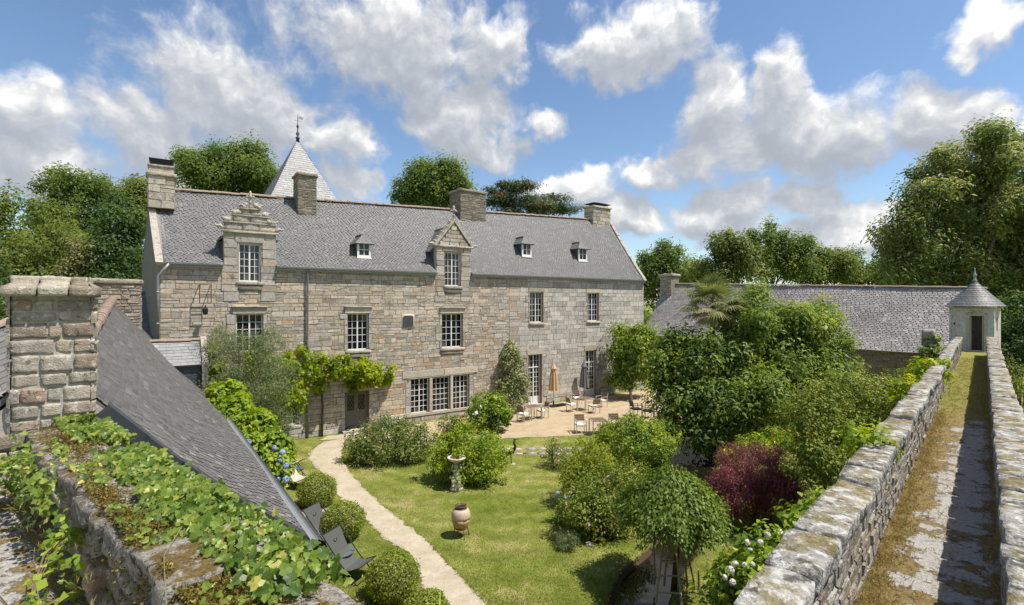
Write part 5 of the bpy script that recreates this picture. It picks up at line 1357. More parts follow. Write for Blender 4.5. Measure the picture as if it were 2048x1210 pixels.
def build_turret():
    t = thing('turret', 'small round roofed lookout turret at the end of the walk', 'turret', (24.2, 26.3, 0))
    c = Vector((24.16, 26.1, 0)); an = math.atan2(-.728, -.686) - math.radians(9); n = Vector((math.cos(an), math.sin(an), 0)); u = Vector((-n.y, n.x, 0))
    h = .86; zt = 6.32; Fq = Frame(c + n * h, u, n)
    s0, s1 = fx(1939, Fq), fx(1968, Fq); door = (min(s0, s1), max(s0, s1), WALK, 5.82)
    slot = (fx(1907, Fq) , fx(1907, Fq) + .07, 5.35, 5.45)
    w = wall_holes(Fq, -h, h, 0, zt, [door], .28, M_turret, t, 'front_wall')
    for (f, nm) in ((Frame(c + u * h, -n, u), 'side_wall'), (Frame(c - u * h, n, -u), 'side_wall'), (Frame(c - n * h, -u, -n), 'back_wall')):
        hl = [(-.30, .02, 5.05, 5.75)] if nm == 'side_wall' else []
        wall_holes(f, -h, h, 0, zt, hl, .28, M_turret, t, nm)
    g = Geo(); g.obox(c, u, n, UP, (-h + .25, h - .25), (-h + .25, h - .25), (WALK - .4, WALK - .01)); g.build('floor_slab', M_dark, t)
    a, b, z0, z1 = door; g = Geo()
    for (p, q, r, s) in ((a - .12, a - .003, z0, z1 + .16), (b + .003, b + .12, z0, z1 + .16), (a - .003, b + .003, z1 + .003, z1 + .16)): g.obox(Fq.P(0, 0, 0), u, n, UP, (p, q), (-.05, .03), (r, s))
    g.build('door_surround', M_dress, t)
    g = Geo(); g.obox(Fq.P(0, 0, 0), u, n, UP, (b - .08, b - .003), (-.27, -.05), (z0, z1)); g.obox(Fq.P(0, 0, 0), u, n, UP, (a + .003, a + .05), (-.27, -.05), (z0, z1)); g.build('door_post', M_wood, t)
    g = Geo(); g.obox(Fq.P(0, 0, 0), u, n, UP, (a - .25, b + .25), (-.2, .25), (WALK - .05, WALK + .07)); g.build('door_step', M_dress, t)
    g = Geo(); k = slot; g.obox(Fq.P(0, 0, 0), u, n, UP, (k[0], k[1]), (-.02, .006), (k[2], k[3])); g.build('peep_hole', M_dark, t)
    g = Geo(); g.obox(c, u, n, UP, (-h - .07, h + .07), (-h - .07, h + .07), (zt - .10, zt - .002)); g.build('cornice', M_dress, t)
    # the bell-cast cone of slates
    g = Geo(); prof = [(1.20, zt - .06), (1.18, zt - .01), (.92, zt + .26), (.64, zt + .58), (.34, zt + .93), (.10, zt + 1.22), (.07, zt + 1.3)]
    g.lathe(c, [(r - .03, z) for r, z in prof], 28); rf = g.build('roof', M_slate, t)
    S = Geo(); rng = random.Random(5); rows = 17; pr = prof[1:]
    def rz(f):
        f = f * (len(pr) - 1); i = min(int(f), len(pr) - 2); f -= i; return pr[i][0] + (pr[i + 1][0] - pr[i][0]) * f, pr[i][1] + (pr[i + 1][1] - pr[i][1]) * f
    for i in range(rows):
        r0, z0 = rz(i / rows); r1, z1 = rz(min(1, (i + 1.5) / rows)); m = max(7, int(2 * math.pi * r0 / .15)); o = rng.random()
        for k in range(m):
            a0, a1 = (k + o + .02) * 2 * math.pi / m, (k + o + .98) * 2 * math.pi / m; am = (a0 + a1) / 2; e = lambda a, r, z: c + Vector((r * math.cos(a), r * math.sin(a), z)); lf = .022 * rng.uniform(.7, 1.3)
            V = [e(a0, r0 + .02, z0 + lf * .5), e(am, r0 + .035, z0 - .02 + lf), e(a1, r0 + .02, z0 + lf * .5), e(a1, r1 - .01, z1), e(a0, r1 - .01, z1)]
            S.add(V, [[0, 1, 2, 3, 4]], min(1, max(0, rng.gauss(.62, .2))))
    tag(S.build('slates', M_slate, rf), kind='stuff')
    g = Geo(); zb = zt + 1.27; g.lathe(c, [(.09, zb), (.10, zb + .06), (.06, zb + .12), (.045, zb + .25), (.085, zb + .3), (.09, zb + .36), (.04, zb + .42), (.022, zb + .6), (.008, zb + .72)], 10); g.build('finial', M_zinc, t, True)
def fx(px, F):
    k = (px - 1024) / 1000; return (k * F.O.y - F.O.x) / (F.u.x - k * F.u.y)
build_turret()
def build_spire():
    t = thing('stair_tower', 'square tower with tall pale slate spire behind the house roof', 'tower', (-14.2, 32.6, 0))
    c = Vector((-14.1, 32.9, 0)); ap = Vector((c.x, c.y, EYE + .327 * 32.9)); zb = 10.9; e = math.radians(34.5); u = Vector((math.cos(e), math.sin(e), 0)); v = Vector((-u.y, u.x, 0)); h = 3.3
    # turn: arris towards the rampart left of centre
    e = math.radians(37.7); u = Vector((math.cos(e), math.sin(e), 0)); v = Vector((-u.y, u.x, 0)); h = 3.2
    k = [c - u * h - v * h, c + u * h - v * h, c + u * h + v * h, c - u * h + v * h]
    g = Geo(); g.obox(c, u, v, UP, (-h + .2, h - .2), (-h + .2, h - .2), (0, zb - .1)); g.build('wall', M_render, t)
    for i in range(4):
        A0, A1 = k[i] + UP * (zb - .2), k[(i + 1) % 4] + UP * (zb - .2); ex = (A1 - A0).normalized() * .03
        Pq = patch(A0, A1, ap + ex - UP * .05, ap - ex - UP * .05, .12); d = deck(Pq, M_sslate, t, 'spire_slope', 4, 8)
        if i in (0, 3, 1): slates(Pq, .26, .17, M_sslate, d, 20 + i, lift=.02)
    f = Geo(); f.lathe(ap, [(.13, -.25), (.10, 0), (.15, .08), (.05, .16), (.12, .34), (.04, .48), (.035, .7), (.09, .82), (.03, .95), (.02, 1.6)], 8); f.build('finial', M_lead, t, True)
    f = Geo(); q = ap + UP * 1.1; f.tube([q, q + UP * .55], .018, 5); f.bar(q + UP * .1 - u * .22, q + UP * .1 + u * .22, .025); f.add([q + u * .0 + UP * .28, q + u * .3 + UP * .22, q + u * .36 + UP * .36, q + u * .12 + UP * .42, q + u * .0 + UP * .28 + v * .015, q + u * .3 + UP * .22 + v * .015, q + u * .36 + UP * .36 + v * .015, q + u * .12 + UP * .42 + v * .015], [[0, 1, 2, 3], [7, 6, 5, 4], [0, 4, 5, 1], [1, 5, 6, 2], [2, 6, 7, 3]])
    f.build('weather_vane', M_zinc, t)
build_spire()
# ------------------------------------------------------------------ garden plants
def build_balls():
    spec = [((635, 1010), 37, 'clipped box ball furthest up the path, nearest the house'), ((686, 1076), 42, 'clipped box ball between the gravel spur and the grey deck chair'),
            ((786, 1194), 52, 'largest clipped box ball beside the path in front of the deck chairs'), ((852, 1262), 46, 'clipped box ball cut off by the bottom edge')]
    for i, ((x, y), r, lab) in enumerate(spec):
        b = gp(x, y); k = b.y / 1000; R_ = r * k; t = thing('box_ball', lab, 'topiary', b, 'clipped box balls along the path'); rg = np.random.default_rng(40 + i); n = 6500
        d = unit(rg.normal(size=(n, 3))); d[:, 2] = np.where(d[:, 2] < -.75, -.75, d[:, 2]); rr = R_ * (1 - .22 * rg.random(n) ** 2.2) * (1 + .05 * np.sin(d[:, 0] * 5 + i) * np.cos(d[:, 2] * 4 + i * 2) + .03 * np.sin(d[:, 1] * 11 + d[:, 2] * 9 + i) + .035 * rg.normal(size=n) + .12 * (rg.random(n) < .012))
        P = d * rr[:, None] * np.array([1, 1, .86]) + np.array([0, 0, R_ * .80]); nrm = unit(d + rg.normal(size=(n, 3)) * .55); ax = unit(np.cross(nrm, rg.normal(size=(n, 3)))); 
        tint = .42 + .2 * np.sin(d[:, 0] * 9 + d[:, 2] * 7) * .5 + rg.normal(0, .2, n)
        link('foliage', leaf_mesh('foliage', P, ax, nrm, .050 * (.7 + .6 * rg.random(n)), .032 * (.7 + .6 * rg.random(n)), tint), L_box, t, b)
        g = Geo(); g.tube([b - UP * .03, b + UP * R_ * .8], [.05, .03], 6)
        for q in range(5): a = q * 1.3; g.tube([b + UP * R_ * .4, b + Vector((math.cos(a), math.sin(a), 0)) * R_ * .6 + UP * R_ * .9], [.025, .008], 5)
        g.build('stems', M_bark, t)
        G = Geo(); G.ball(b + UP * R_ * .72, (R_ * .76, R_ * .76, R_ * .62), 14, 8); G.build('inner_twigs', M_bark, t, True)
build_balls()
def garden_bushes():
    t, cc = bush('rose_bush', 'wide loose bush with small white roses in front of the door', gp(780, 916), [blob(735, 885, 20.6, 45, 38), blob(775, 868, 20.8, 58, 38), blob(820, 880, 20.6, 45, 38), blob(775, 900, 20.3, 75, 26)], 15000, .085, .05, L_rose, 1, 260, .30, rand=.9)
    blossoms(t, outer(cc, 40, 3), .06, M_fwhite, 4)
    t, cc = bush('light_green_shrub', 'bright green shrub of upright shoots behind the birdbath', gp(940, 960), [blob(895, 905, 18.2, 34, 44), blob(935, 895, 18.2, 45, 48), blob(980, 910, 18.2, 36, 46), blob(945, 935, 18.0, 70, 30)], 15000, .085, .052, L_lime, 2, 300, .22, rand=.7, up=.8)
    t, cc = bush('round_camellia', 'rounded glossy camellia below the triple window', gp(978, 860), [blob(978, 818, 25.2, 38, 34), blob(965, 838, 25.1, 28, 22), blob(995, 832, 25.1, 26, 22)], 8000, .12, .075, L_cam, 3, 130, .28)
    blossoms(t, [at(950, 830, 24.1), at(955, 826, 24.2), at(962, 815, 24.0)], .16, M_fwhite, 8)
    t, cc = bush('climbing_shrub', 'cream variegated climbing shrub against the house wall', gp(1025, 823), [blob(1025, 800, 29.7, 36, 28, rd=22), blob(1028, 765, 29.9, 32, 30, rd=20), blob(1024, 730, 30.1, 22, 30, rd=16), blob(1020, 703, 30.3, 12, 20, rd=10)], 13000, .10, .07, L_varg, 4, 300, .24)
    t, cc = bush('red_rose', 'sparse rose with red blooms between terrace and bright shrub', gp(905, 876), [blob(905, 848, 23.5, 26, 20), blob(915, 862, 23.4, 24, 14)], 2600, .09, .05, L_rose, 5, 60, .24)
    blossoms(t, [at(889, 870, 23), at(925, 833, 23.2), at(914, 842, 23), at(887, 862, 22.9)], .13, M_fred, 9)
    t = tree('wall_camellia', 'tall glossy camellia at the right end of the house', 'tree', gp(1262, 805), [blob(1265, 690, 34, 45, 36), blob(1250, 725, 33.8, 40, 32), blob(1285, 715, 34, 32, 42), blob(1262, 755, 34, 36, 24)], 15000, .19, .115, L_cam, 6, 220, .55, r0=.10)
    t = tree('olive_tree', 'grey green olive tree in front of the house', 'tree', gp(535, 905), [blob(450, 700, 19.8, 40, 50), blob(500, 730, 19.6, 60, 60), blob(540, 700, 20, 30, 50), blob(545, 790, 19.5, 42, 60), blob(480, 790, 19.4, 52, 46), blob(555, 850, 19.2, 22, 40)], 30000, .085, .022, L_olive, 7, 420, .34, r0=.07, bark=M_palebark, rand=1.0, up=.3, nb=14)
    # grape vine trained along the front
    vb = []; rng = random.Random(5)
    for (x, y, r, d) in ((420, 730, 24, .7), (438, 770, 24, .9), (430, 690, 16, .6), (520, 735, 30, 1.2), (560, 745, 32, 1.1), (600, 735, 30, .9), (575, 790, 34, 1.4), (540, 800, 32, 1.6), (620, 715, 22, .5), (650, 735, 24, .5), (685, 735, 26, .5), (715, 740, 26, .5), (745, 742, 26, .5), (770, 745, 22, .5), (785, 752, 12, .4), (640, 770, 14, .4), (710, 765, 18, .4)):
        s = fs(x, d); z = fz(x, y, d); k = (HA.y + HU.y * s) / 1000; vb.append((FH.P(s, d, z), (r * k * 1.15, r * k * .6, r * k)))
    t = thing('grape_vine', 'yellow green grape vine trained over the house door', 'vine', FH.P(fs(640), .3, 0))
    o, cc = crown('foliage', vb, 10500, .15, .145, L_vine, t, 8, 300, .22, up=.4, rand=.8, hang=.5, keepc=True)
    g = Geo(); s0 = fs(642)
    g.tube([FH.P(s0, .18, 0), FH.P(s0 + .05, .12, 1.4), FH.P(s0 - .03, .16, 2.8), FH.P(fs(700), .2, 3.0), FH.P(fs(785), .2, 2.95)], [.06, .05, .045, .03, .012], 7); g.tube([FH.P(s0 - .03, .16, 2.7), FH.P(fs(580), .5, 2.7), FH.P(fs(450), .6, 2.9)], [.045, .03, .012], 6)
    g.build('stem', M_bark, t, True)
    # hydrangeas along the outbuilding
    for i, (bl, fl, lab, bs) in enumerate((
        ([blob(450, 795, 17.5, 30, 26), blob(470, 835, 16.8, 36, 36), blob(500, 860, 16.6, 38, 38)], [(527, 842), (534, 850)], 'big leaved lime green hydrangea at the foot of the olive', (500, 990)),
        ([blob(505, 905, 16, 42, 40), blob(545, 905, 16.2, 30, 40), blob(545, 945, 15.6, 34, 30)], [(549, 896), (560, 920), (571, 932), (556, 958), (572, 958), (497, 885), (565, 905)], 'blue flowering hydrangea beside the cream deck chairs', (545, 1005)))):
        b = gp(*bs); t, cc = bush('hydrangea', lab, b, bl, 7500, .17, .12, L_hyd if i else L_lime, 9 + i, 150, .3, cat='hydrangea', group='hydrangeas along the outbuilding')
        flower_heads(t, [at(x, y, 15.2 if i else 17) for x, y in fl], .11, M_fblue, i)
    # big evergreen trees in the middle of the garden
    tree('evergreen_magnolia', 'large dark evergreen tree left of the pair, palm behind it', 'tree', gp(1440, 905), [blob(1425, 725, 23, 88, 62), blob(1360, 790, 22.6, 75, 70), blob(1490, 655, 23.5, 58, 50), blob(1450, 800, 22, 90, 75), blob(1330, 740, 23.5, 45, 50), blob(1400, 860, 22, 70, 40), blob(1508, 600, 24, 28, 26)], 38000, .19, .085, L_magn, 11, 420, .55, r0=.16, nb=12, tipt=.25)
    tree('evergreen_magnolia', 'large dark evergreen tree right of the pair, below the barn roof', 'tree', gp(1560, 895), [blob(1590, 660, 24, 60, 55), blob(1560, 720, 23.5, 80, 70), blob(1640, 720, 24, 62, 80), blob(1600, 790, 23, 95, 70), blob(1530, 830, 22.6, 60, 55), blob(1655, 640, 25, 30, 28), blob(1580, 860, 22.5, 60, 30)], 38000, .19, .085, L_magn, 12, 420, .55, r0=.16, nb=12, tipt=.25)
    t, cc = bush('round_bush', 'rounded bush with bright young tips beside the terrace', gp(1275, 932), [blob(1275, 886, 19.6, 73, 49)], 20000, .080, .045, L_cam, 13, 420, .20, inner=.25, tipt=.3)
    t, cc = bush('dark_shrub', 'small dark leaved shrub left of the round bush', gp(1215, 900), [blob(1213, 872, 20.8, 20, 20)], 1800, .11, .07, L_cam, 14, 40, .22)
    t, cc = bush('golden_shrub', 'golden yellow upright shrub on the island bed', gp(1175, 1020), [blob(1180, 915, 16.4, 40, 42), blob(1160, 955, 16, 40, 40), blob(1195, 960, 16.2, 40, 40), blob(1150, 990, 15.6, 25, 20)], 12000, .075, .045, L_gold, 15, 260, .24, tipt=.1)
    t, cc = bush('mixed_shrub', 'loose green rose shrub between golden shrub and weeping tree', gp(1200, 1075), [blob(1215, 975, 14.6, 50, 45), blob(1185, 1015, 14, 50, 48), blob(1230, 1030, 14, 40, 45), blob(1155, 1035, 13.6, 30, 30), blob(1265, 960, 15, 40, 36)], 15000, .075, .048, L_shrub, 16, 320, .24, rand=1.0)
    blossoms(t, outer(cc, 14, 6), .07, M_fpink, 7)
    # weeping standard on its stakes
    tb = gp(1347, 1176); t = thing('weeping_tree', 'small weeping tree with umbrella crown by the stream', 'tree', tb); rg = np.random.default_rng(17); n = 21000; Y = tb.y; k = Y / 1000
    c = at(1342, 992, Y); th = rg.random(n) * 2 * np.pi; f = rg.random(n) ** .55; rad = f * 101 * k * (1 + .07 * np.sin(th * 5) + .06 * np.sin(th * 11 + 2) + .06 * rg.normal(size=n) + .16 * (rg.random(n) < .02))
    top = 64 * k * (1 - f ** 1.7); skirt = rg.random(n) * (22 + 26 * f) * k
    P = np.stack([c.x + rad * np.cos(th), c.y + rad * np.sin(th), c.z + top - skirt - 14 * k + .05 * rg.normal(size=n) + .07 * np.sin(th * 7 + f * 9) + .12 * (rg.random(n) < .015)], 1)
    out = np.stack([np.cos(th) * (.4 + f), np.sin(th) * (.4 + f), .9 - .4 * f], 1); ax = unit(np.stack([np.cos(th) * .6, np.sin(th) * .6, np.full(n, -.75)], 1) + rg.normal(size=(n, 3)) * .55); nm = unit(out + rg.normal(size=(n, 3)) * .35); nm = unit(nm - ax * (nm * ax).sum(1, keepdims=True))
    link('crown', leaf_mesh('crown', P - np.array(tb), ax, nm, .080 * (.7 + .6 * rg.random(n)), .046 * (.7 + .6 * rg.random(n)), .45 + rg.normal(0, .2, n)), L_weep, t, tb)
    g = Geo(); hub = c + UP * .34; g.tube([tb - UP * .1, tb.lerp(hub, .35) + Vector((.1, 0, 0)), tb.lerp(hub, .7) + Vector((-.02, 0, 0)), hub], [.075, .06, .055, .04], 8)
    for q in range(14):
        a = q * .45; d = Vector((math.cos(a), math.sin(a), 0)); g.tube([hub - UP * .1, hub + d * .4 + UP * .02, hub + d * .75 - UP * .28, hub + d * 1.0 - UP * .68], [.03, .02, .012, .005], 5)
    g.build('trunk', M_bark, t, True)
    t, cc = bush('purple_maple', 'dome of finely cut purple Japanese maple leaves', gp(1512, 1034), [blob(1515, 952, 14.8, 80, 60), blob(1478, 980, 14.6, 58, 48), blob(1550, 978, 14.7, 56, 52), blob(1446, 1000, 14.6, 28, 28)], 36000, .085, .020, L_maple, 18, 520, .20, inner=.35, hang=.6, rand=.7, droop=.3, lower=.7)
    t, cc = bush('yellow_flower_shrub', 'low shrub with yellow flowers behind the purple maple', gp(1500, 950), [blob(1465, 925, 17.4, 28, 26), blob(1510, 898, 17.6, 44, 26), blob(1565, 880, 18, 40, 24), blob(1450, 950, 17, 16, 20)], 7000, .085, .045, L_lime, 19, 150, .25)
    blossoms(t, outer(cc, 34, 8), .085, M_fyel, 9)
    t, cc = bush('tall_shrub', 'big broad shrub pressed against the rampart parapet', (8.6, 13.2, 0), [blob(1640, 830, 13.6, 70, 60), blob(1700, 800, 13.8, 75, 58), blob(1770, 790, 14.4, 62, 45), blob(1660, 900, 13, 75, 70), blob(1730, 870, 13.4, 70, 60), blob(1620, 930, 12.6, 45, 40), blob(1810, 780, 15.2, 34, 28)], 33000, .075, .042, L_shrub, 20, 620, .25, stems=14, tipt=.15)
    # white hydrangeas below the parapet
    hb = [blob(1575, 1110, 8.6, 46, 50), blob(1510, 1125, 8.8, 42, 48), blob(1615, 1065, 9.2, 44, 42), blob(1545, 1160, 8.2, 60, 45), blob(1655, 1025, 9.8, 34, 30), blob(1485, 1170, 8.6, 36, 40), (Vector((4.4, 8.9, .7)), (1.0, .8, .8)), (Vector((5.3, 9.6, .7)), (1.0, .8, .8))]
    t, cc = bush('hydrangea', 'white flowering hydrangea mass below the rampart parapet', (4.6, 8.9, 0), hb, 15000, .14, .085, L_hyd, 21, 330, .26, cat='hydrangea', stems=14)
    flower_heads(t, [at(x, y, Y) for x, y, Y in ((1462, 1140, 8.0), (1450, 1155, 8.0), (1465, 1165, 7.9), (1490, 1130, 8.1), (1505, 1128, 8.1), (1520, 1085, 8.4), (1495, 1085, 8.3), (1560, 1065, 8.8), (1568, 1070, 8.8), (1535, 1070, 8.2), (1470, 1128, 8.1), (1550, 1130, 7.8), (1610, 1040, 8.7), (1500, 1100, 8.4))], .062, M_fwhite, 31)
    # low things on the island bed
    t, cc = bush('lavender_tuft', 'small greyish dome of lavender on the bed edge', gp(1131, 1098), [blob(1131, 1082, 13.2, 23, 15)], 2600, .08, .010, L_olive, 22, 60, .12, hang=-.8, stems=3)
    def fern(name, lab, b, n, ln, seed, mat=L_fern):
        b = Vector(b); t = thing(name, lab, 'fern', b); rg = random.Random(seed)
        for i in range(n):
            a = rg.uniform(0, 6.28); d = Vector((math.cos(a), math.sin(a), 0)); P = []; AX = []; NN = []; L = []; pts = []
            l = ln * rg.uniform(.7, 1.1)
            for k in range(13):
                f = k / 12; p = b + d * l * f * .8 + UP * l * (.75 * f - .55 * f * f); pts.append(p)
                for sg in (-1, 1):
                    sd = Vector((-d.y, d.x, 0)) * sg; P.append(list(p - b)); AX.append(list((sd + d * .35 - UP * .15).normalized())); NN.append([0, 0, 1]); L.append(l * .26 * (1 - f) + .015)
            P, AX, NN = np.array(P), np.array(AX), np.array(NN, dtype=float); NN = unit(NN - AX * (NN * AX).sum(1, keepdims=True)); L = np.array(L)
            link('frond', leaf_mesh('frond', P, AX, NN, L, L * .32 + .01, np.full(len(P), rg.uniform(.2, .9)), fold=.1), mat, t, b)
    fern('fern', 'light green fern clump below the mixed shrub', gp(1190, 1078), 16, .62, 3)
    fern('fern', 'darker fern at the foot of the weeping tree bed', gp(1235, 1072), 12, .5, 4)
    fern('fern', 'fern growing out of the rampart at the left edge', Lw(5.6, .75, 4.72), 9, .34, 5)
    for i, (x, y, lab) in enumerate(((1110, 935, 'thin straggling rose beside the rill'), (1135, 1048, 'dark perennial clump with pale blue flowers on the bed edge'))):
        t, cc = bush('perennial', lab, gp(x, y), [blob(x, y - 28, gp(x, y).y, 26 if i == 0 else 22, 30 if i == 0 else 22), blob(x + 10, y - 14, gp(x, y).y, 22, 16)], 1500 if i == 0 else 2600, .075, .035, L_rose if i == 0 else L_magn, 60 + i, 50, .2, stems=10, cat='plant')
        blossoms(t, outer(cc, 7, 4), .08, M_fpink if i == 0 else M_fblue, 3)
    t = thing('agapanthus', 'single blue agapanthus flower at the lawn edge', 'plant', gp(1125, 1045)); b = gp(1125, 1045); g = Geo(); g.tube([b, at(1117, 992, b.y - .1)], .008, 5); g.build('stalk', M_stake, t); flower_heads(t, [at(1115, 986, b.y - .1)], .07, M_fblue, 4)
    rb = gp(1178, 1090); tag(rough_block(rb, Vector((1, .1, 0)), Vector((-.1, 1, 0)), UP, (-.1, .12), (-.08, .08), (-.02, .08), 4, 3, .04, .02, 5, M_statue, 'stone'), 'small white stone on the bed edge below the fern', 'stone')
    # grass and weeds on the walk
    rg = np.random.default_rng(6)
    def tufts(name, lab, pts, per, L, mat, tmean):
        pts = np.asarray(pts); P = np.repeat(pts, per, 0); m = len(P); P = P + rg.normal(size=(m, 3)) * np.array([.025, .025, 0]); ax = unit(np.stack([rg.normal(0, .55, m), rg.normal(0, .55, m), np.ones(m)], 1)); nm = unit(np.cross(ax, rg.normal(size=(m, 3))))
        tag(link(name, leaf_mesh(name, P, ax, nm, L * (.4 + rg.random(m)), L * .07 * (.6 + rg.random(m)), tmean + rg.normal(0, .22, m), droop=.3), mat), lab, kind='stuff')
    pts = []
    for i in range(2800):
        t = rg.random() ** 1.4 * 26 - 1; e = abs(rg.normal(0, .10)) if rg.random() < .68 else (.87 - abs(rg.normal(0, .05)) if rg.random() < .5 else rg.random() * .55)
        if t > 10: e = rg.random() * .87
        p = R(t, min(.86, e), WALK + .02); pts.append(list(p))
    tufts('walk_weeds', 'dry grass and weeds growing along the walk', pts, 9, .075, L_dry, .52)
    pts = [list(R(rg.random() * 24 - 1, -.01 if rg.random() < .6 else .88, 4.1 + rg.random() * .65)) for _ in range(260)]
    tufts('wall_weeds', 'small weeds growing out of the parapet joints', pts, 10, .06, L_dry, .85)
    pts = [list(Lw(rg.random() * 8 - .8, .62 + abs(rg.normal(0, .10)), 4.33 + rg.random() * .4 * (rg.random() < .4))) for _ in range(240)]
    tufts('rampart_weeds', 'weeds at the foot of the ivy grown rampart', pts, 9, .09, L_dry, .75)
    pts = [list(Vector((PL[k].x, PL[k].y, 0)).lerp(Vector((PL[k + 1].x, PL[k + 1].y, 0)), f)) for k in range(len(PL) - 1) for f in rg.random(60)] + [list(Vector((PR[k].x, PR[k].y, 0)).lerp(Vector((PR[k + 1].x, PR[k + 1].y, 0)), f)) for k in range(len(PR) - 1) for f in rg.random(60)]
    tufts('path_edge_grass', 'longer grass along both edges of the path', pts, 5, .06, L_grass, .45)
    pts = []
    for _ in range(1400):
        t = rg.random() * 14 + 7.5; x = 1.4 + (t - 8.0) * .47; pts.append([x + rg.normal(0, 1.6), t, 0])
    pts = np.array(pts); dd = near_line(pts[:, 0], pts[:, 1], STREAM); pts = pts[(dd > -.02) & (dd < .22)]; pts[:, 2] = ground_z(pts[:, 0], pts[:, 1])
    tufts('bank_grass', 'rough grass hanging over the stream banks', pts, 12, .11, L_grass, .4)
garden_bushes()
def build_palm():
    t = thing('palm', 'fan palm rising behind the large evergreen trees', 'palm', (9.75, 24.4, 0)); hub = at(1426, 603, 23.6); rg = random.Random(9); b = Vector((9.75, 24.4, 0))
    g = Geo(); g.tube([b, b.lerp(hub, .5), hub - UP * .2], [.17, .14, .12], 8); g.build('trunk', M_bark, t)
    for i in range(46):
        a = rg.uniform(0, 6.28); el = rg.uniform(-.8, 1.4); d = Vector((math.cos(a) * math.cos(el), math.sin(a) * math.cos(el), math.sin(el))); pt = hub + d * rg.uniform(.7, 1.1) - UP * .15
        s = d.cross(UP).normalized(); q = s.cross(d); n = 22; P = []; AX = []; NN = []; L = []
        for k in range(n):
            f = (k / (n - 1) - .5) * 3.3; v = (d * math.cos(f) + s * math.sin(f) - UP * .18 * abs(f)).normalized(); P.append(list(pt - hub)); AX.append(list(v)); NN.append(list(q)); L.append(.88 * (1 - .12 * abs(f)) * rg.uniform(.9, 1.1))
        P, AX, NN = np.array(P), np.array(AX), np.array(NN); NN = unit(NN - AX * (NN * AX).sum(1, keepdims=True)); L = np.array(L)
        o = link('frond', leaf_mesh('frond', P, AX, NN, L, np.full(n, .062), np.full(n, min(1, max(0, (.55 if el > 0 else .8) + rg.gauss(0, .15)))), droop=.22), L_palm, t, hub)
        st = Geo(); st.tube([hub, hub.lerp(pt, .5) + UP * .05, pt], [.014, .011, .009], 4); st.build('stalk', M_stake, o)
build_palm()
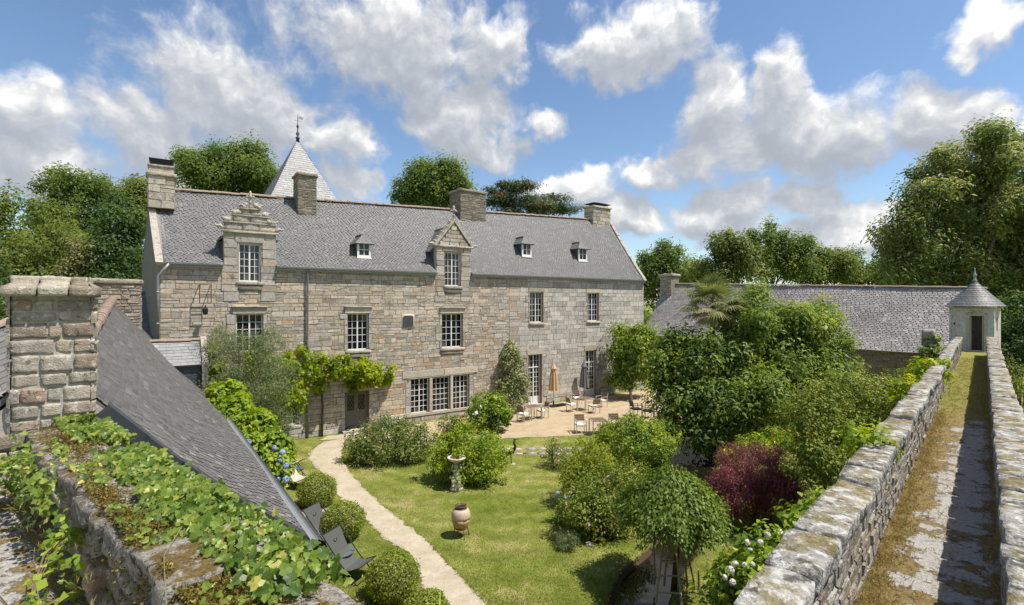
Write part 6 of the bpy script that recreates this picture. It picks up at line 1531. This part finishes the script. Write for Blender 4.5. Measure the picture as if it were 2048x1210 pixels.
# ------------------------------------------------------------------ ivy, moss and bramble on the rampart arm
def ivy_leaf():
    pts = [(0, 0), (.28, -.10), (.50, .18), (.30, .40), (.34, .66), (.0, 1.0), (-.34, .66), (-.30, .40), (-.50, .18), (-.28, -.10)]
    V = [(0, .35, .0)] + [(x, y, .30 * abs(x) - .30 * max(0, y - .35) ** 2 - .25 * x * x) for x, y in pts]; F = [[0, i + 1, (i + 1) % len(pts) + 1] for i in range(len(pts))]
    return V, F
def build_ivy():
    rg = random.Random(12); V0, F0 = ivy_leaf()
    meshes = []
    for k in range(12):
        me = new_mesh('leaf', V0, F0, [min(1, max(0, rg.gauss(.40, .30)))] * len(F0)); me.materials.append(L_ivy); meshes.append(me)
    t = thing('ivy', 'ivy with pale green leaves sprawling along the rampart coping', 'ivy', Lw(3, .2, 4.92)); items = []
    def place(n, tr, er, zr, size, dens=None):
        for _ in range(n):
            tt = rg.uniform(*tr); e = rg.uniform(*er)
            if mnoise.noise(Vector((tt * 1.3, e * 2.2, 4))) < (dens if dens is not None else -.2): continue
            z = 5.03 + rg.uniform(*zr) if e < .60 else 4.98 - (e - .6) * 1.2 + rg.uniform(*zr)
            items.append((Lw(tt, e, z), size * rg.uniform(.6, 1.25)))
    place(3600, (.45, 6.6), (-.06, .33), (.0, .09), .060, -.28); place(900, (.5, 5), (.25, .55), (.0, .05), .045, -.02); place(320, (.5, 3.2), (-.16, .05), (-.15, .04), .075, -.6)
    for (tt, e, z, n, sp) in ((4.4, .66, 4.85, 160, .4), (5.3, .72, 4.75, 120, .3), (3.7, .64, 4.75, 50, .2), (2.9, .66, 4.5, 30, .15)):
        for _ in range(n): items.append((Lw(tt + rg.gauss(0, sp), e + abs(rg.gauss(0, .06)), z + rg.gauss(0, .14)), .058 * rg.uniform(.6, 1.3)))
    eye = Vector((0, 0, EYE)); items.sort(key=lambda q: -q[1] / (q[0] - eye).length)
    G = Geo(); toe = Vector((.1, -.7, .75))
    for i, (p, s) in enumerate(items):
        n = (toe + Vector((rg.gauss(0, .5), rg.gauss(0, .5), rg.gauss(0, .4)))).normalized(); ax = Vector((rg.gauss(0, 1), rg.gauss(0, 1) - .4, rg.gauss(0, .5) - .5)); ax = (ax - n * ax.dot(n)).normalized(); sd = ax.cross(n)
        M = Matrix((sd, ax, n)).transposed().to_4x4()
        if i < 300:
            o = link('leaf', rg.choice(meshes), None, t, p); o.rotation_euler = M.to_euler(); o.scale = (s, s, s)
        else: G.add([p + M.to_3x3() @ (Vector(v) * s) for v in V0], F0, min(1, max(0, rg.gauss(.45, .25))))
    tag(G.build('small_leaves', L_ivy, t), kind='stuff')
    g = Geo()
    for (pts, r) in (([Lw(1.7, .3, 5.08), Lw(1.3, .52, 5.08), Lw(.9, .62, 5.04), Lw(.7, .66, 4.95)], .0035), ([Lw(4.5, .2, 5.07), Lw(3, .15, 5.07), Lw(1.5, .1, 5.07), Lw(.6, .05, 5.07)], .006)): g.tube(pts, [r, r, r * .8, r * .6], 5)
    g.build('stems', M_stake, t)
    # moss cushions
    r = np.random.default_rng(3); P = []
    for (tt, e, n, st, se) in ((1.0, .44, 12000, .34, .09), (.55, .54, 6000, .26, .06), (1.9, .50, 3000, .3, .06), (.15, .38, 3000, .25, .12), (2.8, .50, 2500, .35, .06), (4.9, .38, 2500, .5, .1)):
        for _ in range(n):
            a, b = tt + r.normal() * st, e + r.normal() * se; z = 5.025 + .05 * mnoise.noise(Vector((a * 6, b * 6, 0))) if b < .56 else 5.0 - (b - .56) * 2.4
            P.append(list(Lw(a, min(b, .64), z + .02 * r.random())))
    P = np.array(P); m = len(P); ax = unit(r.normal(size=(m, 3)) + np.array([0, -.2, .6])); nm = unit(np.cross(ax, r.normal(size=(m, 3))))
    mo = link('moss', leaf_mesh('moss', P, ax, nm, .020 * (.5 + r.random(m)), .014 * (.5 + r.random(m)), .5 + r.normal(0, .25, m)), L_moss); tag(mo, 'golden brown moss cushions on the rampart coping', kind='stuff')
    # bramble on the floor behind the wall
    b = Lw(2.75, .95, 4.33); t = thing('bramble', 'bramble shoots growing from the floor behind the rampart', 'bramble', b); g = Geo(); LP = []
    for i in range(9):
        a = rg.uniform(0, 6.28); d = Vector((math.cos(a), math.sin(a), 0)); pts = [b, b + d * .2 + UP * .35, b + d * .45 + UP * .42, b + d * .7 + UP * .25]; g.tube(pts, [.004, .0035, .003, .002], 5)
        for k in range(22):
            f = rg.random(); q = pts[1].lerp(pts[3], f) + UP * (.08 * math.sin(f * 3)); LP.append(q + Vector((rg.gauss(0, .05), rg.gauss(0, .05), rg.gauss(0, .04))))
    g.build('stems', M_stake, t); r2 = np.random.default_rng(8); P = np.array([list(p) for p in LP]); m = len(P); nm = unit(np.array([0, -.5, .8]) + r2.normal(size=(m, 3)) * .5); ax = unit(np.cross(nm, r2.normal(size=(m, 3)))); org = np.array(b)
    link('foliage', leaf_mesh('foliage', P - org, ax, nm, .075 * (.6 + .7 * r2.random(m)), .055 * (.6 + .7 * r2.random(m)), r2.random(m)), L_hyd, t, b)
    # rush blades at the wall end, bright plant on the garden parapet, ivy near the turret
    b = Lw(.0, -.28, 4.7); t = thing('grass_clump', 'arching grass blades at the near end of the rampart arm', 'grass clump', b); r3 = np.random.default_rng(4); m = 60
    ax = unit(np.stack([r3.normal(-.2, .6, m), r3.normal(.2, .5, m), np.full(m, 1.)], 1)); nm = unit(np.cross(ax, r3.normal(size=(m, 3)))); link('blades', leaf_mesh('blades', r3.normal(size=(m, 3)) * .04, ax, nm, .30 * (.5 + .7 * r3.random(m)), np.full(m, .014), .7 + .3 * r3.random(m), droop=.35), L_lime, t, b)
    for i, (bl, n, lab, base, mat, L) in enumerate((
        ([(R(2.3, -.2, 4.82), (.22, .16, .12)), (R(2.7, -.3, 4.7), (.3, .2, .25))], 900, 'lime green creeper climbing over the parapet coping', R(2.5, -.3, 4.3), L_lime, .06),
        ([(R(12.5, -.25, 4.7), (.5, .4, .28)), (R(14.0, -.4, 4.4), (.6, .4, .4)), (R(11, -.5, 4.2), (.6, .4, .5))], 2600, 'green creeper over the parapet further along', R(12.5, -.6, 3.8), L_vine, .09),
        ([(Vector((21.35, 25.4, 4.55)), (.3, .3, .4)), (Vector((21.0, 25.1, 3.7)), (.5, .5, .7))], 4200, 'ivy hanging over the stone pier near the turret', (21.2, 25.3, 3), L_ivy, .09))):
        t = thing('creeper', lab, 'creeper', base); crown('foliage', bl, n, L, L * .8, mat, t, 80 + i, 70, .16, zmin=.1)
        g = Geo(); b0 = Vector(base); [g.tube([b0, (b0 + Vector(q[0])) / 2, Vector(q[0])], [.015, .01, .006], 5) for q in bl]; g.build('stems', M_bark, t)
build_ivy()
def build_pier():
    t = thing('stone_pier', 'ivy topped stone pier beside the steps near the turret', 'pier', (21.5, 25.8, 0)); rng = random.Random(3)
    k = 0; z = 0.
    while z < 4.75:
        h = rng.uniform(.3, .5); rough_block((21.5, 25.8, 0), G_DIR, P_DIR, UP, (-.7, .7), (-.26, .26), (z, z + h - .01), 500 + k, 4, .05, .03, 4, M_parapet, 'stone', t); z += h; k += 1
    s = thing('steps', 'worn stone steps between the pier and the turret', 'steps', (22.4, 26.9, 0))
    for i in range(5): rough_block((22.2, 26.5, 0), G_DIR, P_DIR, UP, (-.6 + i * .26, .8), (-.55, .3), (2.5 + i * .24, 2.74 + i * .24), 540 + i, 4, .03, .02, 5, M_dress, 'step', s)
    g = Geo(); g.obox((22.2, 26.5, 0), G_DIR, P_DIR, UP, (-.6, .8), (-.53, .28), (0, 2.5)); g.build('base_wall', M_mortar, s)
build_pier()
# ------------------------------------------------------------------ furniture and ornaments
def LB(g, a, b, c): g.obox((0, 0, 0), (1, 0, 0), (0, 1, 0), UP, a, b, c); return g
def make_chair(label, dark=False, loc=(0, 0, 0), rz=0., group='terrace armchairs'):
    mt, sl, cu = (M_wick, M_wick, M_wick) if dark else (M_alu, M_teak, M_cush)
    t = thing('garden_chair', label, 'chair', loc, group, rz)
    for sx, sy in ((1, 1), (1, -1), (-1, 1), (-1, -1)):
        g = Geo(); top = .64 if sx > 0 else .86
        g.bar((sx * .23, sy * .25, 0), (sx * .23 - (.03 if sx < 0 else 0), sy * .25, .64), .03)
        if sx < 0: g.bar((-.26, sy * .25, .64), (-.32, sy * .25, .88), .03)
        g.build('leg', mt, t, local=True)
    for sy in (1, -1): g = Geo(); g.bar((-.28, sy * .25, .655), (.26, sy * .25, .655), .045, .025); g.build('armrest', mt, t, local=True)
    g = Geo(); LB(g, (-.25, .24), (-.235, .235), (.38, .41)); g.build('seat', mt, t, local=True)
    g = Geo(); LB(g, (-.22, .23), (-.22, .22), (.412, .47)); g.build('cushion', cu, t, local=True)
    for k in range(3):
        z = .56 + k * .105; x = -.255 - (z - .5) * .16; g = Geo(); g.obox((x, 0, z), (1, 0, 0), (0, 1, 0), Vector((-.16, 0, 1)).normalized(), (-.012, .012), (-.235, .235), (0, .095)); g.build('back_slat', sl, t, local=True)
    return t
def make_table(label, loc, rz):
    t = thing('garden_table', label, 'table', loc, 'terrace tables', rz)
    for k in range(7): g = Geo(); LB(g, (-.34 + k * .098, -.34 + k * .098 + .088), (-.34, .34), (.715, .735)); g.build('top_slat', M_teak, t, local=True)
    g = Geo(); LB(g, (-.375, -.345), (-.375, .375), (.69, .738)); LB(g, (.347, .377), (-.375, .375), (.69, .738)); LB(g, (-.345, .347), (-.375, -.345), (.69, .737)); LB(g, (-.345, .347), (.345, .375), (.69, .737)); g.build('frame', M_alu, t, local=True)
    for sx in (-1, 1):
        for sy in (-1, 1): g = Geo(); g.bar((sx * .35, sy * .35, 0), (sx * .35, sy * .35, .69), .045); g.build('leg', M_alu, t, local=True)
    return t
def facing(p, q): d = q - p; return math.atan2(d.y, d.x)
def build_terrace():
    T1, T2, T3 = gp(1066, 838), gp(1171, 820), gp(1196, 868)
    make_table('square brown slat table beside the variegated climber', T1, .6); make_table('square brown slat table by the grey parasol', T2, .6); make_table('square brown slat table at the front edge of the terrace', T3, .12)
    for (p, c, lab) in (((1047, 843), T1, 'armchair on the left of the table beside the variegated climber'), ((1085, 836), T1, 'armchair on the right of the table beside the variegated climber'), ((1051, 827), T1, 'armchair behind the table beside the variegated climber'),
                        ((1144, 823), T2, 'armchair left of the table by the grey parasol'), ((1203, 814), T2, 'armchair right of the table by the grey parasol'), ((1154, 809), T2, 'armchair behind the table by the grey parasol'), ((1188, 826), T2, 'armchair in front of the table by the grey parasol')):
        b = gp(*p); make_chair(lab, False, b, facing(b, c))
    make_chair('armchair facing the garden left of the front terrace table', False, gp(1161, 866), -math.pi / 2 + .1); make_chair('armchair facing the garden right of the front terrace table', False, gp(1230, 864), -math.pi / 2 + .1)
    make_chair('dark wicker armchair half hidden by the evergreen tree', True, gp(1272, 832), .2)
    make_chair('dark wicker armchair furthest right, almost hidden by leaves', True, gp(1296, 836), 2.6)
    for (b, h, mat, lab) in ((gp(1107, 813), 2.72, M_beige, 'closed beige parasol between the two french windows'), (gp(1168, 799), 2.55, M_grey, 'closed grey parasol in front of the right french window')):
        t = thing('parasol', lab, 'parasol', b); g = Geo(); g.tube([b + UP * .05, b + UP * h], .024, 8); g.build('pole', M_black if mat is M_grey else M_alu, t)
        g = Geo(); g.box(b + UP * .04, (.62, .62, .07), .5); g.lathe(b, [(.06, .07), (.045, .12), (.04, .38)], 10); g.build('base', M_black, t)
        g = Geo(); z1 = h; wob = lambda a, z: 1 + .20 * math.cos(a * 8) ; g.lathe(b, [(.27, z1 - 1.72), (.26, z1 - 1.6), (.215, z1 - 1.1), (.165, z1 - .6), (.12, z1 - .32)], 48, wob=wob); g.build('canopy', mat, t)
        g = Geo(); g.lathe(b, [(.20, z1 - .36), (.19, z1 - .32), (.09, z1 - .12), (.03, z1 + .02), (.012, z1 + .06)], 24, wob=lambda a, z: 1 + .08 * math.cos(a * 8)); g.build('top_cap', mat, t)
        g = Geo(); g.lathe(b, [(.155, z1 - .95), (.158, z1 - .92), (.155, z1 - .89)], 16); g.build('tie', mat, t) if False else None
    b = gp(1121, 812); t = thing('planter_tray', 'long black tray on the gravel beside the beige parasol', 'tray', b); g = Geo()
    for (a, c, z) in (((-.35, .35), (-.18, .18), (0, .04)), ((-.35, -.32), (-.18, .18), (.04, .12)), ((.32, .35), (-.18, .18), (.04, .12)), ((-.32, .32), (-.18, -.15), (.04, .12)), ((-.32, .32), (.15, .18), (.04, .12))): g.obox(b, HU, HN, UP, a, c, z)
    g.build('tray', M_black, t)
build_terrace()
def deck_chair(label, loc, rz, mat, group):
    t = thing('deck_chair', label, 'deck chair', loc, group, rz); w = .29
    prof = [(-.62, .98), (-.52, .78), (-.38, .52), (-.22, .33), (-.02, .27), (.2, .31), (.42, .40)]
    V = []; F = []
    for k, (x, z) in enumerate(prof):
        for y in (-w, w): V.append((x, y, z)); V.append((x, y, z - .012))
    for k in range(len(prof) - 1):
        a = k * 4; F += [[a, a + 2, a + 6, a + 4], [a + 1, a + 5, a + 7, a + 3], [a, a + 4, a + 5, a + 1], [a + 2, a + 3, a + 7, a + 6]]
    g = Geo(); g.add(V, F); g.build('sling', mat, t, local=True)
    for y in (-w - .02, w + .02):
        g = Geo(); g.tube([(-.64, y, 1.0), (-.1, y, .42), (.38, y, .0)], .014, 6); g.build('back_rail', M_black, t, local=True)
        g = Geo(); g.tube([(.45, y, .42), (.0, y, .22), (-.42, y, .0)], .014, 6); g.build('seat_rail', M_black, t, local=True)
        g = Geo(); g.tube([(-.40, y * .98, .70), (-.58, y * .98, .0)], .012, 6); g.build('prop_leg', M_black, t, local=True)
    g = Geo()
    for x, z in ((-.63, .99), (.44, .41), (.38, .012), (-.42, .012)): g.tube([(x, -w - .02, z), (x, w + .02, z)], .013, 6)
    g.build('cross_bars', M_black, t, local=True)
    if mat is M_sling:
        g = Geo(); g.tube([(-.515, -.05, .80), (-.50, -.045, .755), (-.49, 0, .74), (-.50, .045, .755), (-.515, .05, .80)], .008, 5); g.build('embroidered_mark', M_black, t, local=True)
    return t
def side_table(label, loc, r, h):
    t = thing('round_table', label, 'table', loc, 'little round garden tables'); b = Vector(loc); g = Geo(); g.lathe(b, [(r, h - .03), (r + .012, h - .02), (r + .012, h), (r - .02, h + .003)], 28); g.build('table_top', M_tabm, t)
    for k in range(3): a = k * 2.09 + .4; d = Vector((math.cos(a), math.sin(a), 0)); g = Geo(); g.tube([b + d * r * .5 + UP * (h - .03), b + d * r * .8], .013, 6); g.build('leg', M_black, t)
gr = 'folding deck chairs by the outbuilding'
deck_chair('cream deck chair further from us, under the blue hydrangea', gp(580, 942), -.25, M_creams, gr); deck_chair('cream deck chair nearer to us, beside the top box ball', gp(597, 974), -.3, M_creams, gr)
side_table('little dark round table between the cream deck chairs', gp(597, 958), .2, .42)
deck_chair('grey deck chair behind the blue grey round table', gp(660, 1092), -.35, M_sling, gr); deck_chair('grey deck chair nearest to us beside the largest box ball', gp(705, 1152), -.38, M_sling, gr)
side_table('blue grey round table between the grey deck chairs', gp(680, 1136), .33, .42)
def ornaments():
    # birdbath carried by a stone child
    b = gp(913, 979); t = thing('birdbath', 'weathered stone birdbath carried by a sculpted child on the lawn', 'birdbath', b)
    g = Geo(); g.lathe(b, [(.22, 0), (.23, .05), (.20, .08), (.17, .11), (.19, .16), (.16, .22), (.13, .26)], 16, wob=lambda a, z: 1 + .05 * math.cos(5 * a)); g.build('plinth', M_statue, t, True)
    g = Geo()
    g.tube([b + Vector((0, 0, .22)), b + Vector((.02, -.02, .42)), b + Vector((.0, 0, .58)), b + Vector((-.01, .0, .70))], [.13, .135, .10, .05], 12); g.ball(b + Vector((-.01, -.03, .79)), (.085, .09, .10), 12, 8); g.ball(b + Vector((-.01, -.115, .78)), (.02, .025, .025), 6, 4)
    for sg in (-1, 1):
        g.tube([b + Vector((sg * .09, -.02, .62)), b + Vector((sg * .17, -.03, .72)), b + Vector((sg * .11, -.02, .90))], [.042, .036, .03], 8)
        g.tube([b + Vector((sg * .06, -.04, .38)), b + Vector((sg * .11, -.16, .36)), b + Vector((sg * .09, -.17, .20))], [.062, .055, .04], 8); g.ball(b + Vector((sg * .09, -.21, .19)), (.04, .06, .03), 7, 5)
    g.ball(b + Vector((-.15, -.1, .46)), (.09, .08, .07), 9, 6); g.build('figure', M_statue, t, True)
    g = Geo(); g.lathe(b, [(.06, .86), (.08, .90), (.10, .95), (.24, 1.02), (.315, 1.09), (.325, 1.13), (.30, 1.135), (.22, 1.10), (.05, 1.08)], 24); g.build('bowl', M_statue, t, True)
    crown('moss', [(b + UP * 1.12, (.17, .17, .02))], 700, .035, .02, L_moss, t, 3, 30, .06, zmin=.5)
    # amphora on an iron stand
    b = gp(922, 1073); t = thing('urn', 'large glazed clay urn on an iron stand in the lawn', 'urn', b)
    g = Geo(); g.lathe(b, [(.10, .19), (.15, .22), (.205, .31), (.245, .42), (.262, .52)], 28); g.build('body', M_urn, t, True)
    g = Geo(); g.lathe(b, [(.263, .515), (.268, .58), (.258, .66), (.228, .73), (.175, .785)], 28, wob=lambda a, z: 1 + .014 * math.cos(9 * a + z * 30)); g.build('relief_band', M_urnp, t, True)
    g = Geo(); g.lathe(b, [(.176, .782), (.15, .795), (.142, .82), (.155, .85), (.165, .865), (.135, .867), (.115, .82)], 28); g.build('neck', M_urnd, t, True)
    g = Geo(); g.lathe(b, [(.12, .83), (.05, .825), (.01, .824)], 20); g.build('mouth', M_dark, t)
    g = Geo(); n = 20; ring = [b + Vector((.19 * math.cos(k * 2 * math.pi / n), .19 * math.sin(k * 2 * math.pi / n), .27)) for k in range(n + 1)]; g.tube(ring, .012, 6); g.build('stand_ring', M_rust, t)
    for k in range(4): a = k * 1.57 + .5; d = Vector((math.cos(a), math.sin(a), 0)); g = Geo(); g.tube([b + d * .19 + UP * .27, b + d * .22 + UP * .12, b + d * .24], .012, 6); g.build('leg', M_rust, t)
    # bronze heron at the rill
    b = gp(1023, 929); t = thing('heron_sculpture', 'dark bronze wading bird standing at the rill', 'sculpture', b); g = Geo()
    g.tube([b + Vector((-.20, 0, .36)), b + Vector((-.08, 0, .48)), b + Vector((.04, 0, .56)), b + Vector((.10, 0, .60))], [.03, .10, .115, .07], 9); g.tube([b + Vector((.09, 0, .58)), b + Vector((.16, 0, .72)), b + Vector((.09, 0, .86)), b + Vector((.12, 0, .98))], [.07, .05, .04, .042], 8); g.ball(b + Vector((.14, 0, 1.0)), (.05, .03, .032), 8, 5); g.tube([b + Vector((.17, 0, 1.0)), b + Vector((.33, 0, 1.03))], [.016, .003], 5); g.build('body', M_bronze, t, True)
    for sy in (-.03, .03): g = Geo(); g.tube([b + Vector((0, sy, .50)), b + Vector((-.03, sy, .28)), b + Vector((.01, sy, .0))], .02, 5); g.build('leg', M_bronze, t)
    rough_block(b, Vector((1, 0, 0)), Vector((0, 1, 0)), UP, (-.12, .16), (-.12, .12), (-.05, .05), 6, 3, .04, .015, 5, M_dress, 'base', t)
    # orchard ladder and stakes holding the weeping tree
    b = gp(1336, 1206); t = thing('wooden_ladder', 'silvered wooden orchard ladder leaning into the weeping tree', 'ladder', b)
    l0, l1, r0, r1 = gp(1311, 1206), at(1329, 1055, 11.15), gp(1363, 1209), at(1347, 1055, 11.15)
    for (a, c) in ((l0, l1), (r0, r1)): g = Geo(); g.tube([a, a.lerp(c, .5) + Vector((.01, 0, 0)), c], [.028, .026, .022], 7); g.build('rail', M_wood, t)
    for f in (.14, .36, .55, .74, .9): g = Geo(); g.tube([l0.lerp(l1, f), r0.lerp(r1, f)], .017, 6); g.build('rung', M_wood, t)
    g = Geo(); g.tube([at(1338, 1060, 11.2), gp(1328, 1172)], [.02, .024], 6); g.build('prop', M_wood, t)
    for i, (p, q, lab) in enumerate((((1309, 1160), (1307, 1085), 'slim grey stake left of the ladder under the weeping tree'), ((1375, 1188), (1371, 1135), 'short stake just right of the ladder'), ((1397, 1180), (1397, 1140), 'short stake furthest right of the ladder'), ((1392, 1186), (1378, 1120), 'slanting stake between the two short ones'))):
        a = gp(*p); c = at(*q, a.y); g = Geo(); mid = a.lerp(c, .5) + Vector((.008, 0, 0)); g.tube([a - UP * .1, mid, c], [.026, .023, .018], 7); tag(g.build('stake', M_stake if i != 0 else M_wood, None), lab, 'stake', 'stakes by the weeping tree')
ornaments()
# ------------------------------------------------------------------ trees behind the buildings
def wood():
    G1 = 'trees of the wood on the left'
    def T(lab, base, blobs, n, L, mat, sd, cl, cr, r0=.25, grp=None, W=.55, name='tree', **kw): return tree(name, lab, 'tree', base, blobs, n, L, L * W, mat, sd, cl, cr, r0, grp, **kw)
    T('broad oak at the left edge of the picture', (-31, 31, 0), [blob(30, 450, 31, 75, 70), blob(60, 520, 30, 70, 70), blob(10, 560, 30, 70, 60), blob(95, 570, 30, 55, 60), blob(-40, 480, 31, 70, 90)], 26000, .20, L_oak2, 101, 340, .75, .35, G1)
    T('tall loose crowned tree left of the dead branches', (-33, 39, 0), [blob(150, 385, 38, 52, 42), blob(175, 430, 38, 48, 50), blob(130, 460, 38, 45, 50), blob(120, 365, 38.5, 22, 22), blob(195, 380, 38, 20, 26)], 17000, .22, L_oak, 102, 230, .75, .28, G1)
    T('dark conifer like tree close to the left gable', (-23, 30, 0), [blob(235, 450, 29.5, 36, 50), blob(225, 520, 29, 56, 56), blob(245, 580, 29, 50, 50), blob(200, 570, 29, 44, 52)], 22000, .17, L_dark, 103, 300, .6, .3, G1, hang=.4)
    T('yellowish oak right behind the left chimney', (-30, 41, 0), [blob(268, 395, 40, 40, 30), blob(285, 440, 40, 34, 44), blob(240, 400, 41, 26, 24)], 11000, .22, L_oak2, 104, 150, .75, .25, G1)
    T('mid green tree filling the wood between oak and conifer', (-29.5, 34, 0), [blob(140, 520, 33.5, 62, 60), blob(165, 580, 33, 60, 60), blob(110, 470, 34, 40, 46)], 20000, .19, L_oak, 105, 270, .7, .3, G1)
    T('small pale flowering tree in front of the dark conifer', (-24.2, 28.2, 0), [blob(155, 495, 28, 24, 16), blob(150, 535, 28, 26, 26), blob(172, 510, 28, 20, 18)], 4200, .13, L_catk, 106, 80, .45, .12, G1)
    T('dark tree low behind the near chimney', (-30, 26, 0), [blob(20, 640, 26, 60, 60), blob(-60, 600, 26, 80, 90), blob(110, 650, 27, 60, 50)], 12000, .2, L_dark, 107, 190, .7, .3, G1)
    b = Vector((-33.2, 42, 0)); t = thing('dead_tree', 'bare dead branches above the wood beside the left chimney', 'dead tree', b, G1); g = Geo(); g.tube([b, at(235, 480, 42), at(228, 420, 42)], [.3, .2, .12], 7)
    for (x, y, x2, y2) in ((228, 420, 212, 370), (228, 410, 232, 365), (222, 395, 205, 385), (230, 400, 250, 378), (212, 370, 205, 352), (214, 372, 222, 350), (250, 378, 268, 352), (268, 352, 275, 345), (262, 360, 292, 350), (212, 385, 202, 362)): g.tube([at(x, y, 42), at((x + x2) / 2 + 2, (y + y2) / 2, 42), at(x2, y2, 42)], [.09, .06, .025], 5)
    g.build('branches', M_palebark, t)
    T('dense maple between left chimney and spire', (-25, 43, 0), [blob(400, 345, 42, 55, 45), blob(450, 330, 42, 55, 48), blob(500, 340, 42, 50, 48), blob(450, 380, 42, 100, 46), blob(520, 370, 42, 36, 36), blob(515, 305, 42, 16, 20), blob(470, 300, 42, 16, 16), blob(380, 320, 42, 22, 22)], 36000, .24, L_oak, 108, 470, .8, .35)
    T('bushy maple rising behind the roof ridge', (-7, 46, 0), [blob(850, 365, 45, 40, 34), blob(895, 360, 45, 42, 34), blob(870, 385, 45, 68, 34), blob(815, 395, 45, 26, 20), blob(920, 385, 45, 26, 26), blob(845, 340, 45, 18, 14), blob(890, 336, 45, 20, 14)], 22000, .24, L_oak, 109, 300, .8, .3)
    T('cedar with rusty tips behind the broad chimney', (1.8, 48, 0), [blob(1010, 380, 47, 34, 16), blob(1040, 375, 47, 44, 13), blob(1030, 400, 47, 60, 16), blob(1085, 405, 47, 48, 14), blob(1110, 418, 47, 30, 10), blob(990, 405, 47, 26, 20), blob(1060, 425, 47, 80, 16)], 17000, .26, L_cedar, 110, 260, .8, .3, W=.3, flat=.4, up=.9)
    G2 = 'trees behind the barn'
    for i, (lab, x, Y, bl, mat, n) in enumerate((
        ('green tree just right of the house gable', 1325, 58, [(1330, 520, 42, 26), (1300, 545, 40, 32), (1360, 545, 38, 30), (1335, 500, 22, 14), (1300, 580, 40, 30)], L_oak, 13000),
        ('pale blossoming tree behind the palm', 1455, 56, [(1455, 505, 34, 30), (1480, 530, 44, 36), (1430, 545, 34, 28), (1450, 480, 20, 14)], L_chest, 13000),
        ('tallest tree of the row behind the barn', 1540, 60, [(1530, 490, 38, 30), (1565, 510, 48, 40), (1520, 540, 46, 34), (1535, 465, 20, 12), (1590, 530, 40, 34)], L_oak, 17000),
        ('rounded green tree right of the tallest one behind the barn', 1640, 62, [(1640, 520, 44, 30), (1670, 540, 46, 32), (1620, 550, 44, 30)], L_oak2, 13000),
        ('pointed dark tree behind the barn near the big chestnut', 1705, 64, [(1705, 520, 18, 26), (1700, 545, 34, 30), (1735, 555, 38, 26), (1770, 550, 36, 26)], L_dark, 10000),
        ('green tree low between the barn row and the chestnut', 1790, 60, [(1780, 545, 40, 30), (1815, 555, 40, 34), (1840, 570, 50, 40)], L_oak, 10000),
        ('feathery tree between gable tree and palm', 1400, 63, [(1395, 545, 32, 26), (1420, 560, 36, 24), (1375, 565, 30, 22)], L_oak2, 9000))):
        T(lab, at(x, 605, Y) * Vector((1, 1, 0)) if False else Vector((at(x, 605, Y).x, Y, 0)), [blob(a, b, Y, c, d) for a, b, c, d in bl], n, .30, mat, 120 + i, 200, 1.0, .3, G2)
    # the great sweet chestnut at the right
    cb = [(1960, 330, 60, 55), (1900, 370, 60, 60), (2010, 360, 60, 70), (1850, 420, 55, 50), (1930, 440, 80, 70), (2030, 460, 70, 80), (1820, 480, 50, 45), (1880, 510, 70, 60), (1970, 540, 80, 70), (1800, 530, 36, 34), (1830, 555, 45, 30), (2060, 560, 70, 90), (1990, 280, 30, 26), (1790, 440, 20, 18), (1775, 505, 16, 12), (2110, 420, 80, 110), (1900, 570, 60, 40), (2010, 620, 60, 60), (2040, 690, 50, 50)]
    T('huge sweet chestnut with pale catkins towering over the turret', (38, 41, 0), [blob(a, b, 39 + (i % 3), c, d) for i, (a, b, c, d) in enumerate(cb)], 105000, .33, L_chest, 140, 1000, 1.1, .7, name='chestnut_tree', W=.34, tipt=.42, nb=18, rand=.6)
    t, cc = bush('dark_laurel', 'dark shrub on the outer side of the rampart by the turret', (29.5, 29.2, 0), [blob(2030, 640, 29.5, 40, 50), blob(2020, 700, 29, 34, 36), blob(2060, 700, 29, 40, 60)], 9000, .18, .1, L_dark, 141, 160, .5)
    t, cc = bush('twiggy_shrub', 'half bare twiggy shrub outside the rampart', (21.8, 21.4, 0), [blob(2030, 740, 21.4, 24, 24), blob(2050, 760, 21.2, 26, 30)], 1500, .08, .04, L_rose, 142, 60, .3, stems=40)
    b = Vector((17.0, 16.6, 0)); tree('sapling', 'young sapling standing in the grass outside the rampart', 'tree', (18.2, 18.0, 0), [blob(2032, 775, 18, 12, 12), blob(2028, 790, 18, 8, 10)], 500, .08, .05, L_shrub, 143, 20, .18, .03, nb=3)
    t, cc = bush('strappy_plant', 'clump of strap leaves outside the rampart wall', (15.1, 14.6, 0), [blob(2042, 825, 14.7, 14, 12), blob(2050, 835, 14.6, 16, 10)], 600, .22, .02, L_lime, 144, 20, .15, hang=-.6)
    # a far belt of wood closing the view all round
    r = np.random.default_rng(9); bl = []
    for a in np.linspace(-1.15, 1.15, 46):
        Y = 95 + r.normal() * 6; x = math.tan(a) * Y; h = 6.5 + r.normal() * .8
        if a < -.55: h += 1.5
        bl.append((Vector((x, Y, h * .5)), (4.2, 4, h * .58)))
    o = crown('wood_belt', bl, 52000, .55, .36, L_oak, None, 150, 900, 1.5); tag(o, 'distant belt of woodland closing the horizon', kind='stuff')
wood()
